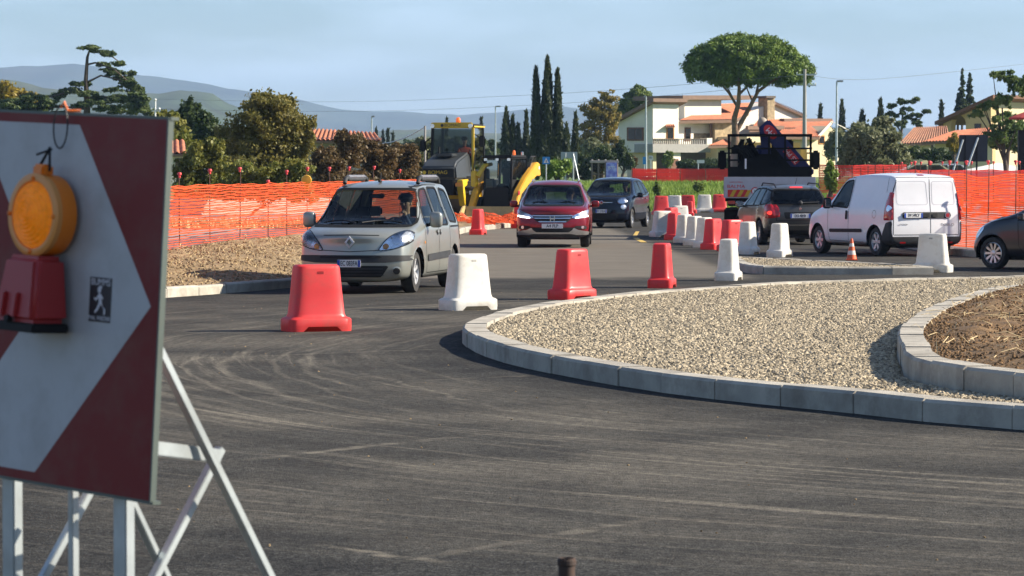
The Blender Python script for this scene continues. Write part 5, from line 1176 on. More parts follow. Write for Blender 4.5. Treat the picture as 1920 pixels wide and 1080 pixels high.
# ---------------------------------------------------------------- grey estate seen from behind
def grey_estate(loc, rz):
    root = thing('estate_car', 'dark grey estate car with roof rails queuing behind the crane lorry', 'car', loc, rz)
    paint = pm('dark grey metallic paint', (.085, .082, .074), .30, metal=.4, var=.05, coat=.45, spec=.3)
    cols = [(.54, .22, .74, .74, .7, .74, .36, .05), (.34, .20, .86, .86, .76, .86, .3, .07), (-.1, .20, .97, .905, .8, .97, .2, .07), (-.42, .20, 1.02, .905, .8, 1.02, .18, .07), (-.66, .20, 1.14, .905, .76, .98, .24, .04), (-1.12, .20, 1.42, .905, .64, .99, .2, .05),
            (-1.4, .20, 1.49, .905, .615, .99, .12, .06), (-2.0, .20, 1.535, .905, .61, 1.0, 0, .05), (-2.7, .20, 1.525, .905, .61, 1.02, 0, .05), (-3.3, .23, 1.47, .88, .60, 1.03, -.05, .05), (-3.58, .30, 1.18, .83, .66, 1.02, -.10, .05)]
    sh = Shell(cols, [(-.06, .34), (.05, .34), (.06, .34), (.02, .35), (.0, .36), (0, .36)], [(-.02, .08), (.10, .10), (.14, .10), (.10, .09), (.06, .09), (.0, .08)], (4.50, 1.81, 1.555, .18), .90)
    ws = chaikin([(-.72, .99), (.72, .99), (.58, 1.40), (-.58, 1.40)], 2); RW = chaikin([(-.70, 1.03), (-.70, 1.03), (.70, 1.03), (.70, 1.03), (.60, 1.38), (.52, 1.405), (-.52, 1.405), (-.60, 1.38)], 2)
    W1 = chaikin([(-.84, .99), (-1.22, 1.36), (-1.45, 1.425), (-1.88, 1.445), (-1.90, .99)], 1); W2 = chaikin([(-1.95, .99), (-1.94, 1.445), (-2.60, 1.44), (-2.70, 1.01)], 1); W3 = chaikin([(-2.75, 1.02), (-2.66, 1.43), (-3.10, 1.38), (-3.40, 1.12), (-3.34, 1.05)], 1)
    windows(sh, root, [('windscreen', 'front', ws, M_GLS), ('rear_window', 'rear', RW, M_GLD)]+[('side_window', v, p, M_GLD) for v in ('left', 'right') for p in (W1, W2, W3)])
    for s in (1, -1):
        h = sh.patch('tail_light', 'rear', chaikin([(s*.60, .70), (s*.86, .68), (s*.90, .90), (s*.86, 1.04), (s*.70, 1.04), (s*.62, .90)], 1), M_RED, root, off=.010, bulge=.02); sh.patch('lamp_core', 'rear', circ(s*.76, .82, .05), pm('lit brake lamp', (.6, .02, .02), .3, emit=(1, .05, .03), es=.7), h, off=.036, step=.03)
        sh.patch('tail_light', 'left' if s > 0 else 'right', chaikin([(-3.36, .70), (-3.60, .70), (-3.58, 1.03), (-3.32, 1.02), (-3.28, .86)], 1), M_RED, root, off=.010, bulge=.015)
    sh.patch('brake_lamp', 'rear', [(-.17, 1.445), (.17, 1.445), (.17, 1.465), (-.17, 1.465)], pm('lit brake lamp', (.6, .02, .02)), root, off=.02, step=.03)
    h, _ = sh.hit('rear', 0, .80); p = plate(root, h.x-.03, .745, .52, .115, 'DE3 48HN', fwd=-1); sh.patch('plate_recess', 'rear', chaikin([(-.42, .84), (.42, .84), (.38, .67), (-.38, .67)], 1), M_BLK, root, off=.006)
    e = MB(); X = h.x-.05
    for a, b in (((0, .90), (-.025, .94)), ((-.025, .94), (.02, .975)), ((0, .90), (.03, .905)), ((0, .94), (.035, .935)), ((0, .90), (-.005, .96))): e.bar((X, a[0], a[1]), (X, b[0], b[1]), .014)
    e.build('emblem', M_CHR, root)
    sh.seams('tailgate_seam', 'rear', [[(-.60, .62), (.60, .62)], [(-.56, .98), (.56, .98)], [(-.60, .62), (-.63, .9)], [(.60, .62), (.63, .9)]], .012, M_SEAL, root)
    sh.patch('bumper_strip', 'rear', chaikin([(-.80, .50), (.80, .50), (.80, .53), (-.80, .53)], 1), M_CHR, root, off=.012); sh.patch('bumper_apron', 'rear', chaikin([(-.8, .38), (.8, .38), (.72, .22), (-.72, .22)], 1), M_BLK, root, off=.008)
    w = MB(); pts = []
    for t in np.linspace(0, 1, 6): h, n = sh.hit('rear', -.02-.50*t, 1.06+.02*t); pts.append(h+n*.025)
    w.tube(pts, .014, 6).ball(pts[0], .06, 10, 6).build('wiper', M_TRIM, root)
    for v in ('left', 'right'):
        sh.seams('door_seam', v, [[(-.62, 1.0), (-.66, .45), (-.8, .28), (-2.1, .28)], [(-1.91, 1.47), (-1.91, .28)], [(-2.7, 1.04), (-2.56, .7)]], .012, M_SEAL, root)
        for x in (-1.72, -2.52): sh.patch('door_handle', v, chaikin([(x-.1, .86), (x+.1, .86), (x+.1, .9), (x-.1, .9)], 1), paint, root, off=.022, step=.04)
        sh.patch('headlight', v, chaikin([(.50, .62), (.70, .60), (.62, .72), (.28, .86), (.24, .80)], 1), M_REFL, root, off=.008)
    sh.arch(0, .32, .375, .45); sh.arch(-2.71, .32, .375, .45)
    for s in (1, -1): MB().tube([(-1.7, s*.60, 1.50), (-1.85, s*.60, 1.575), (-3.1, s*.58, 1.555), (-3.3, s*.57, 1.47)], .018, 6).build('roof_rail', M_BLK, root)
    MB().tube([(-3.0, 0, 1.54), (-3.22, 0, 1.72)], [.008, .004], 6).build('antenna', M_BLK, root)
    mirror_pair(root, -.84, .92, 1.02, .09, .19, .16, paint)
    add_wheels(root, sh, 2.71, .885, .32, .205, 7, M_ALU, .64)
    cabin(root, .0, -3.3, .78, .40, -.55, .95, 1.0, [(-1.4, .37), (-1.4, -.37), (-2.25, .38), (-2.25, -.38)], .36)
    MB().box((-1.4, 0, .24), (3.8, 1.3, .12)).build('underbody', M_BLK, root)
    sh.body(paint, root); return root

# ---------------------------------------------------------------- white delivery van seen from behind
def white_van(loc, rz):
    root = thing('delivery_van', 'white panel van with split rear doors and grey bumper, waiting beside the small gravel island', 'van', loc, rz)
    paint = pm('white van paint', (.74, .74, .75), .32, var=.03, coat=.6)
    cols = [(.60, .24, .86, .80, .7, .86, .26, .05), (.42, .22, .95, .88, .76, .95, .22, .06), (.0, .22, 1.05, .915, .8, 1.05, .16, .06), (-.28, .22, 1.11, .915, .8, 1.11, .14, .06), (-.5, .22, 1.24, .915, .76, 1.07, .2, .04), (-.98, .22, 1.66, .915, .70, 1.08, .2, .05),
            (-1.2, .22, 1.755, .915, .69, 1.08, .14, .06), (-1.8, .22, 1.81, .915, .70, 1.08, 0, .05), (-2.5, .22, 1.82, .915, .71, 1.08, 0, .045), (-3.1, .22, 1.81, .912, .72, 1.08, 0, .04), (-3.44, .24, 1.775, .90, .735, 1.08, -.01, .035), (-3.50, .25, 1.72, .895, .73, 1.08, -.01, .02)]
    sh = Shell(cols, [(-.02, .20), (.05, .22), (.06, .22), (.02, .23), (.01, .24), (0, .26)], [(.0, .02), (.06, .03), (.06, .03), (.04, .03), (.03, .02), (.0, .01)], (4.39, 1.83, 1.845, .20), .87)
    ws = chaikin([(-.78, 1.06), (.78, 1.06), (.66, 1.62), (-.66, 1.62)], 2); W1 = chaikin([(-.64, 1.10), (-.70, 1.24), (-1.0, 1.58), (-1.15, 1.66), (-1.46, 1.68), (-1.48, 1.66), (-1.48, 1.08), (-1.44, 1.06)], 2)
    windows(sh, root, [('windscreen', 'front', ws, M_GLS), ('side_window', 'left', W1, M_GLS), ('side_window', 'right', W1, M_GLS)])
    sh.seams('rear_door_seam', 'rear', [[(-.10, 1.76), (-.10, .48)], [(-.80, .48), (.80, .48)], [(-.70, 1.74), (.70, 1.74)], [(.70, 1.74), (.80, 1.4), (.82, .48)], [(-.70, 1.74), (-.80, 1.4), (-.82, .48)]], .014, M_TRIM, root)
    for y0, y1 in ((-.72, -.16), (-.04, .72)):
        p = chaikin([(y0+.04, 1.66), (y1-.0, 1.66), (y1, 1.15), (y0, 1.15)], 2); sh.ring('panel_crease_shade', 'rear', p, .012, pm('van crease shade', (.50, .50, .52), .4), root, off=.003)  # grey line paints the shade along the edge of the pressed panel
    hb = sh.patch('handle_strip', 'rear', chaikin([(.60, .98), (.60, .98), (.60, .84), (.60, .84), (-.58, .84), (-.62, .91), (-.58, .98)], 1), M_TRIM, root, off=.014)
    sh.patch('door_handle', 'rear', [(-.06, .95), (.10, .95), (.10, .87), (-.06, .87)], M_BLK, hb, off=.03); sh.patch('door_handle', 'rear', [(-.26, .95), (-.14, .95), (-.14, .87), (-.26, .87)], M_BLK, hb, off=.03)
    e = sh.patch('emblem', 'rear', circ(-.52, .91, .065), M_CHR, root, off=.026, step=.03); sh.patch('emblem_disc', 'rear', circ(-.52, .91, .048), pm('badge red', (.3, .01, .015), .3), e, off=.034, step=.03)
    h, _ = sh.hit('rear', .36, .91); plate(root, h.x-.032, .91, .46, .11, 'EW 549CV', ty=.34, fwd=-1)
    T = Matrix(((0, 0, -1, h.x-.012), (-1, 0, 0, -.52), (0, 1, 0, .70), (0, 0, 0, 1))); text('model_letters', 'DOBLO', .075, M_CHR, root, T, sx=1.3)
    T = Matrix(((0, 0, -1, h.x-.012), (-1, 0, 0, .58), (0, 1, 0, .715), (0, 0, 0, 1))); text('maker_letters', '16V Multijet', .045, M_CHR, root, T)
    for s in (1, -1):
        p = [(s*.80, .86), (s*.93, .86), (s*.93, 1.42), (s*.84, 1.42), (s*.80, 1.2)]
        h = sh.patch('tail_light', 'left' if s > 0 else 'right', chaikin([(-3.20, .80), (-3.52, .80), (-3.52, 1.42), (-3.30, 1.42), (-3.22, 1.2)], 1), M_RED, root, off=.012, bulge=.02); sh.patch('lamp_core', 'left' if s > 0 else 'right', circ(-3.40, 1.06, .07), M_REFL, h, off=.036, step=.03)
        sh.patch('tail_light', 'rear', chaikin([(s*.82, .80), (s*.915, .80), (s*.86, 1.42), (s*.80, 1.42)], 1), M_RED, root, off=.010)
        v = 'left' if s > 0 else 'right'
        sh.patch('corner_bumper', v, [(-3.08, .22), (-3.55, .22), (-3.55, .80), (-3.30, .74), (-3.15, .50)], M_TRIM, root, off=.012)
        sh.patch('side_moulding', v, chaikin([(-.62, .50), (-.62, .58), (-2.20, .60), (-2.20, .52)], 1), M_BLK, root, off=.014)
        sh.seams('door_seam', v, [[(-.50, 1.08), (-.54, .55), (-.60, .32), (-2.2, .30)], [(-1.53, 1.72), (-1.53, .30)], [(-.58, 1.10), (-.95, 1.60), (-1.15, 1.72), (-1.52, 1.745)], [(-3.16, 1.78), (-3.16, 1.42)]], .012, M_TRIM, root)
        sh.patch('door_handle', v, chaikin([(-1.49, .80), (-1.40, .80), (-1.40, 1.0), (-1.49, 1.0)], 1), M_BLK, root, off=.02, step=.03)
        sh.ring('fuel_flap' if s > 0 else 'flap_line', v, circ(-2.75, .93, .085), .008, M_TRIM, root)
    sh.patch('rear_bumper', 'rear', chaikin([(-.93, .44), (.93, .44), (.93, .22), (-.93, .22)], 1), M_TRIM, root, off=.02)
    for s in (1, -1): sh.patch('reflector', 'rear', [(s*.52, .30), (s*.66, .30), (s*.66, .335), (s*.52, .335)], M_RED, root, off=.03, step=.03)
    sh.patch('brake_lamp', 'rear', [(-.03, 1.78), (.13, 1.78), (.13, 1.805), (-.03, 1.805)], M_RED, root, off=.012, step=.03)
    sh.arch(0, .32, .385, .45); sh.arch(-2.76, .32, .385, .45)
    mirror_pair(root, -.70, .93, 1.16, .085, .19, .25, M_BLK)
    add_wheels(root, sh, 2.76, .87, .32, .20, 6, pm('wheel cover silver', (.55, .55, .55), .4, metal=.5), .66)
    cabin(root, .1, -1.75, .80, .42, -.45, 1.03, 1.06, [(-1.3, .40), (-1.3, -.40)], .38); MB().box((-1.78, 0, 1.0), (.05, 1.30, 1.3)).build('bulkhead', M_IN, root)
    MB().box((-1.4, 0, .26), (3.9, 1.3, .14)).box((-3.0, -.3, .30), (.5, .5, .14)).build('underbody', M_BLK, root)
    sh.body(paint, root); return root

# ---------------------------------------------------------------- charcoal hatchback leaving the frame
def charcoal_car(loc, rz):
    root = thing('hatchback', 'charcoal hatchback with multi-spoke wheels beside the orange net fence', 'car', loc, rz)
    paint = pm('charcoal metallic paint', (.022, .024, .030), .28, metal=.4, var=.05, coat=.45, spec=.3)
    cols = [(.48, .22, .72, .72, .7, .72, .34, .05), (.28, .20, .86, .84, .76, .86, .28, .07), (-.1, .20, .97, .86, .8, .97, .2, .07), (-.42, .20, 1.03, .86, .8, 1.03, .18, .07), (-.66, .20, 1.15, .86, .72, .98, .24, .04), (-1.12, .20, 1.40, .86, .61, .99, .2, .05),
            (-1.4, .20, 1.45, .86, .59, .99, .12, .06), (-2.0, .20, 1.475, .86, .59, 1.0, 0, .05), (-2.6, .20, 1.44, .86, .58, 1.02, 0, .05), (-3.0, .24, 1.34, .84, .57, 1.03, -.05, .05), (-3.2, .30, 1.10, .79, .62, 1.0, -.10, .05)]
    sh = Shell(cols, [(-.06, .32), (.05, .34), (.06, .34), (.02, .35), (.0, .36), (0, .34)], [(-.02, .08), (.10, .10), (.14, .10), (.10, .09), (.06, .09), (.0, .08)], (4.06, 1.70, 1.49, .18), .84)
    ws = chaikin([(-.70, .99), (.70, .99), (.55, 1.36), (-.55, 1.36)], 2); W1 = chaikin([(-.86, 1.01), (-1.22, 1.32), (-1.45, 1.38), (-1.80, 1.39), (-1.82, 1.02)], 2); W2 = chaikin([(-1.90, 1.02), (-1.88, 1.39), (-2.4, 1.36), (-2.56, 1.04)], 2); RW = chaikin([(-.6, 1.05), (.6, 1.05), (.5, 1.34), (-.5, 1.34)], 2)
    windows(sh, root, [('windscreen', 'front', ws, M_GLS), ('rear_window', 'rear', RW, M_GLD)]+[('side_window', v, p, M_GLD) for v in ('left', 'right') for p in (W1, W2)])
    for v in ('left', 'right'):
        sh.patch('headlight', v, chaikin([(.40, .60), (.68, .62), (.62, .74), (.26, .84), (.22, .78)], 1), M_REFL, root, off=.008)
        sh.seams('door_seam', v, [[(-.6, 1.0), (-.64, .45), (-.78, .28), (-2.0, .28)], [(-1.86, 1.4), (-1.86, .28)], [(.10, .90), (-.55, 1.0)]], .012, M_SEAL, root)
        sh.patch('door_handle', v, chaikin([(-1.76, .86), (-1.58, .86), (-1.58, .9), (-1.76, .9)], 1), paint, root, off=.022, step=.04); sh.patch('tail_light', v, chaikin([(-3.0, .75), (-3.18, .75), (-3.12, 1.1), (-3.02, 1.1)], 1), M_RED, root, off=.008)
    for p in both([(.36, .60), (.66, .62), (.76, .76), (.70, .80), (.50, .70)]): sh.patch('headlight', 'front', chaikin(p, 1), M_REFL, root, off=.010)
    sh.patch('lower_grille', 'front', chaikin([(-.5, .45), (.5, .45), (.42, .26), (-.42, .26)], 1), M_BLK, root, off=.008); h, _ = sh.hit('front', 0, .50); plate(root, h.x+.03, .52, .37, .115, 'DW 731RB')
    sh.arch(0, .31, .365, .42); sh.arch(-2.51, .31, .365, .42)
    mirror_pair(root, -.80, .87, 1.02, .09, .18, .15, paint); add_wheels(root, sh, 2.51, .83, .31, .195, 10, M_ALU, .70)
    cabin(root, .0, -2.9, .74, .40, -.55, .95, 1.0, [(-1.4, .35), (-1.4, -.35), (-2.15, .36), (-2.15, -.36)], .35); MB().box((-1.2, 0, .24), (3.4, 1.2, .12)).build('underbody', M_BLK, root)
    sh.body(paint, root); return root
# ================================================================== LORRY WITH CRANE, ROLLER, SKID LOADER
def crane_lorry(loc, rz):
    root = thing('crane_lorry', 'flatbed lorry with folded dark blue loading crane behind a black rack', 'truck', loc, rz)
    grey = pm('tailgate grey paint', (.46, .46, .48), .45, var=.06, dirt=(.25, .23, .20), damt=.2); blk = pm('black rack paint', (.007, .007, .008), .75, spec=.1)
    blue = pm('crane blue paint', (.010, .015, .095), .40, var=.1, spec=.3); cream = pm('cab ochre paint', (.50, .38, .10), .4, var=.05, coat=.5)
    redp = pm('red print', (.55, .02, .02), .5); yel = pm('amber print', (.60, .36, .02), .5); wht = pm('white print', (.75, .75, .75), .5)
    # frame: x forward, rear face at x = 0
    MB().box((.03, 0, 1.43), (.06, 2.50, .58)).build('tailgate', grey, root, bevel=.012)
    for s in (1, -1): MB().box((2.3, s*1.24, 1.40), (4.5, .04, .50)).build('side_board', grey, root, bevel=.01)
    MB().box((2.3, 0, 1.10), (4.5, 2.44, .10)).build('load_bed', blk, root)
    T = lambda y, z, x=-.003: Matrix(((0, 0, -1, x), (-1, 0, 0, y), (0, 1, 0, z), (0, 0, 0, 1)))
    st = MB().box((-.006, .88, 1.27), (.008, .54, .20)).build('hazard_panel', redp, root)
    for k in range(3): MB().add([(-.013, 1.10-k*.2, 1.18), (-.013, 1.0-k*.2, 1.18), (-.013, .90-k*.2+.0, 1.36), (-.013, 1.0-k*.2, 1.36)], [(0, 1, 2, 3)]).build('hazard_stripe', yel, st)
    text('maker_letters', 'BALMA', .13, redp, root, T(.92, 1.455), sx=1.2); text('small_letters', 'CARROZZERIA', .05, redp, root, T(.92, 1.575), sx=1.1)
    sg = MB().lathe([(0, .0), (.11, .0), (.11, .006), (0, .006)], 24, T(.40, 1.33)).build('speed_disc', redp, root); MB().lathe([(0, .007), (.08, .007), (.08, .010), (0, .010)], 24, T(.40, 1.33)).build('disc_face', wht, sg); text('disc_number', '70', .10, M_PTX, sg, T(.40, 1.33, -.015))
    MB().box((.12, 0, 1.00), (.14, 2.3, .16)).build('rear_bumper', blk, root, bevel=.02); plate(root, -.02, .98, .30, .10, 'AK 92', ty=.78, fwd=-1, blue=False)
    for s in (1, -1): MB().box((.03, s*1.05, 1.02), (.05, .22, .09)).build('tail_light', M_RED, root, bevel=.015)
    for x in (1.2, 5.4):
        for s in (1, -1):
            wheel(root, x, s*1.02, .42, .28 if x > 3 else .46, .58, 8, M_TRIM, s); MB().box((x-.5, s*1.02, .55), (.02, .46, .55)).build('mud_flap', blk, root)
    for s in (1, -1): MB().box((3.3, s*.42, .90), (6.6, .10, .20)).build('chassis_rail', blk, root)
    # black tubular rack at the rear of the bed
    rk = MB()
    for y in (1.12, .02, -.42, -1.12): rk.bar((.30, y, 1.15), (.30, y, 2.86), .07 if abs(y) > 1 else .10, .06)
    for z in (2.86, 2.50, 2.18): rk.bar((.30, 1.16, z), (.30, -1.16, z), .075 if z > 2.8 else .05, .075 if z > 2.8 else .05)
    rk.build('rack', blk, root); MB().box((.34, 0, 1.82), (.10, 2.30, .36)).build('rack_board', blk, root, bevel=.01)
    # crane: column, main boom folded down to the right, inner boom, rams
    cb = MB().box((1.2, .18, 1.6), (.6, .7, 1.0)).cyl((1.2, .18, 2.0), (1.2, .18, 2.6), .24, .20).build('crane_column', blue, root, bevel=.03)
    MB().bar((.85, .18, 3.22), (.80, .02, 1.7), .26, .26, (1, 0, 0)).build('inner_boom', blue, root, bevel=.03)
    MB().box((.95, .25, 1.95), (.7, 1.7, .8)).box((.8, .75, 2.35), (.4, .6, .5)).build('crane_base', blk, root, bevel=.05); MB().box((.75, -.35, 2.3), (.3, .6, .9)).build('valve_block', blk, root, bevel=.04)
    bo = MB().bar((.60, .18, 3.18), (.60, -1.10, 1.72), .40, .30, (1, 0, 0)).build('outer_boom', blue, root, bevel=.04)
    MB().ball((.75, .20, 3.20), .15, 14, 10, (1, 1, 1.1)).build('boom_joint', pm('joint tan', (.30, .25, .19), .6), root, smooth=60)
    MB().bar((.95, .95, 2.45), (.95, .25, 2.05), .20, .20, (1, 0, 0)).build('folded_jib', blue, root, bevel=.03)
    for a, b in (((.55, .75, 2.75), (.62, .85, 2.1)), ((.62, .60, 2.78), (.7, .30, 2.25)), ((.5, -.30, 2.3), (.5, .05, 1.8))):
        r_ = MB().cyl(a, b, .06, n=10).build('hydraulic_ram', blk, root); MB().cyl(b, tuple(2*q-p for p, q in zip(a, [p+(q-p)*.55 for p, q in zip(a, b)])), .03, n=8).build('ram_rod', M_CHR, r_)
    hs = MB()
    for k in range(5): hs.tube([(.5, .80-k*.10, 2.70+.05*(k % 2)), (.45, .90-k*.08, 2.50), (.5, .70-k*.07, 2.25)], .022, 6)
    stuff(hs.build('hoses', blk, root)); MB().cyl((.55, .98, 2.35), (.55, .98, 1.95), .10, n=14).build('oil_bottle', pm('joint tan', (.30, .25, .19)), root); MB().box((.27, .66, 2.08), (.02, .05, .28)).build('white_strip', wht, root)
    d = Vector((0, -1.28, -1.46)).normalized(); nrm = Vector((-1, 0, 0)); d = -d; up = nrm.cross(d)
    def onboom(t, off=0): 
        c = Vector((.425, .18, 3.18))-d*t+up*off; return Matrix(((d.x, up.x, nrm.x, c.x), (d.y, up.y, nrm.y, c.y), (d.z, up.z, nrm.z, c.z), (0, 0, 0, 1)))
    lo = MB().lathe([(0, 0), (.15, 0), (.15, .005), (0, .005)], 24, onboom(.30) @ Matrix.Diagonal((1.5, 1, 1, 1))).build('logo_oval', redp, bo); text('logo_letters', 'PM', .20, wht, lo, onboom(.30) @ Matrix.Translation((0, 0, .008)))
    lb = MB().box((0, 0, 0), (.50, .20, .006)).build('boom_panel', redp, bo); lb.data.transform(onboom(1.18)); text('boom_letters', '7.5 PM', .17, wht, bo, onboom(1.18) @ Matrix.Translation((0, 0, .008))); text('boom_letters', 'SP', .15, redp, bo, onboom(1.62) @ Matrix.Translation((0, 0, .008)))
    text('joint_letters', 'X', .14, wht, root, Matrix(((0, 0, -1, .70), (-1, 0, 0, .17), (0, 1, 0, 3.02), (0, 0, 0, 1))))
    # cab
    cabm = MB().box((5.5, 0, 1.75), (1.7, 2.16, 1.9)).build('cab', cream, root, bevel=.18, seg=4); MB().box((4.63, 0, 2.25), (.02, 1.3, .5)).build('cab_rear_window', M_GLD, cabm, bevel=.01)
    for s in (1, -1):
        MB().box((5.7, s*1.085, 2.1), (.9, .02, .6)).build('door_window', M_GLD, cabm, bevel=.02); mo = MB().box((6.2, s*1.36, 2.2), (.12, .24, .55)).build('mirror', blk, root, bevel=.05); MB().bar((6.2, s*1.06, 2.4), (6.2, s*1.30, 2.4), .04).build('mirror_arm', blk, mo)
    return root

def soil_roller(loc, rz):
    root = thing('road_roller', 'black and yellow road roller with glazed cab and orange beacon, parked behind the kerb', 'roller', loc, rz)
    yl = pm('machine yellow', (.62, .42, .015), .4, var=.1, dirt=(.25, .18, .08), damt=.35, dscale=3); bk = pm('hood charcoal', (.035, .038, .038), .42, var=.15); tan = pm('dusty yellow', (.45, .31, .09), .6, var=.2)
    # frame: x forward (towards the engine hood end), ground z = 0
    hd = MB().add([(1.9, -.62, 1.42), (1.9, .62, 1.42), (1.95, .60, 1.86), (1.95, -.60, 1.86), (.2, -.72, 1.42), (.2, .72, 1.42), (.2, .62, 2.36), (.2, -.62, 2.36), (1.55, .58, 2.06), (1.55, -.58, 2.06)],
                  [(0, 1, 2, 3), (3, 2, 8, 9), (9, 8, 6, 7), (1, 5, 6, 8, 2), (4, 0, 3, 9, 7), (4, 5, 1, 0)]).build('engine_hood', bk, root, bevel=.06, seg=3)
    MB().box((1.965, 0, 1.64), (.03, 1.12, .28)).build('hood_grille', M_BLK, hd, bevel=.01)
    T = lambda x, y, z: Matrix(((0, 0, 1, x), (1, 0, 0, y), (0, 1, 0, z), (0, 0, 0, 1)))
    text('maker_letters', 'BOMAG', .17, yl, hd, T(1.985, -.02, 1.66), sx=1.15); MB().lathe([(0, 0), (.07, 0), (.07, .01), (0, .01)], 6, T(1.985, -.50, 1.66)).build('maker_mark', yl, hd)
    MB().box((.9, 0, 2.26), (.7, .6, .10)).build('air_intake', bk, hd, bevel=.03); MB().tube([(.6, -.35, 2.2), (.6, -.35, 2.55)], .04, 8).build('exhaust_pipe', M_BLK, hd)
    ch = MB().box((.6, 0, 1.15), (2.5, 1.0, .55)).box((-1.4, 0, 1.2), (2.2, .9, .6)).build('chassis', M_BLK, root, bevel=.03)
    for s in (1, -1):
        f = MB().xz([(1.75, 1.40), (1.75, 1.10), (1.40, .50), (1.15, .50), (1.45, 1.15), (.3, 1.35), (.3, 1.45)], s*.60, s*.80).build('fender', yl, root, bevel=.02)
        lp = MB().box((1.78, s*.68, 1.24), (.04, .26, .13)).build('lamp_cluster', M_AMB, root, bevel=.015); MB().box((1.79, s*.42, 1.24), (.04, .14, .12)).build('work_lamp', M_REFL, root, bevel=.01)
        w = MB().lathe([(.32, -.26), (.62, -.28), (.74, -.20), (.76, 0), (.74, .20), (.62, .28), (.32, .26)], 36, Matrix.Translation((.55, s*.85, .76)) @ Matrix.Rotation(-s*math.pi/2, 4, 'X')); wo = w.build('wheel', M_RUB, root, smooth=50)
        MB().lathe([(0, .16), (.30, .20), (.34, .26)], 24, Matrix.Translation((.55, s*.85, .76)) @ Matrix.Rotation(-s*math.pi/2, 4, 'X')).build('hub', yl, wo)
        tr = MB()
        for k in range(22):
            a = 2*math.pi*k/22; c = Vector((.55+.75*math.cos(a), s*.85, .76+.75*math.sin(a))); tr.box(c, (.07, .50, .05), (0, -a+math.pi/2, .35))
        stuff(tr.build('tread', M_RUB, wo))
    dr = MB().lathe([(0, -1.0), (.72, -1.0), (.75, -.97), (.75, .97), (.72, 1.0), (0, 1.0)], 48, Matrix.Translation((-2.3, 0, .75)) @ Matrix.Rotation(math.pi/2, 4, 'X')); dr.build('drum', pm('drum steel', (.22, .20, .18), .45, metal=.7), root, smooth=50)
    MB().box((-2.3, 1.1, .85), (1.9, .12, .3)).box((-2.3, -1.1, .85), (1.9, .12, .3)).box((-1.35, 0, .9), (.12, 2.3, .35)).build('drum_frame', yl, root)
    # cab
    cb = thing  # (posts, roof, glass are parts of the roller)
    ps = MB()
    for x, y in ((.12, .75), (.12, -.75), (-1.35, .75), (-1.35, -.75)): MB().bar((x, y, 1.7), (x-.06*(1 if x > 0 else -1), y*.97, 3.22), .09, .09).build('cab_post', yl if (x > 0 and y > 0) else M_BLK, root, bevel=.015)
    rf = MB().box((-.62, 0, 3.28), (1.62, 1.56, .14)).build('cab_roof', M_BLK, root, bevel=.05); MB().box((.20, 0, 3.30), (.10, 1.50, .20)).build('roof_sign', yl, rf, bevel=.03); text('roof_letters', 'BOMAG', .15, M_PTX, rf, T(.256, .04, 3.30), sx=1.1); MB().lathe([(0, 0), (.06, 0), (.06, .01), (0, .01)], 6, T(.256, -.33, 3.30)).build('roof_mark', M_PTX, rf)
    MB().box((-.62, .785, 3.26), (1.5, .02, .05)).build('gutter', yl, rf)
    for y in (.68, -.68): MB().cyl((.18, y, 3.28), (.27, y, 3.28), .075, n=14).build('roof_lamp', M_REFL, rf)
    MB().lathe([(.07, 3.35), (.08, 3.40), (.085, 3.50), (.06, 3.57), (0, 3.59)], 16, Matrix.Translation((-.3, .10, 0))).build('beacon', pm('beacon orange', (.75, .12, .02), .25, emit=(1, .2, .02), es=.25), rf, smooth=60)
    MB().add([(.10, -.70, 1.85), (.10, .70, 1.85), (.05, .69, 3.18), (.05, -.69, 3.18)], [(0, 1, 2, 3)]).build('windscreen', M_GLD, root)
    for s in (1, -1): MB().add([(.06, s*.77, 1.75), (-1.30, s*.77, 1.75), (-1.28, s*.75, 3.2), (.02, s*.75, 3.2)], [(0, 1, 2, 3)]).build('side_window', M_GLS, root)
    MB().add([(-1.36, -.70, 2.1), (-1.36, .70, 2.1), (-1.34, .69, 3.18), (-1.34, -.69, 3.18)], [(0, 1, 2, 3)]).build('rear_window', M_GLS, root)
    MB().box((-.62, 0, 1.70), (1.55, 1.55, .12)).build('cab_floor', M_BLK, root); MB().box((-.1, 0, 1.98), (.25, .9, .5)).build('dashboard', M_DASH, root, bevel=.04); MB().box((-.95, 0, 1.95), (.5, .5, .15)).box((-1.18, 0, 2.3), (.12, .5, .7)).build('operator_seat', M_IN, root, bevel=.03)
    mi = MB().box((-.05, 1.02, 2.75), (.08, .22, .40)).build('mirror', M_BLK, root, bevel=.04); MB().bar((.0, .76, 3.0), (-.02, 1.0, 2.85), .035).build('mirror_arm', M_BLK, mi)
    mi = MB().box((-.05, -1.10, 2.60), (.08, .22, .40)).build('mirror', M_BLK, root, bevel=.04); MB().bar((.0, -.76, 2.9), (-.02, -1.05, 2.7), .035).build('mirror_arm', M_BLK, mi)
    hr = MB(); 
    for s in (1, -1): hr.tube([(.3, s*.80, 1.45), (.3, s*.86, 2.3), (.18, s*.84, 2.42), (-.02, s*.80, 2.4)], .022, 6)
    for k, s in enumerate((1, -1)): MB().tube([(.3, s*.80, 1.45), (.3, s*.86, 2.3), (.18, s*.84, 2.42), (-.02, s*.80, 2.4)], .022, 6).build('hand_rail', M_BLK, root)
    m = Matrix.Translation(loc) @ Matrix.Rotation(rz, 4, 'Z'); person(m @ Vector((-.72, .22, 1.42)), rz+.3, 'operator in orange high-visibility jacket seated in the roller cab', (.70, .09, .02), (.08, .05, .03), z0=.62, hat=(.65, .10, .02))
    return root

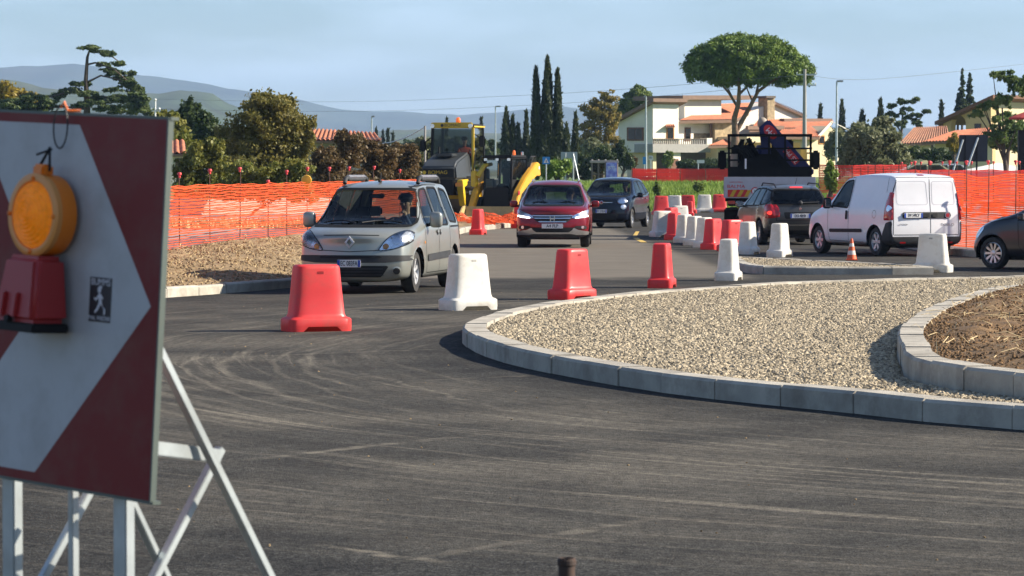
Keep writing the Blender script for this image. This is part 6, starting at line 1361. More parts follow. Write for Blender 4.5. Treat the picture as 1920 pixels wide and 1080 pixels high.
def skid_loader(loc, rz):
    root = thing('skid_loader', 'compact skid loader with black cab, yellow lift arms and lowered bucket', 'loader', loc, rz)
    yl = pm('loader orange yellow', (.66, .33, .02), .42, var=.1, dirt=(.30, .20, .09), damt=.3, dscale=3); y2 = pm('machine yellow', (.62, .42, .015)); tan = pm('bucket dusty yellow', (.47, .33, .13), .65, var=.2, dirt=(.22, .15, .08), damt=.5)
    MB().box((-.5, 0, .62), (1.9, 1.0, .62)).build('chassis', M_BLK, root, bevel=.05)
    # cab: posts, roof, mesh sides
    for x, y in ((.35, .48), (.35, -.48), (-.95, .48), (-.95, -.48)): MB().bar((x, y, .9), (x-.08, y, 2.14), .08, .08).build('cab_post', M_BLK, root, bevel=.015)
    rf = MB().box((-.32, 0, 2.19), (1.42, 1.08, .12)).build('cab_roof', M_BLK, root, bevel=.05)
    for y in (.42, .0, -.42): MB().box((.40, y, 2.10), (.05, .11, .09)).build('roof_lamp', M_REFL, rf, bevel=.01)
    MB().lathe([(.05, 0), (.05, .1), (.03, .16), (0, .17)], 12, Matrix.Translation((-.5, .25, 2.25))).build('beacon', pm('beacon orange', (.75, .12, .02)), rf, smooth=50); MB().lathe([(.05, 0), (.05, .1), (.0, .14)], 12, Matrix.Translation((-.75, .45, 2.25))).build('roof_bolt', M_CHR, rf)
    for s in (1, -1):
        sw = MB()
        MB().add([(.28, s*.50, 1.45), (-.9, s*.50, 1.45), (-.94, s*.50, 2.08), (.24, s*.50, 2.08)], [(0, 1, 2, 3)]).build('side_window', M_GLS, root)
        MB().box((-.3, s*.50, 1.15), (1.25, .04, .55)).build('side_panel', M_BLK, root, bevel=.01)
        m = MB(); 
        for k in range(9): m.box((.2-k*.13, s*.525, 1.77), (.018, .012, .6))
        stuff(m.build('window_guard', M_BLK, root))
    MB().add([(.33, -.44, 1.2), (.33, .44, 1.2), (.26, .44, 2.1), (.26, -.44, 2.1)], [(0, 1, 2, 3)]).build('front_window', M_GLS, root)
    MB().box((-.5, 0, 1.2), (.45, .5, .12)).box((-.72, 0, 1.5), (.1, .5, .6)).build('operator_seat', pm('seat vinyl', (.16, .16, .13), .6), root, bevel=.03)
    for s in (1, -1): MB().cyl((.0, s*.30, 1.0), (.05, s*.30, 1.45), .02, n=8).build('control_lever', M_BLK, root)
    MB().ball((.18, .1, 1.15), .16, 10, 8, (1, 1.4, .9)).box((.28, 0, .95), (.25, .8, .4)).build('front_hydraulics', M_BLK, root, smooth=40)
    # arms
    for s in (1, -1):
        a = MB().xz([(-1.45, 1.55), (-1.35, 1.98), (-1.10, 2.02), (-.2, 1.55), (.55, 1.05), (.98, .40), (.98, .12), (.78, .12), (.62, .55), (.30, .92), (-.35, 1.25), (-1.1, 1.55)], s*.66, s*.86).build('lift_arm', yl, root, bevel=.025)
        MB().box((.62, s*.88, .98), (.16, .02, .13)).build('arm_lamp', M_RED if s > 0 else M_REFL, a, bevel=.005); MB().cyl((.1, s*.60, .85), (-.9, s*.60, 1.65), .06, n=10).build('lift_ram', M_BLK, root)
        MB().box((-1.25, s*.87, 1.82), (.10, .01, .10)).build('arm_sticker', M_PLT, a)
        for x in (-1.05, .10):
            wo = wheel(root, x, s*.72, .42, .28, .5, 5, y2, s)
        hp = MB()
        for k in range(3): MB().tube([(-1.2+k*.05, s*(.70+.05*k), 1.95), (-1.1, s*(.70+.05*k), 2.22), (-.9, s*(.70+.05*k), 2.20), (-.6, s*(.70+.04*k), 1.85)], .016, 6).build('hose', M_TRIM, root)
    MB().tube([(.5, -.68, 1.52), (.3, -.5, 1.9), (.12, -.3, 1.95)], [.10, .08, .06], 8).build('tilt_link', y2, root, smooth=50); MB().box((.42, -.82, 1.45), (.22, .20, .55)).build('arm_bracket', y2, root, bevel=.03)
    # bucket
    bk = MB().xz([(.88, .18), (.88, .52), (.95, .52), (1.0, .30), (1.12, .20), (1.62, .13), (1.62, .07), (1.0, .08)], -.92, .92).build('bucket', tan, root, bevel=.01)
    for s in (1, -1): MB().xz([(.88, .12), (.88, .56), (1.15, .52), (1.62, .14), (1.62, .07), (1.0, .08)], s*.92, s*.98).build('bucket_side', tan, bk, bevel=.008)
    return root
small_van((-2.34, 54.2, 0), R(-101))
red_suv((1.03, 86.0, 0), R(-92.5))
navy_mpv((3.12, 114.2, 0), R(-103.3))
grey_estate((6.84, 91.6, 0), R(97.6))
white_van((7.85, 79.9, 0), R(112))
charcoal_car((9.85, 67.4, 0), R(135))
crane_lorry((7.06, 95.0, 0), R(86))
soil_roller((-2.05, 121.0, .16), R(-104))
skid_loader((-.35, 117.6, .16), R(-112))
# ================================================================== TREES, SHRUBS, GRASS
def leafquads(clumps, n, size, rg, flat_=0., shell=.3, asp=1.6, up=0.):
    """n leaf-sized quads spread through the outer part of ellipsoid clumps (x, y, z, rx, ry, rz)"""
    C = np.array(clumps, float); w = (C[:, 3]*C[:, 4]*C[:, 5])**.667; k = rg.choice(len(C), n, p=w/w.sum())
    d = rg.normal(size=(n, 3)); d /= np.linalg.norm(d, axis=1)[:, None]
    r = 1-np.abs(rg.normal(0, shell, n)); r = np.where(r < 0, rg.uniform(0, 1, n), r)*rg.uniform(.75, 1.4, n)
    P = C[k, :3]+d*C[k, 3:]*r[:, None]
    nr = d*.7+rg.normal(size=(n, 3))*.8; nr[:, 2] += flat_; nr /= np.linalg.norm(nr, axis=1)[:, None]
    t = np.cross(nr, rg.normal(size=(n, 3))); t[:, 2] += up; t -= nr*(t*nr).sum(1)[:, None]; t /= np.linalg.norm(t, axis=1)[:, None]; b = np.cross(nr, t)
    s = size*rg.uniform(.6, 1.4, n)[:, None]; t = t*s*asp/2; b = b*s/2
    V = np.stack([P-t, P-b*.9, P+t, P+b*.9], 1).reshape(-1, 3); F = np.arange(4*n).reshape(n, 4); return V, F
def subclumps(env, m, rg, f=(.26, .42), low=-.8):
    m = int(m*2.2); f = (f[0]*.6, f[1]*.72)
    """break ellipsoid envelopes up into lumpy sub-clumps"""
    out = []
    for x, y, z, a, b, c in env:
        for _ in range(m):
            d = rg.normal(size=3); d /= np.linalg.norm(d)
            if d[2] < low: d[2] *= -1
            r = rg.uniform(.30, .95); q = rg.uniform(*f); out.append((x+d[0]*a*r, y+d[1]*b*r, z+d[2]*c*r, a*q*rg.uniform(.8, 1.3), b*q*rg.uniform(.8, 1.3), c*q*rg.uniform(.8, 1.2)))
    return out
M_BARK = pm('bark', (.085, .062, .045), .95, var=.35, vs=5, bump=.8, bs=12); M_PBARK = pm('pine bark', (.20, .125, .085), .95, var=.35, vs=4, bump=.8, bs=10)
LM = {'maple': leafmat('maple leaf', (.085, .095, .020), (.26, .21, .05)), 'shrub': leafmat('shrub leaf', (.075, .105, .018), (.28, .25, .045)), 'brown': leafmat('brown hedge leaf', (.075, .062, .022), (.19, .115, .045)), 'dark': leafmat('dark evergreen', (0.023, 0.043, 0.014), (0.072, 0.102, 0.029)),
      'cedar': leafmat('cedar needle', (0.046, 0.080, 0.026), (0.138, 0.174, 0.051), vs=.8), 'cypress': leafmat('cypress needle', (0.022, 0.038, 0.014), (0.072, 0.084, 0.029), vs=1.2), 'pine': leafmat('pine needle', (.040, .085, .012), (.21, .29, .045), vs=.9, tr=.25), 'yellow': leafmat('autumn leaf', (.13, .13, .03), (.36, .25, .05)), 'green': leafmat('broad leaf', (0.065, 0.116, 0.026), (0.203, 0.246, 0.051)),
      'olive': leafmat('olive leaf', (0.109, 0.131, 0.058), (0.254, 0.261, 0.138)), 'acacia': leafmat('feathery leaf', (0.072, 0.131, 0.041), (0.217, 0.275, 0.080)), 'bright': leafmat('bright leaf', (0.102, 0.189, 0.029), (0.290, 0.377, 0.072)), 'gold': leafmat('golden leaf', (.15, .13, .02), (.38, .27, .035)), 'blue': leafmat('distant leaf', (0.051, 0.080, 0.043), (0.109, 0.138, 0.065), vs=.4)}
def ground_at(x, y):
    if y >= 157.5: return float(bankz(np.array([x]), np.array([y]))[0]) if y < 333 else 1.1
    return .42 if x < -2 else (.15 if x < 10 else .8)
def tree(name, label, px, d, env, mat, n, leaf, m=9, trunk=.1, limbs=4, group=None, seed=1, f=(.26, .42), bark=None, cat='tree', core=True, shell=.22, flat_=0., up=0., asp=1.6, low=-.8, depth=1.0):
    """env: crown blobs as (photo px, photo row, half-width px, half-height px[, depth offset m]); foot at photo column px, distance d"""
    rg = np.random.default_rng(seed+int(px)); k = d/FPX; x0 = PX(px, d); gz = ground_at(x0, d)-.05
    root = thing(name, label, cat, (x0, d, gz), 0, group)
    E = [((e[0]-px)*k, (e[4] if len(e) > 4 else 0), PZ(e[1], d)-gz, e[2]*k, e[2]*k*depth, e[3]*k) for e in env]
    n = int(n*2.9); leaf *= .68; cl = subclumps(E, m, rg, f, low) if m else E
    V, F = leafquads(cl, n, leaf, rg, flat_, shell, asp, up)
    if core:   # twiggy inner mass, same leaves, denser towards the middle
        V2, F2 = leafquads([(a, b, c, q*.72, r*.72, s*.72) for a, b, c, q, r, s in E], max(200, n//4), leaf*1.5, rg, 0, .5, 1.3); F = np.concatenate([F, F2+len(V)]); V = np.concatenate([V, V2])
    npmesh('crown', V, F, LM[mat], root)
    zc = np.mean([e[2] for e in E]); zl = min(e[2]-e[5] for e in E); xc = np.mean([e[0] for e in E])
    top = (xc, 0, max(zc, .5))
    MB().tube([(0, 0, 0), (xc*.2, 0, max(zl*.6, .15)), (xc*.6, 0, max(zl, .3)), top], [trunk*1.3, trunk, trunk*.8, trunk*.3], 8).build('trunk', bark or M_BARK, root, smooth=60)
    for i in range(limbs):
        c = cl[int(rg.integers(len(cl)))]; s = (xc*.6, 0, max(zl, .3)*rg.uniform(.8, 1.1)); MB().tube([s, ((s[0]+c[0])/2, c[1]/2, (s[2]+c[2])/2-.05), c[:3]], [trunk*.5, trunk*.35, trunk*.12], 6).build('limb', bark or M_BARK, root, smooth=60)
    return root
def cypress(label, px, top, hw, d, n=1500, base=312, group=None, seed=0, leaf=.16):
    rg = np.random.default_rng(seed+int(px*3)); k = d/FPX; x0 = PX(px, d); gz = ground_at(x0, d)-.05; H = PZ(top, d)-gz; w = hw*k
    root = thing('cypress', label, 'tree', (x0, d, gz), 0, group); lean = rg.uniform(-.02, .02)
    t = rg.beta(1.1, 1.3, n); prof = np.clip(np.minimum(t*7+.35, 1)*(1-t)**.55*1.12, .05, 1); a = rg.uniform(0, 6.283, n)
    rr = w*prof*(1-np.abs(rg.normal(0, .22, n)))*(1+.25*np.sin(a*3+t*9))*(.85+.3*noise2(a*1.3, t*9, 1, seed))
    P = np.column_stack([rr*np.cos(a)+lean*t*H, rr*np.sin(a), .25+t*(H-.25)])
    out = np.column_stack([np.cos(a), np.sin(a), np.full(n, .1)])+rg.normal(size=(n, 3))*.5; out /= np.linalg.norm(out, axis=1)[:, None]
    tv = np.tile([0., 0, 1.], (n, 1))+rg.normal(size=(n, 3))*.35; tv -= out*(tv*out).sum(1)[:, None]; tv /= np.linalg.norm(tv, axis=1)[:, None]; b = np.cross(out, tv); s = leaf*rg.uniform(.6, 1.4, n)[:, None]
    V = np.stack([P-tv*s*1.1, P-b*s*.5, P+tv*s*1.5, P+b*s*.5], 1).reshape(-1, 3); npmesh('crown', V, np.arange(4*n).reshape(n, 4), LM['cypress'], root)
    MB().tube([(0, 0, 0), (lean*H*.5, 0, H*.5), (lean*H*.9, 0, H*.9)], [w*.35, w*.40, .03], 7).build('trunk', LM['cypress'], root); return root

# left gardens
tree('maple_tree', 'broad autumn-green maple towering over the orange net fence', 500, 122, [(505, 235, 72, 60), (470, 270, 55, 50), (545, 265, 48, 55), (495, 192, 46, 30), (545, 205, 26, 34), (435, 245, 30, 34), (570, 245, 24, 34), (500, 230, 80, 50), (500, 300, 85, 42), (470, 345, 60, 40), (545, 345, 55, 40)], 'maple', 12500, .105, m=7, trunk=.14, limbs=7, core=True, seed=3)
tree('garden_shrub', 'yellow-green leafy shrub in front of the maple, over the net fence', 375, 116, [(375, 300, 40, 34), (340, 320, 22, 26), (410, 315, 30, 28), (400, 275, 26, 20), (360, 352, 50, 34), (415, 352, 40, 34)], 'shrub', 5000, .10, trunk=.05, limbs=5, cat='shrub', seed=5)
tree('garden_shrub', 'low light green shrub between the maple and the brown hedge', 470, 114, [(455, 322, 40, 22), (510, 325, 40, 22), (560, 318, 30, 26), (450, 355, 40, 30), (505, 358, 40, 30), (560, 355, 40, 32)], 'shrub', 4400, .09, trunk=.04, limbs=4, cat='shrub', seed=6)
for i, (px, tp, hw, lab) in enumerate(((610, 275, 36, 'brown-leaved hedge shrub next to the maple, low and ragged'), (652, 244, 42, 'brown-leaved hedge shrub standing tallest under the tiled roof'), (705, 262, 40, 'brown-leaved hedge shrub below the roof end'), (755, 268, 40, 'brown-leaved hedge shrub beside the roller cab'), (795, 256, 26, 'greenish hedge shrub behind the rope post by the roller'))):
    tree('hedge_shrub', lab, px, 126+i*1.5, [(px, (tp+335)/2, hw, (335-tp)/2), (px-hw*.3, tp+14, hw*.45, 16), (px+hw*.4, tp+24, hw*.5, 20), (px, 350, hw*1.2, 44)], 'brown' if i < 4 else 'olive', 4600, .085, m=8, trunk=.05, limbs=4, cat='shrub', group='brown hedge behind the net fence', seed=20+i)
tree('evergreen_tree', 'dark evergreen tree beyond the left garden, by the lantern post', 352, 175, [(352, 212, 22, 30), (340, 240, 28, 30), (372, 240, 20, 26)], 'dark', 2600, .17, seed=30)
tree('evergreen_tree', 'rounded dark green tree between the evergreen and the maple', 395, 165, [(390, 240, 30, 34), (415, 262, 24, 30), (370, 265, 22, 26)], 'dark', 2600, .16, seed=31)
tree('leafy_tree', 'yellow-green tree standing right behind the chevron board top', 312, 155, [(312, 235, 34, 34), (330, 262, 40, 36), (290, 255, 30, 34)], 'shrub', 3000, .15, seed=32)
tree('autumn_tree', 'golden green tree rising behind the spreading cedar', 25, 250, [(20, 180, 42, 28), (55, 190, 26, 22), (-30, 185, 40, 30)], 'gold', 2600, .24, seed=33)
for i, (px, tp, hw) in enumerate(((-20, 205, 60), (110, 225, 70), (235, 232, 60), (420, 258, 45), (590, 268, 40), (668, 262, 40), (770, 262, 45), (835, 255, 40), (905, 262, 36), (960, 258, 36), (1092, 262, 30), (1240, 262, 40), (1580, 252, 40), (1730, 262, 50), (1850, 240, 40), (1935, 225, 40))):
    tree('background_tree', 'dark leafy tree in the belt beyond the gardens', px, 318+3*(i % 4), [(px, (tp+322)/2, hw, (322-tp)/2+4), (px+hw*.4, tp+18, hw*.5, 16), (px-hw*.5, tp+24, hw*.5, 18)], ('blue', 'olive', 'dark')[i % 3], 1500, .34, m=7, limbs=2, group='trees in the belt beyond the gardens', seed=50+i)
# spreading cedar
CED = [(178, 92, 26, 5), (205, 104, 20, 6), (230, 122, 14, 7), (246, 138, 8, 6), (188, 122, 18, 5), (206, 132, 20, 7), (232, 150, 24, 9), (255, 170, 20, 10), (268, 192, 18, 12), (278, 214, 14, 12), (150, 160, 22, 8), (132, 172, 24, 8), (108, 182, 26, 9), (70, 184, 30, 9), (34, 192, 34, 10), (20, 208, 40, 11), (80, 206, 34, 11), (168, 178, 22, 8), (190, 186, 22, 9), (222, 186, 24, 9), (245, 204, 22, 11), (205, 206, 26, 9), (148, 200, 24, 8), (120, 214, 26, 8), (190, 98, 24, 4), (222, 138, 22, 7), (244, 160, 22, 8), (262, 182, 22, 9), (215, 170, 20, 6), (232, 190, 30, 9), (262, 206, 26, 11), (180, 196, 26, 9), (225, 208, 30, 10), (95, 196, 34, 10), (45, 202, 40, 10), (10, 200, 40, 12), (60, 214, 50, 8)]
ced = tree('cedar_tree', 'wide spreading cedar with bare leaning top behind the chevron board', 163, 240, [(a, b, c, e, random.uniform(-1.5, 1.5)) for a, b, c, e in CED], 'cedar', 14000, .17, m=6, trunk=.10, limbs=0, core=False, flat_=.8, f=(.3, .5), seed=70, depth=.8, asp=2.2, low=-.4)
kc = 240/FPX; gz = ground_at(PX(163, 240), 240)-.05; cp = lambda a, b, y=0: ((a-163)*kc, y, PZ(b, 240)-gz)
for o in [c for c in ced.children if c.name.startswith('trunk')]: bpy.data.objects.remove(o)
MB().tube([cp(163, 318), cp(163, 240), cp(164, 200), cp(162, 150), cp(165, 108), cp(170, 92)], [.34, .28, .22, .15, .10, .05], 9).build('trunk', M_BARK, ced, smooth=60)
for ln in ([(163, 122), (180, 118), (215, 130), (255, 165)], [(164, 155), (190, 142), (225, 150), (270, 190)], [(164, 180), (140, 170), (95, 182), (40, 190)], [(163, 205), (120, 200), (70, 205)], [(164, 190), (200, 182), (245, 200)], [(169, 94), (200, 98), (232, 122)]): MB().tube([cp(*q) for q in ln], list(np.linspace(.09, .03, len(ln))), 6).build('limb', M_BARK, ced, smooth=60)
# cypresses
T3 = 'tall cypress trio by the road sign'
for px, tp, hw, lab in ((1007, 127, 10, 'slim tall cypress beside the tallest one of the trio'), (1026, 108, 15, 'tallest and thickest cypress of the trio'), (1048, 132, 11, 'tall cypress of the trio on the side of the grey sign')): cypress(lab, px, tp, hw, 230, 3400, group=T3)
cypress('short cypress next to the trio, by the bus shelter', 1079, 212, 8, 235, 1100)
cypress('short slim cypress hugging the trio', 1062, 232, 8, 226, 900)
for px, tp, hw, lab in ((949, 203, 11, 'bushy cypress just behind the roller, thickest of its row'), (962, 216, 8, 'small cypress leaning on the bushy one behind the loader'), (973, 232, 7, 'low cypress between two taller ones behind the loader'), (985, 208, 7, 'slender pointed cypress behind the loader'), (993, 258, 5, 'lowest cypress of the row beside the tall trio')): cypress(lab, px, tp, hw, 250, 1000, group='small cypresses behind the loader')
for px, tp, hw in ((706, 240, 4), (718, 246, 4), (728, 242, 4), (900, 221, 4), (736, 250, 3), (838, 222, 4)): cypress('tiny far cypress above the brown hedge and the roller', px, tp, hw, 420, 350, group='far cypresses over the hedge', leaf=.26)
for px, tp, hw, lab in ((1577, 189, 9, 'dark cypress beyond the villa, next to the tall lamp post'), (1651, 185, 10, 'blunt-topped cypress behind the olive tree'), (1617, 207, 10, 'leaning cypress between the lamp post and the olive tree'), (1763, 190, 6, 'slim cypress beside the arched house'), (1536, 197, 4, 'tiny cypress above the villa roof')): cypress(lab, px, tp, hw, 330, 900, leaf=.24)
def spruce(label, px, top, base, hw, d, seed):
    tree('spruce_tree', label, px, d, [(px, top+(base-top)*t, hw*(.12+.9*t), (base-top)*.075) for t in np.linspace(.03, 1, 9)], 'dark', 2200, .26, m=5, core=False, limbs=0, trunk=.14, f=(.3, .5), flat_=.4, seed=seed)
spruce('taller dark spruce rising over the arched house', 1803, 132, 225, 13, 340, 80); spruce('dark spruce close behind the taller one', 1817, 140, 225, 16, 345, 81); spruce('small spruce at the arched house roof slope', 1795, 178, 225, 10, 340, 82)
tree('conifer', 'open-branched conifer with long drooping arms behind the olive tree', 1687, 300, [(1687, 190, 8, 8), (1706, 192, 14, 4), (1720, 186, 10, 3), (1672, 200, 12, 5), (1700, 205, 14, 4), (1668, 214, 12, 5), (1690, 215, 14, 6), (1690, 235, 16, 8)], 'cedar', 1500, .22, m=4, core=False, limbs=5, trunk=.13, flat_=.8, seed=84, asp=2.4)
tree('conifer', 'low wide conifer with level branches before the tiled annex', 1718, 290, [(1718, 216, 14, 4), (1735, 210, 9, 3), (1702, 220, 12, 4), (1718, 232, 12, 8)], 'cedar', 900, .22, m=4, core=False, limbs=4, flat_=.8, seed=85, asp=2.4)
# middle gardens
tree('autumn_tree', 'yellow autumn tree to the side of the villa', 1128, 290, [(1137, 192, 26, 24), (1118, 212, 30, 30), (1142, 230, 28, 34), (1108, 250, 30, 32), (1138, 268, 30, 30), (1100, 275, 24, 24)], 'yellow', 4800, .19, m=14, limbs=8, core=False, trunk=.16, seed=90, f=(.2, .36))
tree('leafy_tree', 'green rounded tree behind the villa gable', 1195, 335, [(1200, 182, 26, 20), (1178, 196, 24, 20), (1165, 218, 20, 24)], 'green', 3000, .24, limbs=5, seed=91)
tree('olive_tree', 'grey-green willowy shrub under the autumn tree', 1120, 240, [(1110, 278, 26, 20), (1135, 285, 20, 18)], 'olive', 2000, .15, seed=92, cat='shrub'); tree('dark_shrub', 'dark glossy magnolia shrub at the villa corner', 1166, 230, [(1166, 290, 18, 24), (1178, 305, 14, 16)], 'dark', 1900, .14, seed=93, cat='shrub')
tree('tall_hedge', 'black-green hedge block behind the bus shelter', 1105, 215, [(1085, 312, 30, 26), (1125, 305, 30, 28), (1010, 312, 26, 18), (1045, 312, 26, 20)], 'dark', 3600, .15, m=8, seed=94, cat='hedge')
tree('roadside_bush', 'bright green bush in front of the grey sign back', 1044, 168, [(1042, 317, 28, 20), (1060, 312, 16, 16), (1025, 325, 14, 14)], 'bright', 2200, .13, seed=95, cat='shrub')
for i, (px, hw, tp) in enumerate(((1290, 26, 298), (1330, 30, 297), (1360, 22, 296))): tree('clipped_hedge', ('clipped dark hedge before the villa, under its balcony', 'clipped dark hedge before the villa door', 'clipped dark hedge beside the pine trunk')[i], px, 262, [(px, (tp+326)/2, hw, (326-tp)/2)], 'dark', 1500, .15, m=10, seed=96+i, cat='hedge', f=(.3, .5))
tree('garden_shrub', 'small round green shrub beside the square white sign', 1252, 240, [(1252, 300, 14, 16)], 'green', 900, .14, seed=100, cat='shrub'); tree('garden_shrub', 'brown leafless little shrub near the lamp post before the villa', 1190, 235, [(1190, 304, 6, 12)], 'brown', 400, .12, seed=101, cat='shrub')
tree('olive_tree', 'large grey-green olive tree behind the white van', 1640, 155, [(1640, 262, 52, 42), (1600, 280, 34, 40), (1675, 290, 34, 36), (1640, 305, 60, 26), (1655, 232, 24, 18)], 'olive', 9000, .115, m=8, limbs=7, trunk=.10, seed=103, asp=2.6)
tree('roadside_bush', 'slender green bush beyond the lorry, below the tall lamp', 1557, 148, [(1557, 325, 13, 22), (1560, 345, 12, 18)], 'bright', 1100, .12, seed=104, cat='shrub')
tree('garden_tree', 'mixed green tree at the villa right wing', 1575, 250, [(1572, 262, 26, 26), (1560, 285, 22, 22), (1590, 290, 22, 26)], 'olive', 1800, .17, seed=105)
tree('feathery_tree', 'feathery light green acacia beside the dark trailer board', 1888, 140, [(1890, 150, 20, 18), (1868, 142, 16, 10), (1910, 165, 22, 28), (1880, 190, 26, 22), (1850, 200, 22, 12), (1890, 235, 36, 26), (1870, 260, 34, 20), (1915, 265, 26, 26), (1830, 215, 16, 10)], 'acacia', 6500, .085, m=12, shell=.6, limbs=8, trunk=.10, core=False, seed=106, asp=2.6, f=(.2, .38)); tree('dark_shrub', 'dense dark shrub under the acacia by the trailer', 1885, 146, [(1880, 262, 36, 22), (1905, 245, 24, 22)], 'dark', 2600, .12, seed=107, cat='shrub')
tree('golden_shrub', 'golden yellow shrub under the orange tiled roof', 1788, 200, [(1788, 270, 14, 20)], 'gold', 1100, .12, seed=108, cat='shrub'); tree('garden_hedge', 'green garden hedge in front of the tiled annex', 1745, 205, [(1720, 288, 26, 14), (1755, 290, 32, 14), (1790, 292, 24, 12)], 'dark', 2000, .13, seed=109, cat='hedge')
# umbrella pine: two leaning stems, flat-bottomed domed crown
dP = 250; kp = dP/FPX; gz = ground_at(PX(1378, dP), dP)-.05; pp = lambda a, b, y=0.: ((a-1378)*kp, y, PZ(b, dP)-gz)
pine = thing('umbrella_pine', 'umbrella pine with forked trunk and wide domed crown before the villa', 'tree', (PX(1378, dP), dP, gz))
rg = np.random.default_rng(5); cl = []
for _ in range(900):
    u = rg.uniform(-1, 1); w = rg.uniform(-1, 1); r2 = u*u+w*w
    if r2 > 1: continue
    topy = 70+52*r2**1.8+9*(noise2(u*3+5, w*3+5, 1, 3)-.5)*2; boty = 143+14*(1-r2)+6*noise2(u*4, w*4, 1, 8); a = 1403+u*118; yy = rg.uniform(topy+4, max(topy+8, boty)) if rg.uniform() < .6 else topy+rg.uniform(2, 12)
    x, _, z = pp(a, yy+(9*u if u > 0 else 0)); cl.append((x, w*4.2, z, rg.uniform(.28, .58), rg.uniform(.28, .58), rg.uniform(.2, .36)))
V, F = leafquads(cl, 70000, .115, rg, .5, .35, 2.2, .6); npmesh('crown', V, F, LM['pine'], pine)
tk = MB().tube([pp(1377, 335), pp(1378, 262), pp(1379, 245)], [.34, .30, .26], 10).build('trunk', M_PBARK, pine, smooth=60)
for ln, r0 in (([(1378, 250), (1376, 222), (1383, 195), (1384, 165), (1380, 135)], .24), ([(1379, 248), (1392, 225), (1408, 195), (1420, 172), (1450, 150), (1480, 138)], .20), ([(1382, 200), (1366, 175), (1350, 155), (1330, 140)], .12), ([(1384, 178), (1405, 158), (1425, 140)], .11), ([(1418, 175), (1422, 155), (1440, 132)], .11), ([(1440, 156), (1470, 152), (1505, 152)], .07), ([(1372, 182), (1362, 160), (1352, 138)], .07), ([(1410, 190), (1400, 165), (1402, 140)], .07)):
    MB().tube([pp(a, b, rg.uniform(-.4, .4)*i) for i, (a, b) in enumerate(ln)], list(np.linspace(r0, r0*.35, len(ln))), 8).build('limb', M_PBARK, pine, smooth=60)
# grass on the bank and weeds
def blades(n, x0, x1, y0, y1, h, rg, zf):
    x = rg.uniform(x0, x1, n); y = rg.uniform(y0, y1, n); z = zf(x, y); a = rg.uniform(0, 3.14, n); w = .03; hh = h*rg.uniform(.4, 1.3, n); lx = rg.normal(0, .3, n)*hh
    c, s = np.cos(a)*w, np.sin(a)*w; V = np.stack([np.column_stack([x-c, y-s, z-.02]), np.column_stack([x+c, y+s, z-.02]), np.column_stack([x+lx, y, z+hh])], 1).reshape(-1, 3); return V, np.arange(3*n).reshape(n, 3)
V, F = blades(26000, 2, 18, 157.6, 170, .17, rg, bankz); stuff(tag(npmesh('grass', V, F, LM['bright']), 'bright uncut grass on the bank under the red net', 'grass'))
V, F = blades(5000, -22, -3.5, 88, 100, .16, rg, lambda x, y: x*0+.43); stuff(tag(npmesh('dry_grass_tufts', V, F, M_STRAW), 'dry straw-coloured grass seen through the orange net', 'grass'))
tree('weed_clump', 'leafy weed clump on the grass bank below the red net', 1309, 163, [(1309, 350, 14, 10)], 'green', 500, .10, m=6, seed=120, cat='weed', limbs=1, trunk=.02); tree('weed_clump', 'dark weed clump on the bank beside the hatchback roof', 1232, 161, [(1232, 355, 8, 14)], 'green', 350, .10, m=6, seed=121, cat='weed', limbs=1, trunk=.02)
# ================================================================== BUILDINGS AND STREET FURNITURE
M_WHT = pm('white render', (.78, .72, .60), .9, var=.05, vs=.8, dirt=(.50, .45, .36), dscale=.6, damt=.25); M_CRM = pm('cream render', (.70, .57, .36), .9, var=.07, vs=.8, dirt=(.45, .36, .24), dscale=.7, damt=.25); M_OCH_SHADE = pm('shaded ochre render', (.62, .45, .22), .9, var=.08, vs=.8)
M_TILE = pm('roof tile', (.42, .135, .06), .85, var=.35, vs=3, dirt=(.22, .11, .07), dscale=1.2, damt=.6); M_TIL2 = pm('old roof tile', (.36, .16, .085), .85, var=.35, vs=3, dirt=(.17, .12, .08), dscale=1.2, damt=.7)
M_FASC = pm('brown fascia', (.20, .125, .085), .8, var=.15); M_STN = pm('rubble stone', (.34, .26, .15), .9, var=.4, vs=3.5, bump=.8, bs=6); M_SHUT = pm('brown shutter', (.16, .065, .03), .7, var=.15); M_ORS = pm('orange shutter', (.55, .22, .03), .7); M_PANE = glass('house pane', (.10, .11, .12), .8); M_DRK = pm('dark recess wall', (.12, .10, .08), .9); M_CONC = pm('grey concrete', (.32, .305, .28), .9, var=.1)
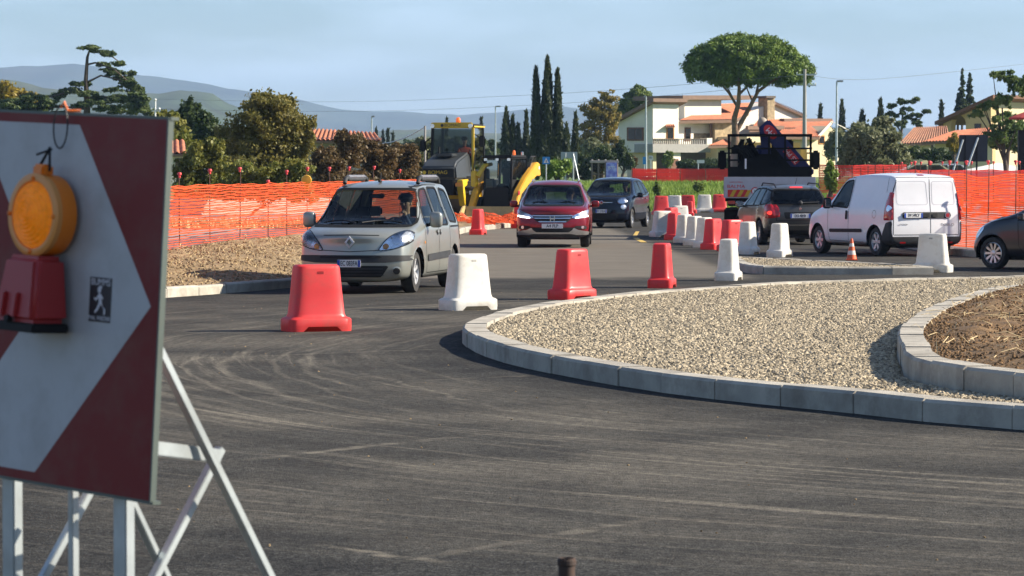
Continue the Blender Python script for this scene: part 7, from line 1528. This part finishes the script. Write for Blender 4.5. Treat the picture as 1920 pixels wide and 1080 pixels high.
class House:
    """walls drawn from photo points on planes of a turned house frame (u to the right and back, v to the left and back)"""
    def __init__(s, name, label, px, d, ang): s.a = R(ang); s.o = (PX(px, d), d); s.c, s.s = math.cos(s.a), math.sin(s.a); s.root = thing(name, label, 'house', (s.o[0], d, 0), s.a)
    def u(s, px, v): k = (px-960)/FPX; return (k*(s.o[1]+v*s.c)-s.o[0]+v*s.s)/(s.c-k*s.s)
    def v(s, px, u): k = (px-960)/FPX; return (s.o[0]+u*s.c-k*(s.o[1]+u*s.s))/(s.s+k*s.c)
    def z(s, py, u, v): return EYE+(HOR-py)*(s.o[1]+u*s.s+v*s.c)/FPX
    def P(s, px, py, v): u = s.u(px, v); return (u, v, s.z(py, u, v))
    def wall(s, name, pts, v, depth, mat, parent=None, bevel=0):
        q = [s.P(a, b, v) for a, b in pts]; return MB().xz([(a, c) for a, _, c in q], v, v+depth).build(name, mat, parent or s.root, bevel=bevel)
    def wallA(s, name, pts, u, depth, mat, parent=None):
        q = []
        for a, b in pts: v = s.v(a, u); q.append((v, s.z(b, u, v)))
        n = len(q); vs = [(u, v, z) for v, z in q]+[(u+depth, v, z) for v, z in q]; m = MB(); m.add(vs, [tuple(range(n)), tuple(range(2*n-1, n-1, -1))]+[((i+1) % n, i, n+i, n+(i+1) % n) for i in range(n)]); return m.build(name, mat, parent or s.root)
    def roof(s, name, corners, mat, th=.18, tile=True, fascia=None, parent=None):
        """corners (px, py, v): eave left, eave right, top right, top left; rounded tile courses run up the slope"""
        A, B, C_, D = [Vector(s.P(*q)) for q in corners]; n = (B-A).cross(D-A).normalized()
        if n.z < 0: n = -n
        lo = [p-n*th for p in (A, B, C_, D)]; o = MB().add([*(p-n*.03 for p in (A, B, C_, D)), *lo], [(0, 1, 2, 3), (7, 6, 5, 4), (0, 4, 5, 1), (1, 5, 6, 2), (2, 6, 7, 3), (3, 7, 4, 0)]).build(name, fascia or M_FASC, parent or s.root)
        if tile:
            k = max(4, int((B-A).length/.22)); V = []; F = []
            for i in range(k):
                for j, (f, h) in enumerate(((.08, 0), (.3, .055), (.5, .075), (.7, .055), (.92, 0))):
                    t = (i+f)/k; V += [A.lerp(B, t)+n*h, D.lerp(C_, t)+n*h]
                b = i*10; F += [(b+2*j, b+2*j+2, b+2*j+3, b+2*j+1) for j in range(4)]
            npmesh('tile_courses', np.array(V), np.array(F), mat, o)
        return o
    def window(s, pts, v, shut, A=None):
        f = (s.wallA if A is not None else s.wall)('window', pts, (A if A is not None else v)-.06, .12, shut); x0, x1 = pts[0][0], pts[1][0]; y0, y1 = pts[0][1], pts[2][1]; w = (x1-x0)*.10; h = (y1-y0)*.10
        for k in range(2):
            a = x0+w+(x1-x0-w*2)*k*.52; b = a+(x1-x0-2*w)*.48; q = [(a, y0+h), (b, y0+h), (b, y1-h), (a, y1-h)]; (s.wallA if A is not None else s.wall)('pane', q, (A if A is not None else v)-.08, .015, M_PANE, f)
rect = lambda x0, x1, y0, y1: [(x0, y0), (x1, y0), (x1, y1), (x0, y1)]
# ---- white villa
h = House('villa', 'white two-storey villa with red tiled roofs, stone wall and long balcony', 1224, 300, 40); GB = 334
uB = h.u(1272, 0); vA = h.v(1159, 0)
h.wallA('gable_wall', [(1224, 286), (1224, 188), (1159.5, 226), (1159.5, 286)], 0, uB, M_WHT)
h.window(rect(1175, 1206, 239, 264), 0, M_SHUT, A=0)
zr = lambda py, v, u=0: h.z(py, u, v)
m = MB(); a0, a1 = -.5, uB+.5
for nm, th, mat in (('shed_roof', .30, M_FASC),):
    v0, v1 = -.6, vA+.7; z0, z1 = zr(184.5, v0), zr(229, v1); MB().add([(a0, v0, z0), (a1, v0, z0), (a1, v1, z1), (a0, v1, z1), (a0, v0, z0-th), (a1, v0, z0-th), (a1, v1, z1-th), (a0, v1, z1-th)], [(0, 1, 2, 3), (7, 6, 5, 4), (0, 4, 5, 1), (1, 5, 6, 2), (2, 6, 7, 3), (3, 7, 4, 0)]).build(nm, mat, h.root)
h.window(rect(1250, 1264, 237, 262), 0, M_ORS); h.roof('window_canopy', [(1246, 238, -.5), (1266, 238, -.5), (1264, 234, 0), (1249, 234, 0)], M_TILE, th=.06)
h.wall('back_wall', rect(1268, 1300, 226, GB), 1.6, 4, M_WHT); h.window(rect(1284, 1295, 239, 264), 1.6, M_SHUT)
h.wall('tower_wall', [(1283, 187), (1352, 187), (1352, 250), (1283, 250)], 2.2, 5, M_WHT); h.wall('tower_roof', rect(1280, 1412, 179, 187), 1.6, 6.5, M_FASC)
h.wall('main_wall', rect(1292, 1446, 222, GB), 3.2, 6, M_WHT)
h.roof('main_roof', [(1273, 226, .6), (1378, 224, .6), (1442, 192, 6.5), (1352, 196, 6.5)], M_TILE, th=.3)
h.wall('stone_wall', rect(1294, 1336, 229, 266), 2.4, .5, M_STN); h.wall('stone_wall', rect(1340, 1376, 229, 266), 1.3, .6, M_STN); h.wall('drain_pipe', rect(1333, 1337, 229, 266), 1.6, .15, M_FASC)
h.wall('gable_wall', [(1374, 262), (1374, 223), (1442, 196), (1453, 192), (1509, 217), (1509, 262)], 3.0, 7, M_WHT)
for q in (((1438, 197.5, 2.6), (1453, 190.5, 2.6), (1453, 190, 9), (1440, 196, 9)), ((1453, 190.5, 2.6), (1513, 217.5, 2.6), (1510, 217, 9), (1453, 190, 9))): h.roof('gable_roof', q, M_TIL2, th=.25)
ch = h.wall('chimney', rect(1438.5, 1452, 184, 232), 2.5, 1.2, M_STN); h.wall('chimney_cap', rect(1436.5, 1454, 180, 184), 2.3, 1.6, M_DRK, ch)
sl_ = h.wall('balcony_slab', rect(1224, 1332, 270, 286), -.15, 2.4, M_CONC); h.wall('balcony_end', rect(1325, 1335, 259, 272), -.15, .9, M_WHT, sl_)
for k in range(26): h.wall('railing_bar', rect(1225+k*4, 1226+k*4, 261.5, 270), -.1, .05, M_DRK, sl_)
h.wall('hand_rail', rect(1224, 1327, 260, 261.6), -.12, .08, M_DRK, sl_); h.wall('railing_panel', rect(1296, 1324, 261, 270), -.05, .04, M_CONC, sl_)
h.roof('lower_roof', [(1328, 273, -1.2), (1400, 272, -1.2), (1400, 256, 1.3), (1372, 256, 1.3)], M_TILE, th=.25); h.wall('porch_wall', rect(1345, 1400, 272, GB), -.6, 1.5, M_CRM)
h.wallA('ground_wall', [(1224, 285), (1176, 285), (1176, GB), (1224, GB)], .6, .4, M_CRM); h.wall('ground_wall', rect(1226, 1345, 285, GB), 1.4, .4, M_DRK); h.wall('pier', rect(1258, 1276, 286, GB), .2, .5, M_WHT); h.wall('garage_door', rect(1258, 1272, 298, GB), .1, .05, M_SHUT); h.wall('pier', rect(1336, 1352, 276, GB), .1, .5, M_CONC)  # wall under the balcony is dark: the recess shade is put into its colour
h.roof('wing_roof', [(1405, 243, -.8), (1490, 240, -.8), (1512, 222, 2.6), (1420, 226, 2.6)], M_TILE, th=.25); h.wall('wing_fascia', rect(1402, 1470, 236, 243), -.9, .3, M_FASC)
h.roof('wing_roof', [(1452, 256, -3.2), (1536, 257, -3.2), (1562, 227, 1.6), (1478, 230, 1.6)], M_TILE, th=.25); h.wall('ridge_beam', rect(1470, 1560, 222.5, 228), 1.5, .6, M_FASC)
h.wall('wing_wall', [(1400, 256), (1530, 256), (1556, 236), (1572, 250), (1572, GB), (1400, GB)], -2.4, 5, M_CRM); h.window(rect(1535, 1546, 254, 270), -2.4, M_ORS); h.roof('verge_board', [(1530, 258, -2.9), (1534, 260, -2.9), (1562, 230, -2.6), (1559, 227, -2.6)], M_TILE, th=.1, tile=False, fascia=M_WHT); h.roof('verge_board', [(1559, 227, -2.6), (1563, 230, -2.6), (1600, 250, -2.8), (1598, 246, -2.8)], M_TILE, th=.1, tile=False, fascia=M_WHT)
# ---- ochre house with the arch, and its tiled annex
g = House('arched_house', 'ochre house with a big arch in its gable and dark brown eaves', 1857, 280, 42); va = lambda px: px
arch_ = [(1857, 320), (1857, 183), (1768, 225), (1768, 320), (1782, 320), (1782, 232)]+[(1796-14*math.cos(t), 232-16*math.sin(t)) for t in np.linspace(.2, 2.94, 9)]+[(1810, 232), (1810, 320)]
g.wallA('gable_wall', arch_, 0, .6, M_OCH_SHADE); g.wall('side_wall', rect(1858, 1960, 181, 322), .05, .4, M_CRM)  # gable render differs from the sunlit side wall: shade put into its colour
v1 = g.v(1762, 0)
MB().add([(-.7, -.8, g.z(178, 0, -.8)), (14, -.8, g.z(178, 0, -.8)), (14, v1, g.z(228, 0, v1)), (-.7, v1, g.z(228, 0, v1)), (-.7, -.8, g.z(178, 0, -.8)-.28), (14, -.8, g.z(178, 0, -.8)-.28), (14, v1, g.z(228, 0, v1)-.28), (-.7, v1, g.z(228, 0, v1)-.28)], [(0, 1, 2, 3), (7, 6, 5, 4), (0, 4, 5, 1), (1, 5, 6, 2), (2, 6, 7, 3), (3, 7, 4, 0)]).build('roof', M_SHUT, g.root)
for px in (1775, 1800, 1830): v = g.v(px, -.4); MB().box((-.35, v, g.z(183+(1857-px)*.47, -.4, v)-.1), (.7, .18, .2)).build('rafter_end', M_SHUT, g.root)
g.window([(1838, 232), (1826, 232), (1826, 244), (1838, 244)], 0, M_SHUT, A=0)
k = House('tiled_annex', 'low cream annex with old brown tile roof beside the arched house', 1690, 265, 12)
k.wall('wall', rect(1692, 1800, 264, 325), 0, 8, M_CRM); k.roof('roof', [(1684, 270, -.6), (1782, 266, -.6), (1775, 237, 5), (1712, 240, 5)], M_TIL2, th=.2); k.wall('window', rect(1730, 1741, 280, 287), -.05, .1, M_DRK); k.wall('recess', rect(1745, 1756, 268, 322), -.03, .08, M_DRK)  # recess is a dark slab on the wall, its shade put into the colour
k2 = House('tiled_porch', 'porch with bright orange tile roof in front of the arched house', 1740, 245, -6)
k2.wall('wall', rect(1752, 1860, 263, 325), .5, 5, M_CRM); k2.roof('roof', [(1728, 266, -.4), (1856, 262, -.4), (1858, 240, 4), (1790, 246, 4)], M_TILE, th=.2)
# ---- left houses behind the hedge
e = House('hedge_house', 'grey bungalow with long tiled roof behind the brown hedge', 590, 165, 4); e.wall('wall', rect(575, 716, 258, 335), 0, 6, M_CONC); e.roof('roof', [(568, 263, -.5), (716, 264, -.5), (705, 250, 4), (580, 242, 4)], M_TILE, th=.15)
e2 = House('white_outhouse', 'white outhouse with tiled roof beside the edge of the chevron board', 300, 135, 6); e2.wall('wall', rect(285, 346, 286, 345), 0, 4, M_WHT); e2.roof('roof', [(280, 288, -.4), (350, 288, -.4), (347, 264, 3), (285, 264, 3)], M_TILE, th=.12); e2.wall('window', rect(329, 341, 297, 318), -.05, .1, M_DRK)

# ---- street furniture
def street_lamp(label, px, top, d, arm, group='street lamps', base=None):
    x = PX(px, d); gz = ground_at(x, d); H = PZ(top, d); r = thing('street_lamp', label, 'lamp', (x, d, gz), 0, group); H -= gz
    MB().tube([(0, 0, 0), (0, 0, H*.5), (0, 0, H)], [.075, .06, .045], 10).build('pole', M_GALV, r, smooth=60); s = 1 if arm > 0 else -1; L_ = abs(arm)*d/FPX
    hd = MB().box((s*L_*.5, 0, H+.02), (L_, .26, .09)).build('lamp_head', pm('lamp head grey', (.30, .31, .32), .5, metal=.4), r, bevel=.02); MB().box((s*L_*.6, 0, H-.035), (L_*.6, .2, .02)).build('lamp_glass', M_REFL, hd); MB().lathe([(.11, 0), (.11, .25), (.08, .3)], 10).build('base_collar', M_GALV, r)
street_lamp('street lamp with flat head rising in front of the villa gable', 1211, 181, 205, -4); street_lamp('tall street lamp with flat head behind the crane lorry', 1568, 153, 190, 12); street_lamp('slim street lamp above the roller cab', 929, 200, 270, 10); street_lamp('short street lamp standing over the bungalow roof', 697, 219, 215, 6)
# lantern post far left
x = PX(292, 150); ln = thing('lantern_post', 'white garden lantern post with three globes over the chevron board', 'lamp', (x, 150, .42)); H = PZ(190, 150)-.42; wp = pm('white painted iron', (.72, .72, .70), .5)
MB().tube([(0, 0, 0), (0, 0, H)], [.06, .035], 8).build('pole', wp, ln); MB().bar((-.17, 0, H-.42), (.17, 0, H-.42), .04).build('cross_arm', wp, ln)
for q, zz in ((-.17, H-.33), (.17, H-.33), (0, H+.06)): MB().ball((q, 0, zz), .055, 10, 8).build('globe', wp, ln, smooth=90)
# concrete utility pole with wires
dU = 225; x = PX(1508, dU); gz = ground_at(x, dU); up_ = thing('utility_pole', 'round concrete utility pole in front of the umbrella pine', 'pole', (x, dU, gz)); H = PZ(130, dU)-gz
MB().tube([(0, 0, 0), (0, 0, H)], [.17, .10], 14).build('shaft', M_CONC, up_, smooth=60)
for z in (H-.35, H-1.05): 
    c = MB().bar((-.55, 0, z), (.75, 0, z), .07).build('cross_arm', M_GALV, up_)
    for q in (-.5, 0, .7): MB().lathe([(.03, 0), (.05, .04), (.03, .08), (.045, .12), (0, .14)], 8, Matrix.Translation((q, 0, z+.03))).build('insulator', M_PLT, c)
M_LINE = pm('overhead wire', (.10, .10, .11), .6)
def wire(label, pts, r=.012, group='overhead power lines'):
    P = spline([(PX(a, d), d, PZ(b, d)) for a, b, d in pts], 8); return tag(MB().tube(P, r, 4).build('power_line', M_LINE), label, 'wire', group)
wire('upper overhead power line running to the utility pole', [(-60, 176, 480), (560, 191, 420), (1000, 178, 330), (1508, 141, 225)]); wire('lower overhead power line running to the utility pole', [(-60, 196, 480), (560, 209, 420), (1000, 197, 330), (1508, 156, 225)]); wire('overhead power line leaving the utility pole over the olive tree', [(1508, 141, 225), (1650, 148, 260), (1960, 116, 330)])
# rope post by the roller
x = PX(797, 130); rp_ = thing('rope_post', 'thin timber post with a sagging white rope beside the roller', 'post', (x, 130, .3)); H = PZ(236, 130)-.3; MB().tube([(0, 0, 0), (0, 0, H)], .04, 8).build('post', M_CONC, rp_)
MB().tube(spline([(0, 0, H-.05), (-.7, .3, H-.42), (-1.35, .6, H-.62), (-1.9, .8, H-.68)], 5), .022, 6).build('rope', M_PLT, rp_)
def sign_post(root, h, r=.03): MB().tube([(0, 0, 0), (0, 0, h)], r, 8).build('pole', M_GALV, root)
# pedestrian crossing sign
d = 160; x = PX(1024, d); gz = ground_at(x, d); s_ = thing('crossing_sign', 'blue square sign with white triangle on a pole beside the bright bush', 'sign', (x, d, gz)); H = PZ(301, d)-gz; sign_post(s_, H+.1)
pn = MB().box((0, -.04, H), (.34, .02, .34)).build('panel', pm('sign blue', (.02, .25, .60), .4, var=.05), s_); MB().add([(-.12, -.053, H-.11), (.12, -.053, H-.11), (0, -.053, H+.13)], [(0, 1, 2)]).build('triangle', M_PLT, pn); MB().box((0, -.056, H-.04), (.03, .004, .11)).build('walker', M_PTX, pn)
# big grey sign seen from behind
d = 185; x = PX(1067, d); gz = ground_at(x, d); s_ = thing('direction_sign', 'back of a large grey road sign with two posts and a stay', 'sign', (x, d, gz)); z1, z0 = PZ(285, d)-gz, PZ(320, d)-gz; w = 31*d/FPX
MB().box((0, 0, (z0+z1)/2), (w, .05, z1-z0)).build('panel', pm('sign back grey', (.36, .39, .40), .5, metal=.2, var=.05), s_, bevel=.01)
for q in (-.22, .25): MB().tube([(q*w, -.06, 0), (q*w, -.06, z1-.05)], .045, 8).build('post', M_GALV, s_)
MB().tube([(.25*w, -.07, z1-.1), (.62*w, -.5, 0)], .03, 6).build('stay', M_GALV, s_); MB().box((.1*w, -.05, z0-.1), (w*.55, .04, .5)).build('lower_plate', M_DRK, s_)
# bus shelter with a blue-violet poster
d = 182; x = PX(1133, d); gz = ground_at(x, d); b = thing('bus_shelter', 'bus shelter with brown roof beam and a blue-violet poster panel', 'shelter', (x, d, gz)); H = PZ(303, d)-gz; kx = d/FPX; M_BRN = pm('shelter brown', (.16, .12, .10), .6)
for px in (1110, 1122, 1135, 1157): 
    q = (px-1133)*kx; p_ = MB().tube([(q, 0, 0), (q, 0, H)], .045, 8).build('post', M_BRN, b)
    MB().ball((q, 0, H+.06), .06, 8, 6).build('post_cap', M_CONC, p_, smooth=90)
MB().box((0, .4, H), (1.5, 1.0, .14)).build('roof_beam', pm('shelter roof', (.40, .33, .30), .7), b, bevel=.02); MB().box((-.35, .8, H*.5), (.65, .03, H*.8)).build('back_pane', glass('shelter glass', (.55, .50, .42), .6), b); MB().box((-.2, .5, .45), (.8, .35, .06)).build('bench', M_BRN, b)
def poster():
    m = bpy.data.materials.new('poster'); m.use_nodes = True; nt = m.node_tree; p = nt.nodes['Principled BSDF']; tc = nn(nt, 'ShaderNodeTexCoord'); n = nn(nt, 'ShaderNodeTexNoise', Scale=5.); r = nn(nt, 'ShaderNodeValToRGB'); nt.links.new(tc.outputs['Object'], n.inputs['Vector']); nt.links.new(n.outputs['Fac'], r.inputs[0])
    r.color_ramp.elements[0].position = .35; r.color_ramp.elements[0].color = (.16, .16, .62, 1); r.color_ramp.elements[1].position = .62; r.color_ramp.elements[1].color = (.40, .45, .85, 1); nt.links.new(r.outputs[0], p.inputs['Base Color']); p.inputs['Roughness'].default_value = .3; return m
pb = MB().box(((1146-1133)*kx, -.12, PZ(322, d)-gz), (20*kx, .10, 34*kx)).build('poster_panel', poster(), b, bevel=.01); text('poster_letters', 'BTS', .24, M_PLT, pb, Matrix(((1, 0, 0, (1147-1133)*kx), (0, 0, -1, -.175), (0, 1, 0, PZ(315, d)-gz), (0, 0, 0, 1))))
MB().box(((1136-1133)*kx, -.10, PZ(322, d)-gz), (3*kx, .12, 36*kx)).build('panel_post', M_BRN, pb)
# small signs before the villa
def small_sign(label, px, py, w, hgt, d, words=None, mat=M_PLT, size=.12, off=0):
    x = PX(px, d); gz = ground_at(x, d); r = thing('road_sign', label, 'sign', (x, d, gz)); H = PZ(py, d)-gz; sign_post(r, H, .028); p_ = MB().box((off, -.04, H), (w*d/FPX, .02, hgt*d/FPX)).build('panel', mat, r)
    if words: text('sign_letters', words, size, M_PTX, p_, Matrix(((1, 0, 0, off), (0, 0, -1, -.055), (0, 1, 0, H), (0, 0, 0, 1))))
small_sign('small white square sign with black figures near the lamp post', 1220, 296, 8, 8, 178, '81', size=.17); small_sign('white street name plate on a thin post by the red net', 1309, 303, 14, 6, 176, 'VIA ROMA' if False else None, off=.12); small_sign('blue plate on a post beside the street lamp before the villa', 1208, 301, 6, 14, 200, mat=pm('sign blue', (.02, .25, .60)))
small_sign('white house number box on a pole beside the pine', 1354, 291, 5, 8, 235)
# trailer-mounted dark board
d = 128; x = PX(1824, d); gz = .78; t = thing('trailer_board', 'large dark matrix board on a two-wheeled trailer with steel stays', 'sign', (x, d, gz)); kx = d/FPX; Z = lambda py: PZ(py, d)-gz; dk = pm('dark board', (.012, .016, .028), .5, var=.1)
MB().box((0, 0, Z(278)), (53*kx, .14, 50*kx)).build('board', dk, t, bevel=.02)
for q in (-16, 6): MB().bar((q*kx, -.1, 0), (q*kx, -.1, Z(254)), .06).build('mast', M_BLK, t)
for a_, b_ in (((-20, 262), (-42, 322)), ((8, 258), (-14, 312))): MB().bar((a_[0]*kx, -.14, Z(a_[1])), (b_[0]*kx, -.6, max(Z(b_[1]), 0)), .07, .05).build('stay', M_GALV, t, bevel=.01)
for sg in (1, -1): w_ = MB().lathe([(.10, -.09), (.20, -.1), (.21, 0), (.20, .1), (.10, .09)], 20, Matrix.Translation((10*kx, sg*.6-.2, .21)) @ Matrix.Rotation(math.pi/2, 4, 'X')).build('wheel', M_RUB, t, smooth=50); MB().lathe([(0, -.05), (.11, -.05), (.11, .05), (0, .05)], 14, Matrix.Translation((10*kx, sg*.6-.2, .21)) @ Matrix.Rotation(math.pi/2, 4, 'X')).build('hub', M_GALV, w_)
MB().box((0, -.1, .30), (1.4, .9, .08)).build('trailer_frame', M_BLK, t)
hp = tag(MB().box((0, 0, .5), (3.4, .06, 1.0)).box((-1.6, .1, .5), (.08, .08, 1.1)).box((1.6, .1, .5), (.08, .08, 1.1)).build('site_hoarding', pm('hoarding grey', (.42, .43, .43), .6, var=.08), bevel=.01), 'pale grey hoarding panel behind the trailer board', 'panel'); hp.location = (PX(1812, 135), 135, .82)
tn_ = tag(MB().add([(-1.6, 0, 0), (1.6, 0, 0), (1.6, 3, 0), (-1.6, 3, 0), (-1.5, .2, 1.05), (1.5, .2, 1.05), (1.5, 2.8, 1.05), (-1.5, 2.8, 1.05), (0, 1.5, 1.4)], [(0, 1, 5, 4), (1, 2, 6, 5), (2, 3, 7, 6), (3, 0, 4, 7), (4, 5, 8), (5, 6, 8), (6, 7, 8), (7, 4, 8)]).build('white_tent', pm('tent white', (.80, .76, .66), .8, var=.05)), 'low white tent lit by the sun beneath the acacia', 'tent'); tn_.location = (PX(1880, 150), 150, .82)
um = thing('parasol', 'red parasol edge beside the acacia', 'parasol', (PX(1925, 132), 132, .8)); Hh = PZ(221, 132)-.8
MB().tube([(0, 0, 0), (0, 0, Hh+.25)], .03, 8).build('pole', M_GALV, um); MB().lathe([(0, Hh+.26), (.62, Hh+.04), (.70, Hh), (.70, Hh-.06), (.68, Hh-.06)], 12).build('canopy', pm('parasol red', (.45, .06, .05), .8, trans=.2), um); MB().box((0, 0, .05), (.5, .5, .1)).build('foot', M_CONC, um, bevel=.02); MB().box((.1, .3, Hh*.45), (.8, .3, Hh*.8)).build('booth', M_BLK, um)
# cars parked far behind
def far_car(label, px, d, col):
    r = thing('parked_car', label, 'car', (PX(px, d), d, .78), 0, 'cars parked beyond the red net'); pt = pm('far car '+label[:6], col, .3, coat=.4)
    MB().xz([(-2, .3), (-2.05, .7), (-1.9, .95), (-1.3, 1.05), (-.6, 1.42), (.7, 1.45), (1.3, 1.05), (2, .9), (2.1, .55), (2.0, .3)], -.8, .8).build('body', pt, r, bevel=.12, seg=3)
    for sg in (1, -1): MB().xz([(-1.15, 1.05), (-.55, 1.36), (.02, 1.38), (.02, 1.05)], sg*.795, sg*.815).build('side_window', M_GLD, r); MB().xz([(.08, 1.05), (.08, 1.38), (.66, 1.38), (1.15, 1.05)], sg*.795, sg*.815).build('side_window', M_GLD, r)
    for q in (-1.25, 1.3):
        for sg in (1, -1): wheel(r, q, sg*.72, .31, .19, .62, 5, M_ALU, sg)
far_car('cream small car parked beyond the red net fence', 1733, 175, (.65, .60, .40)); far_car('white small car parked beside the cream one', 1772, 180, (.70, .70, .70))
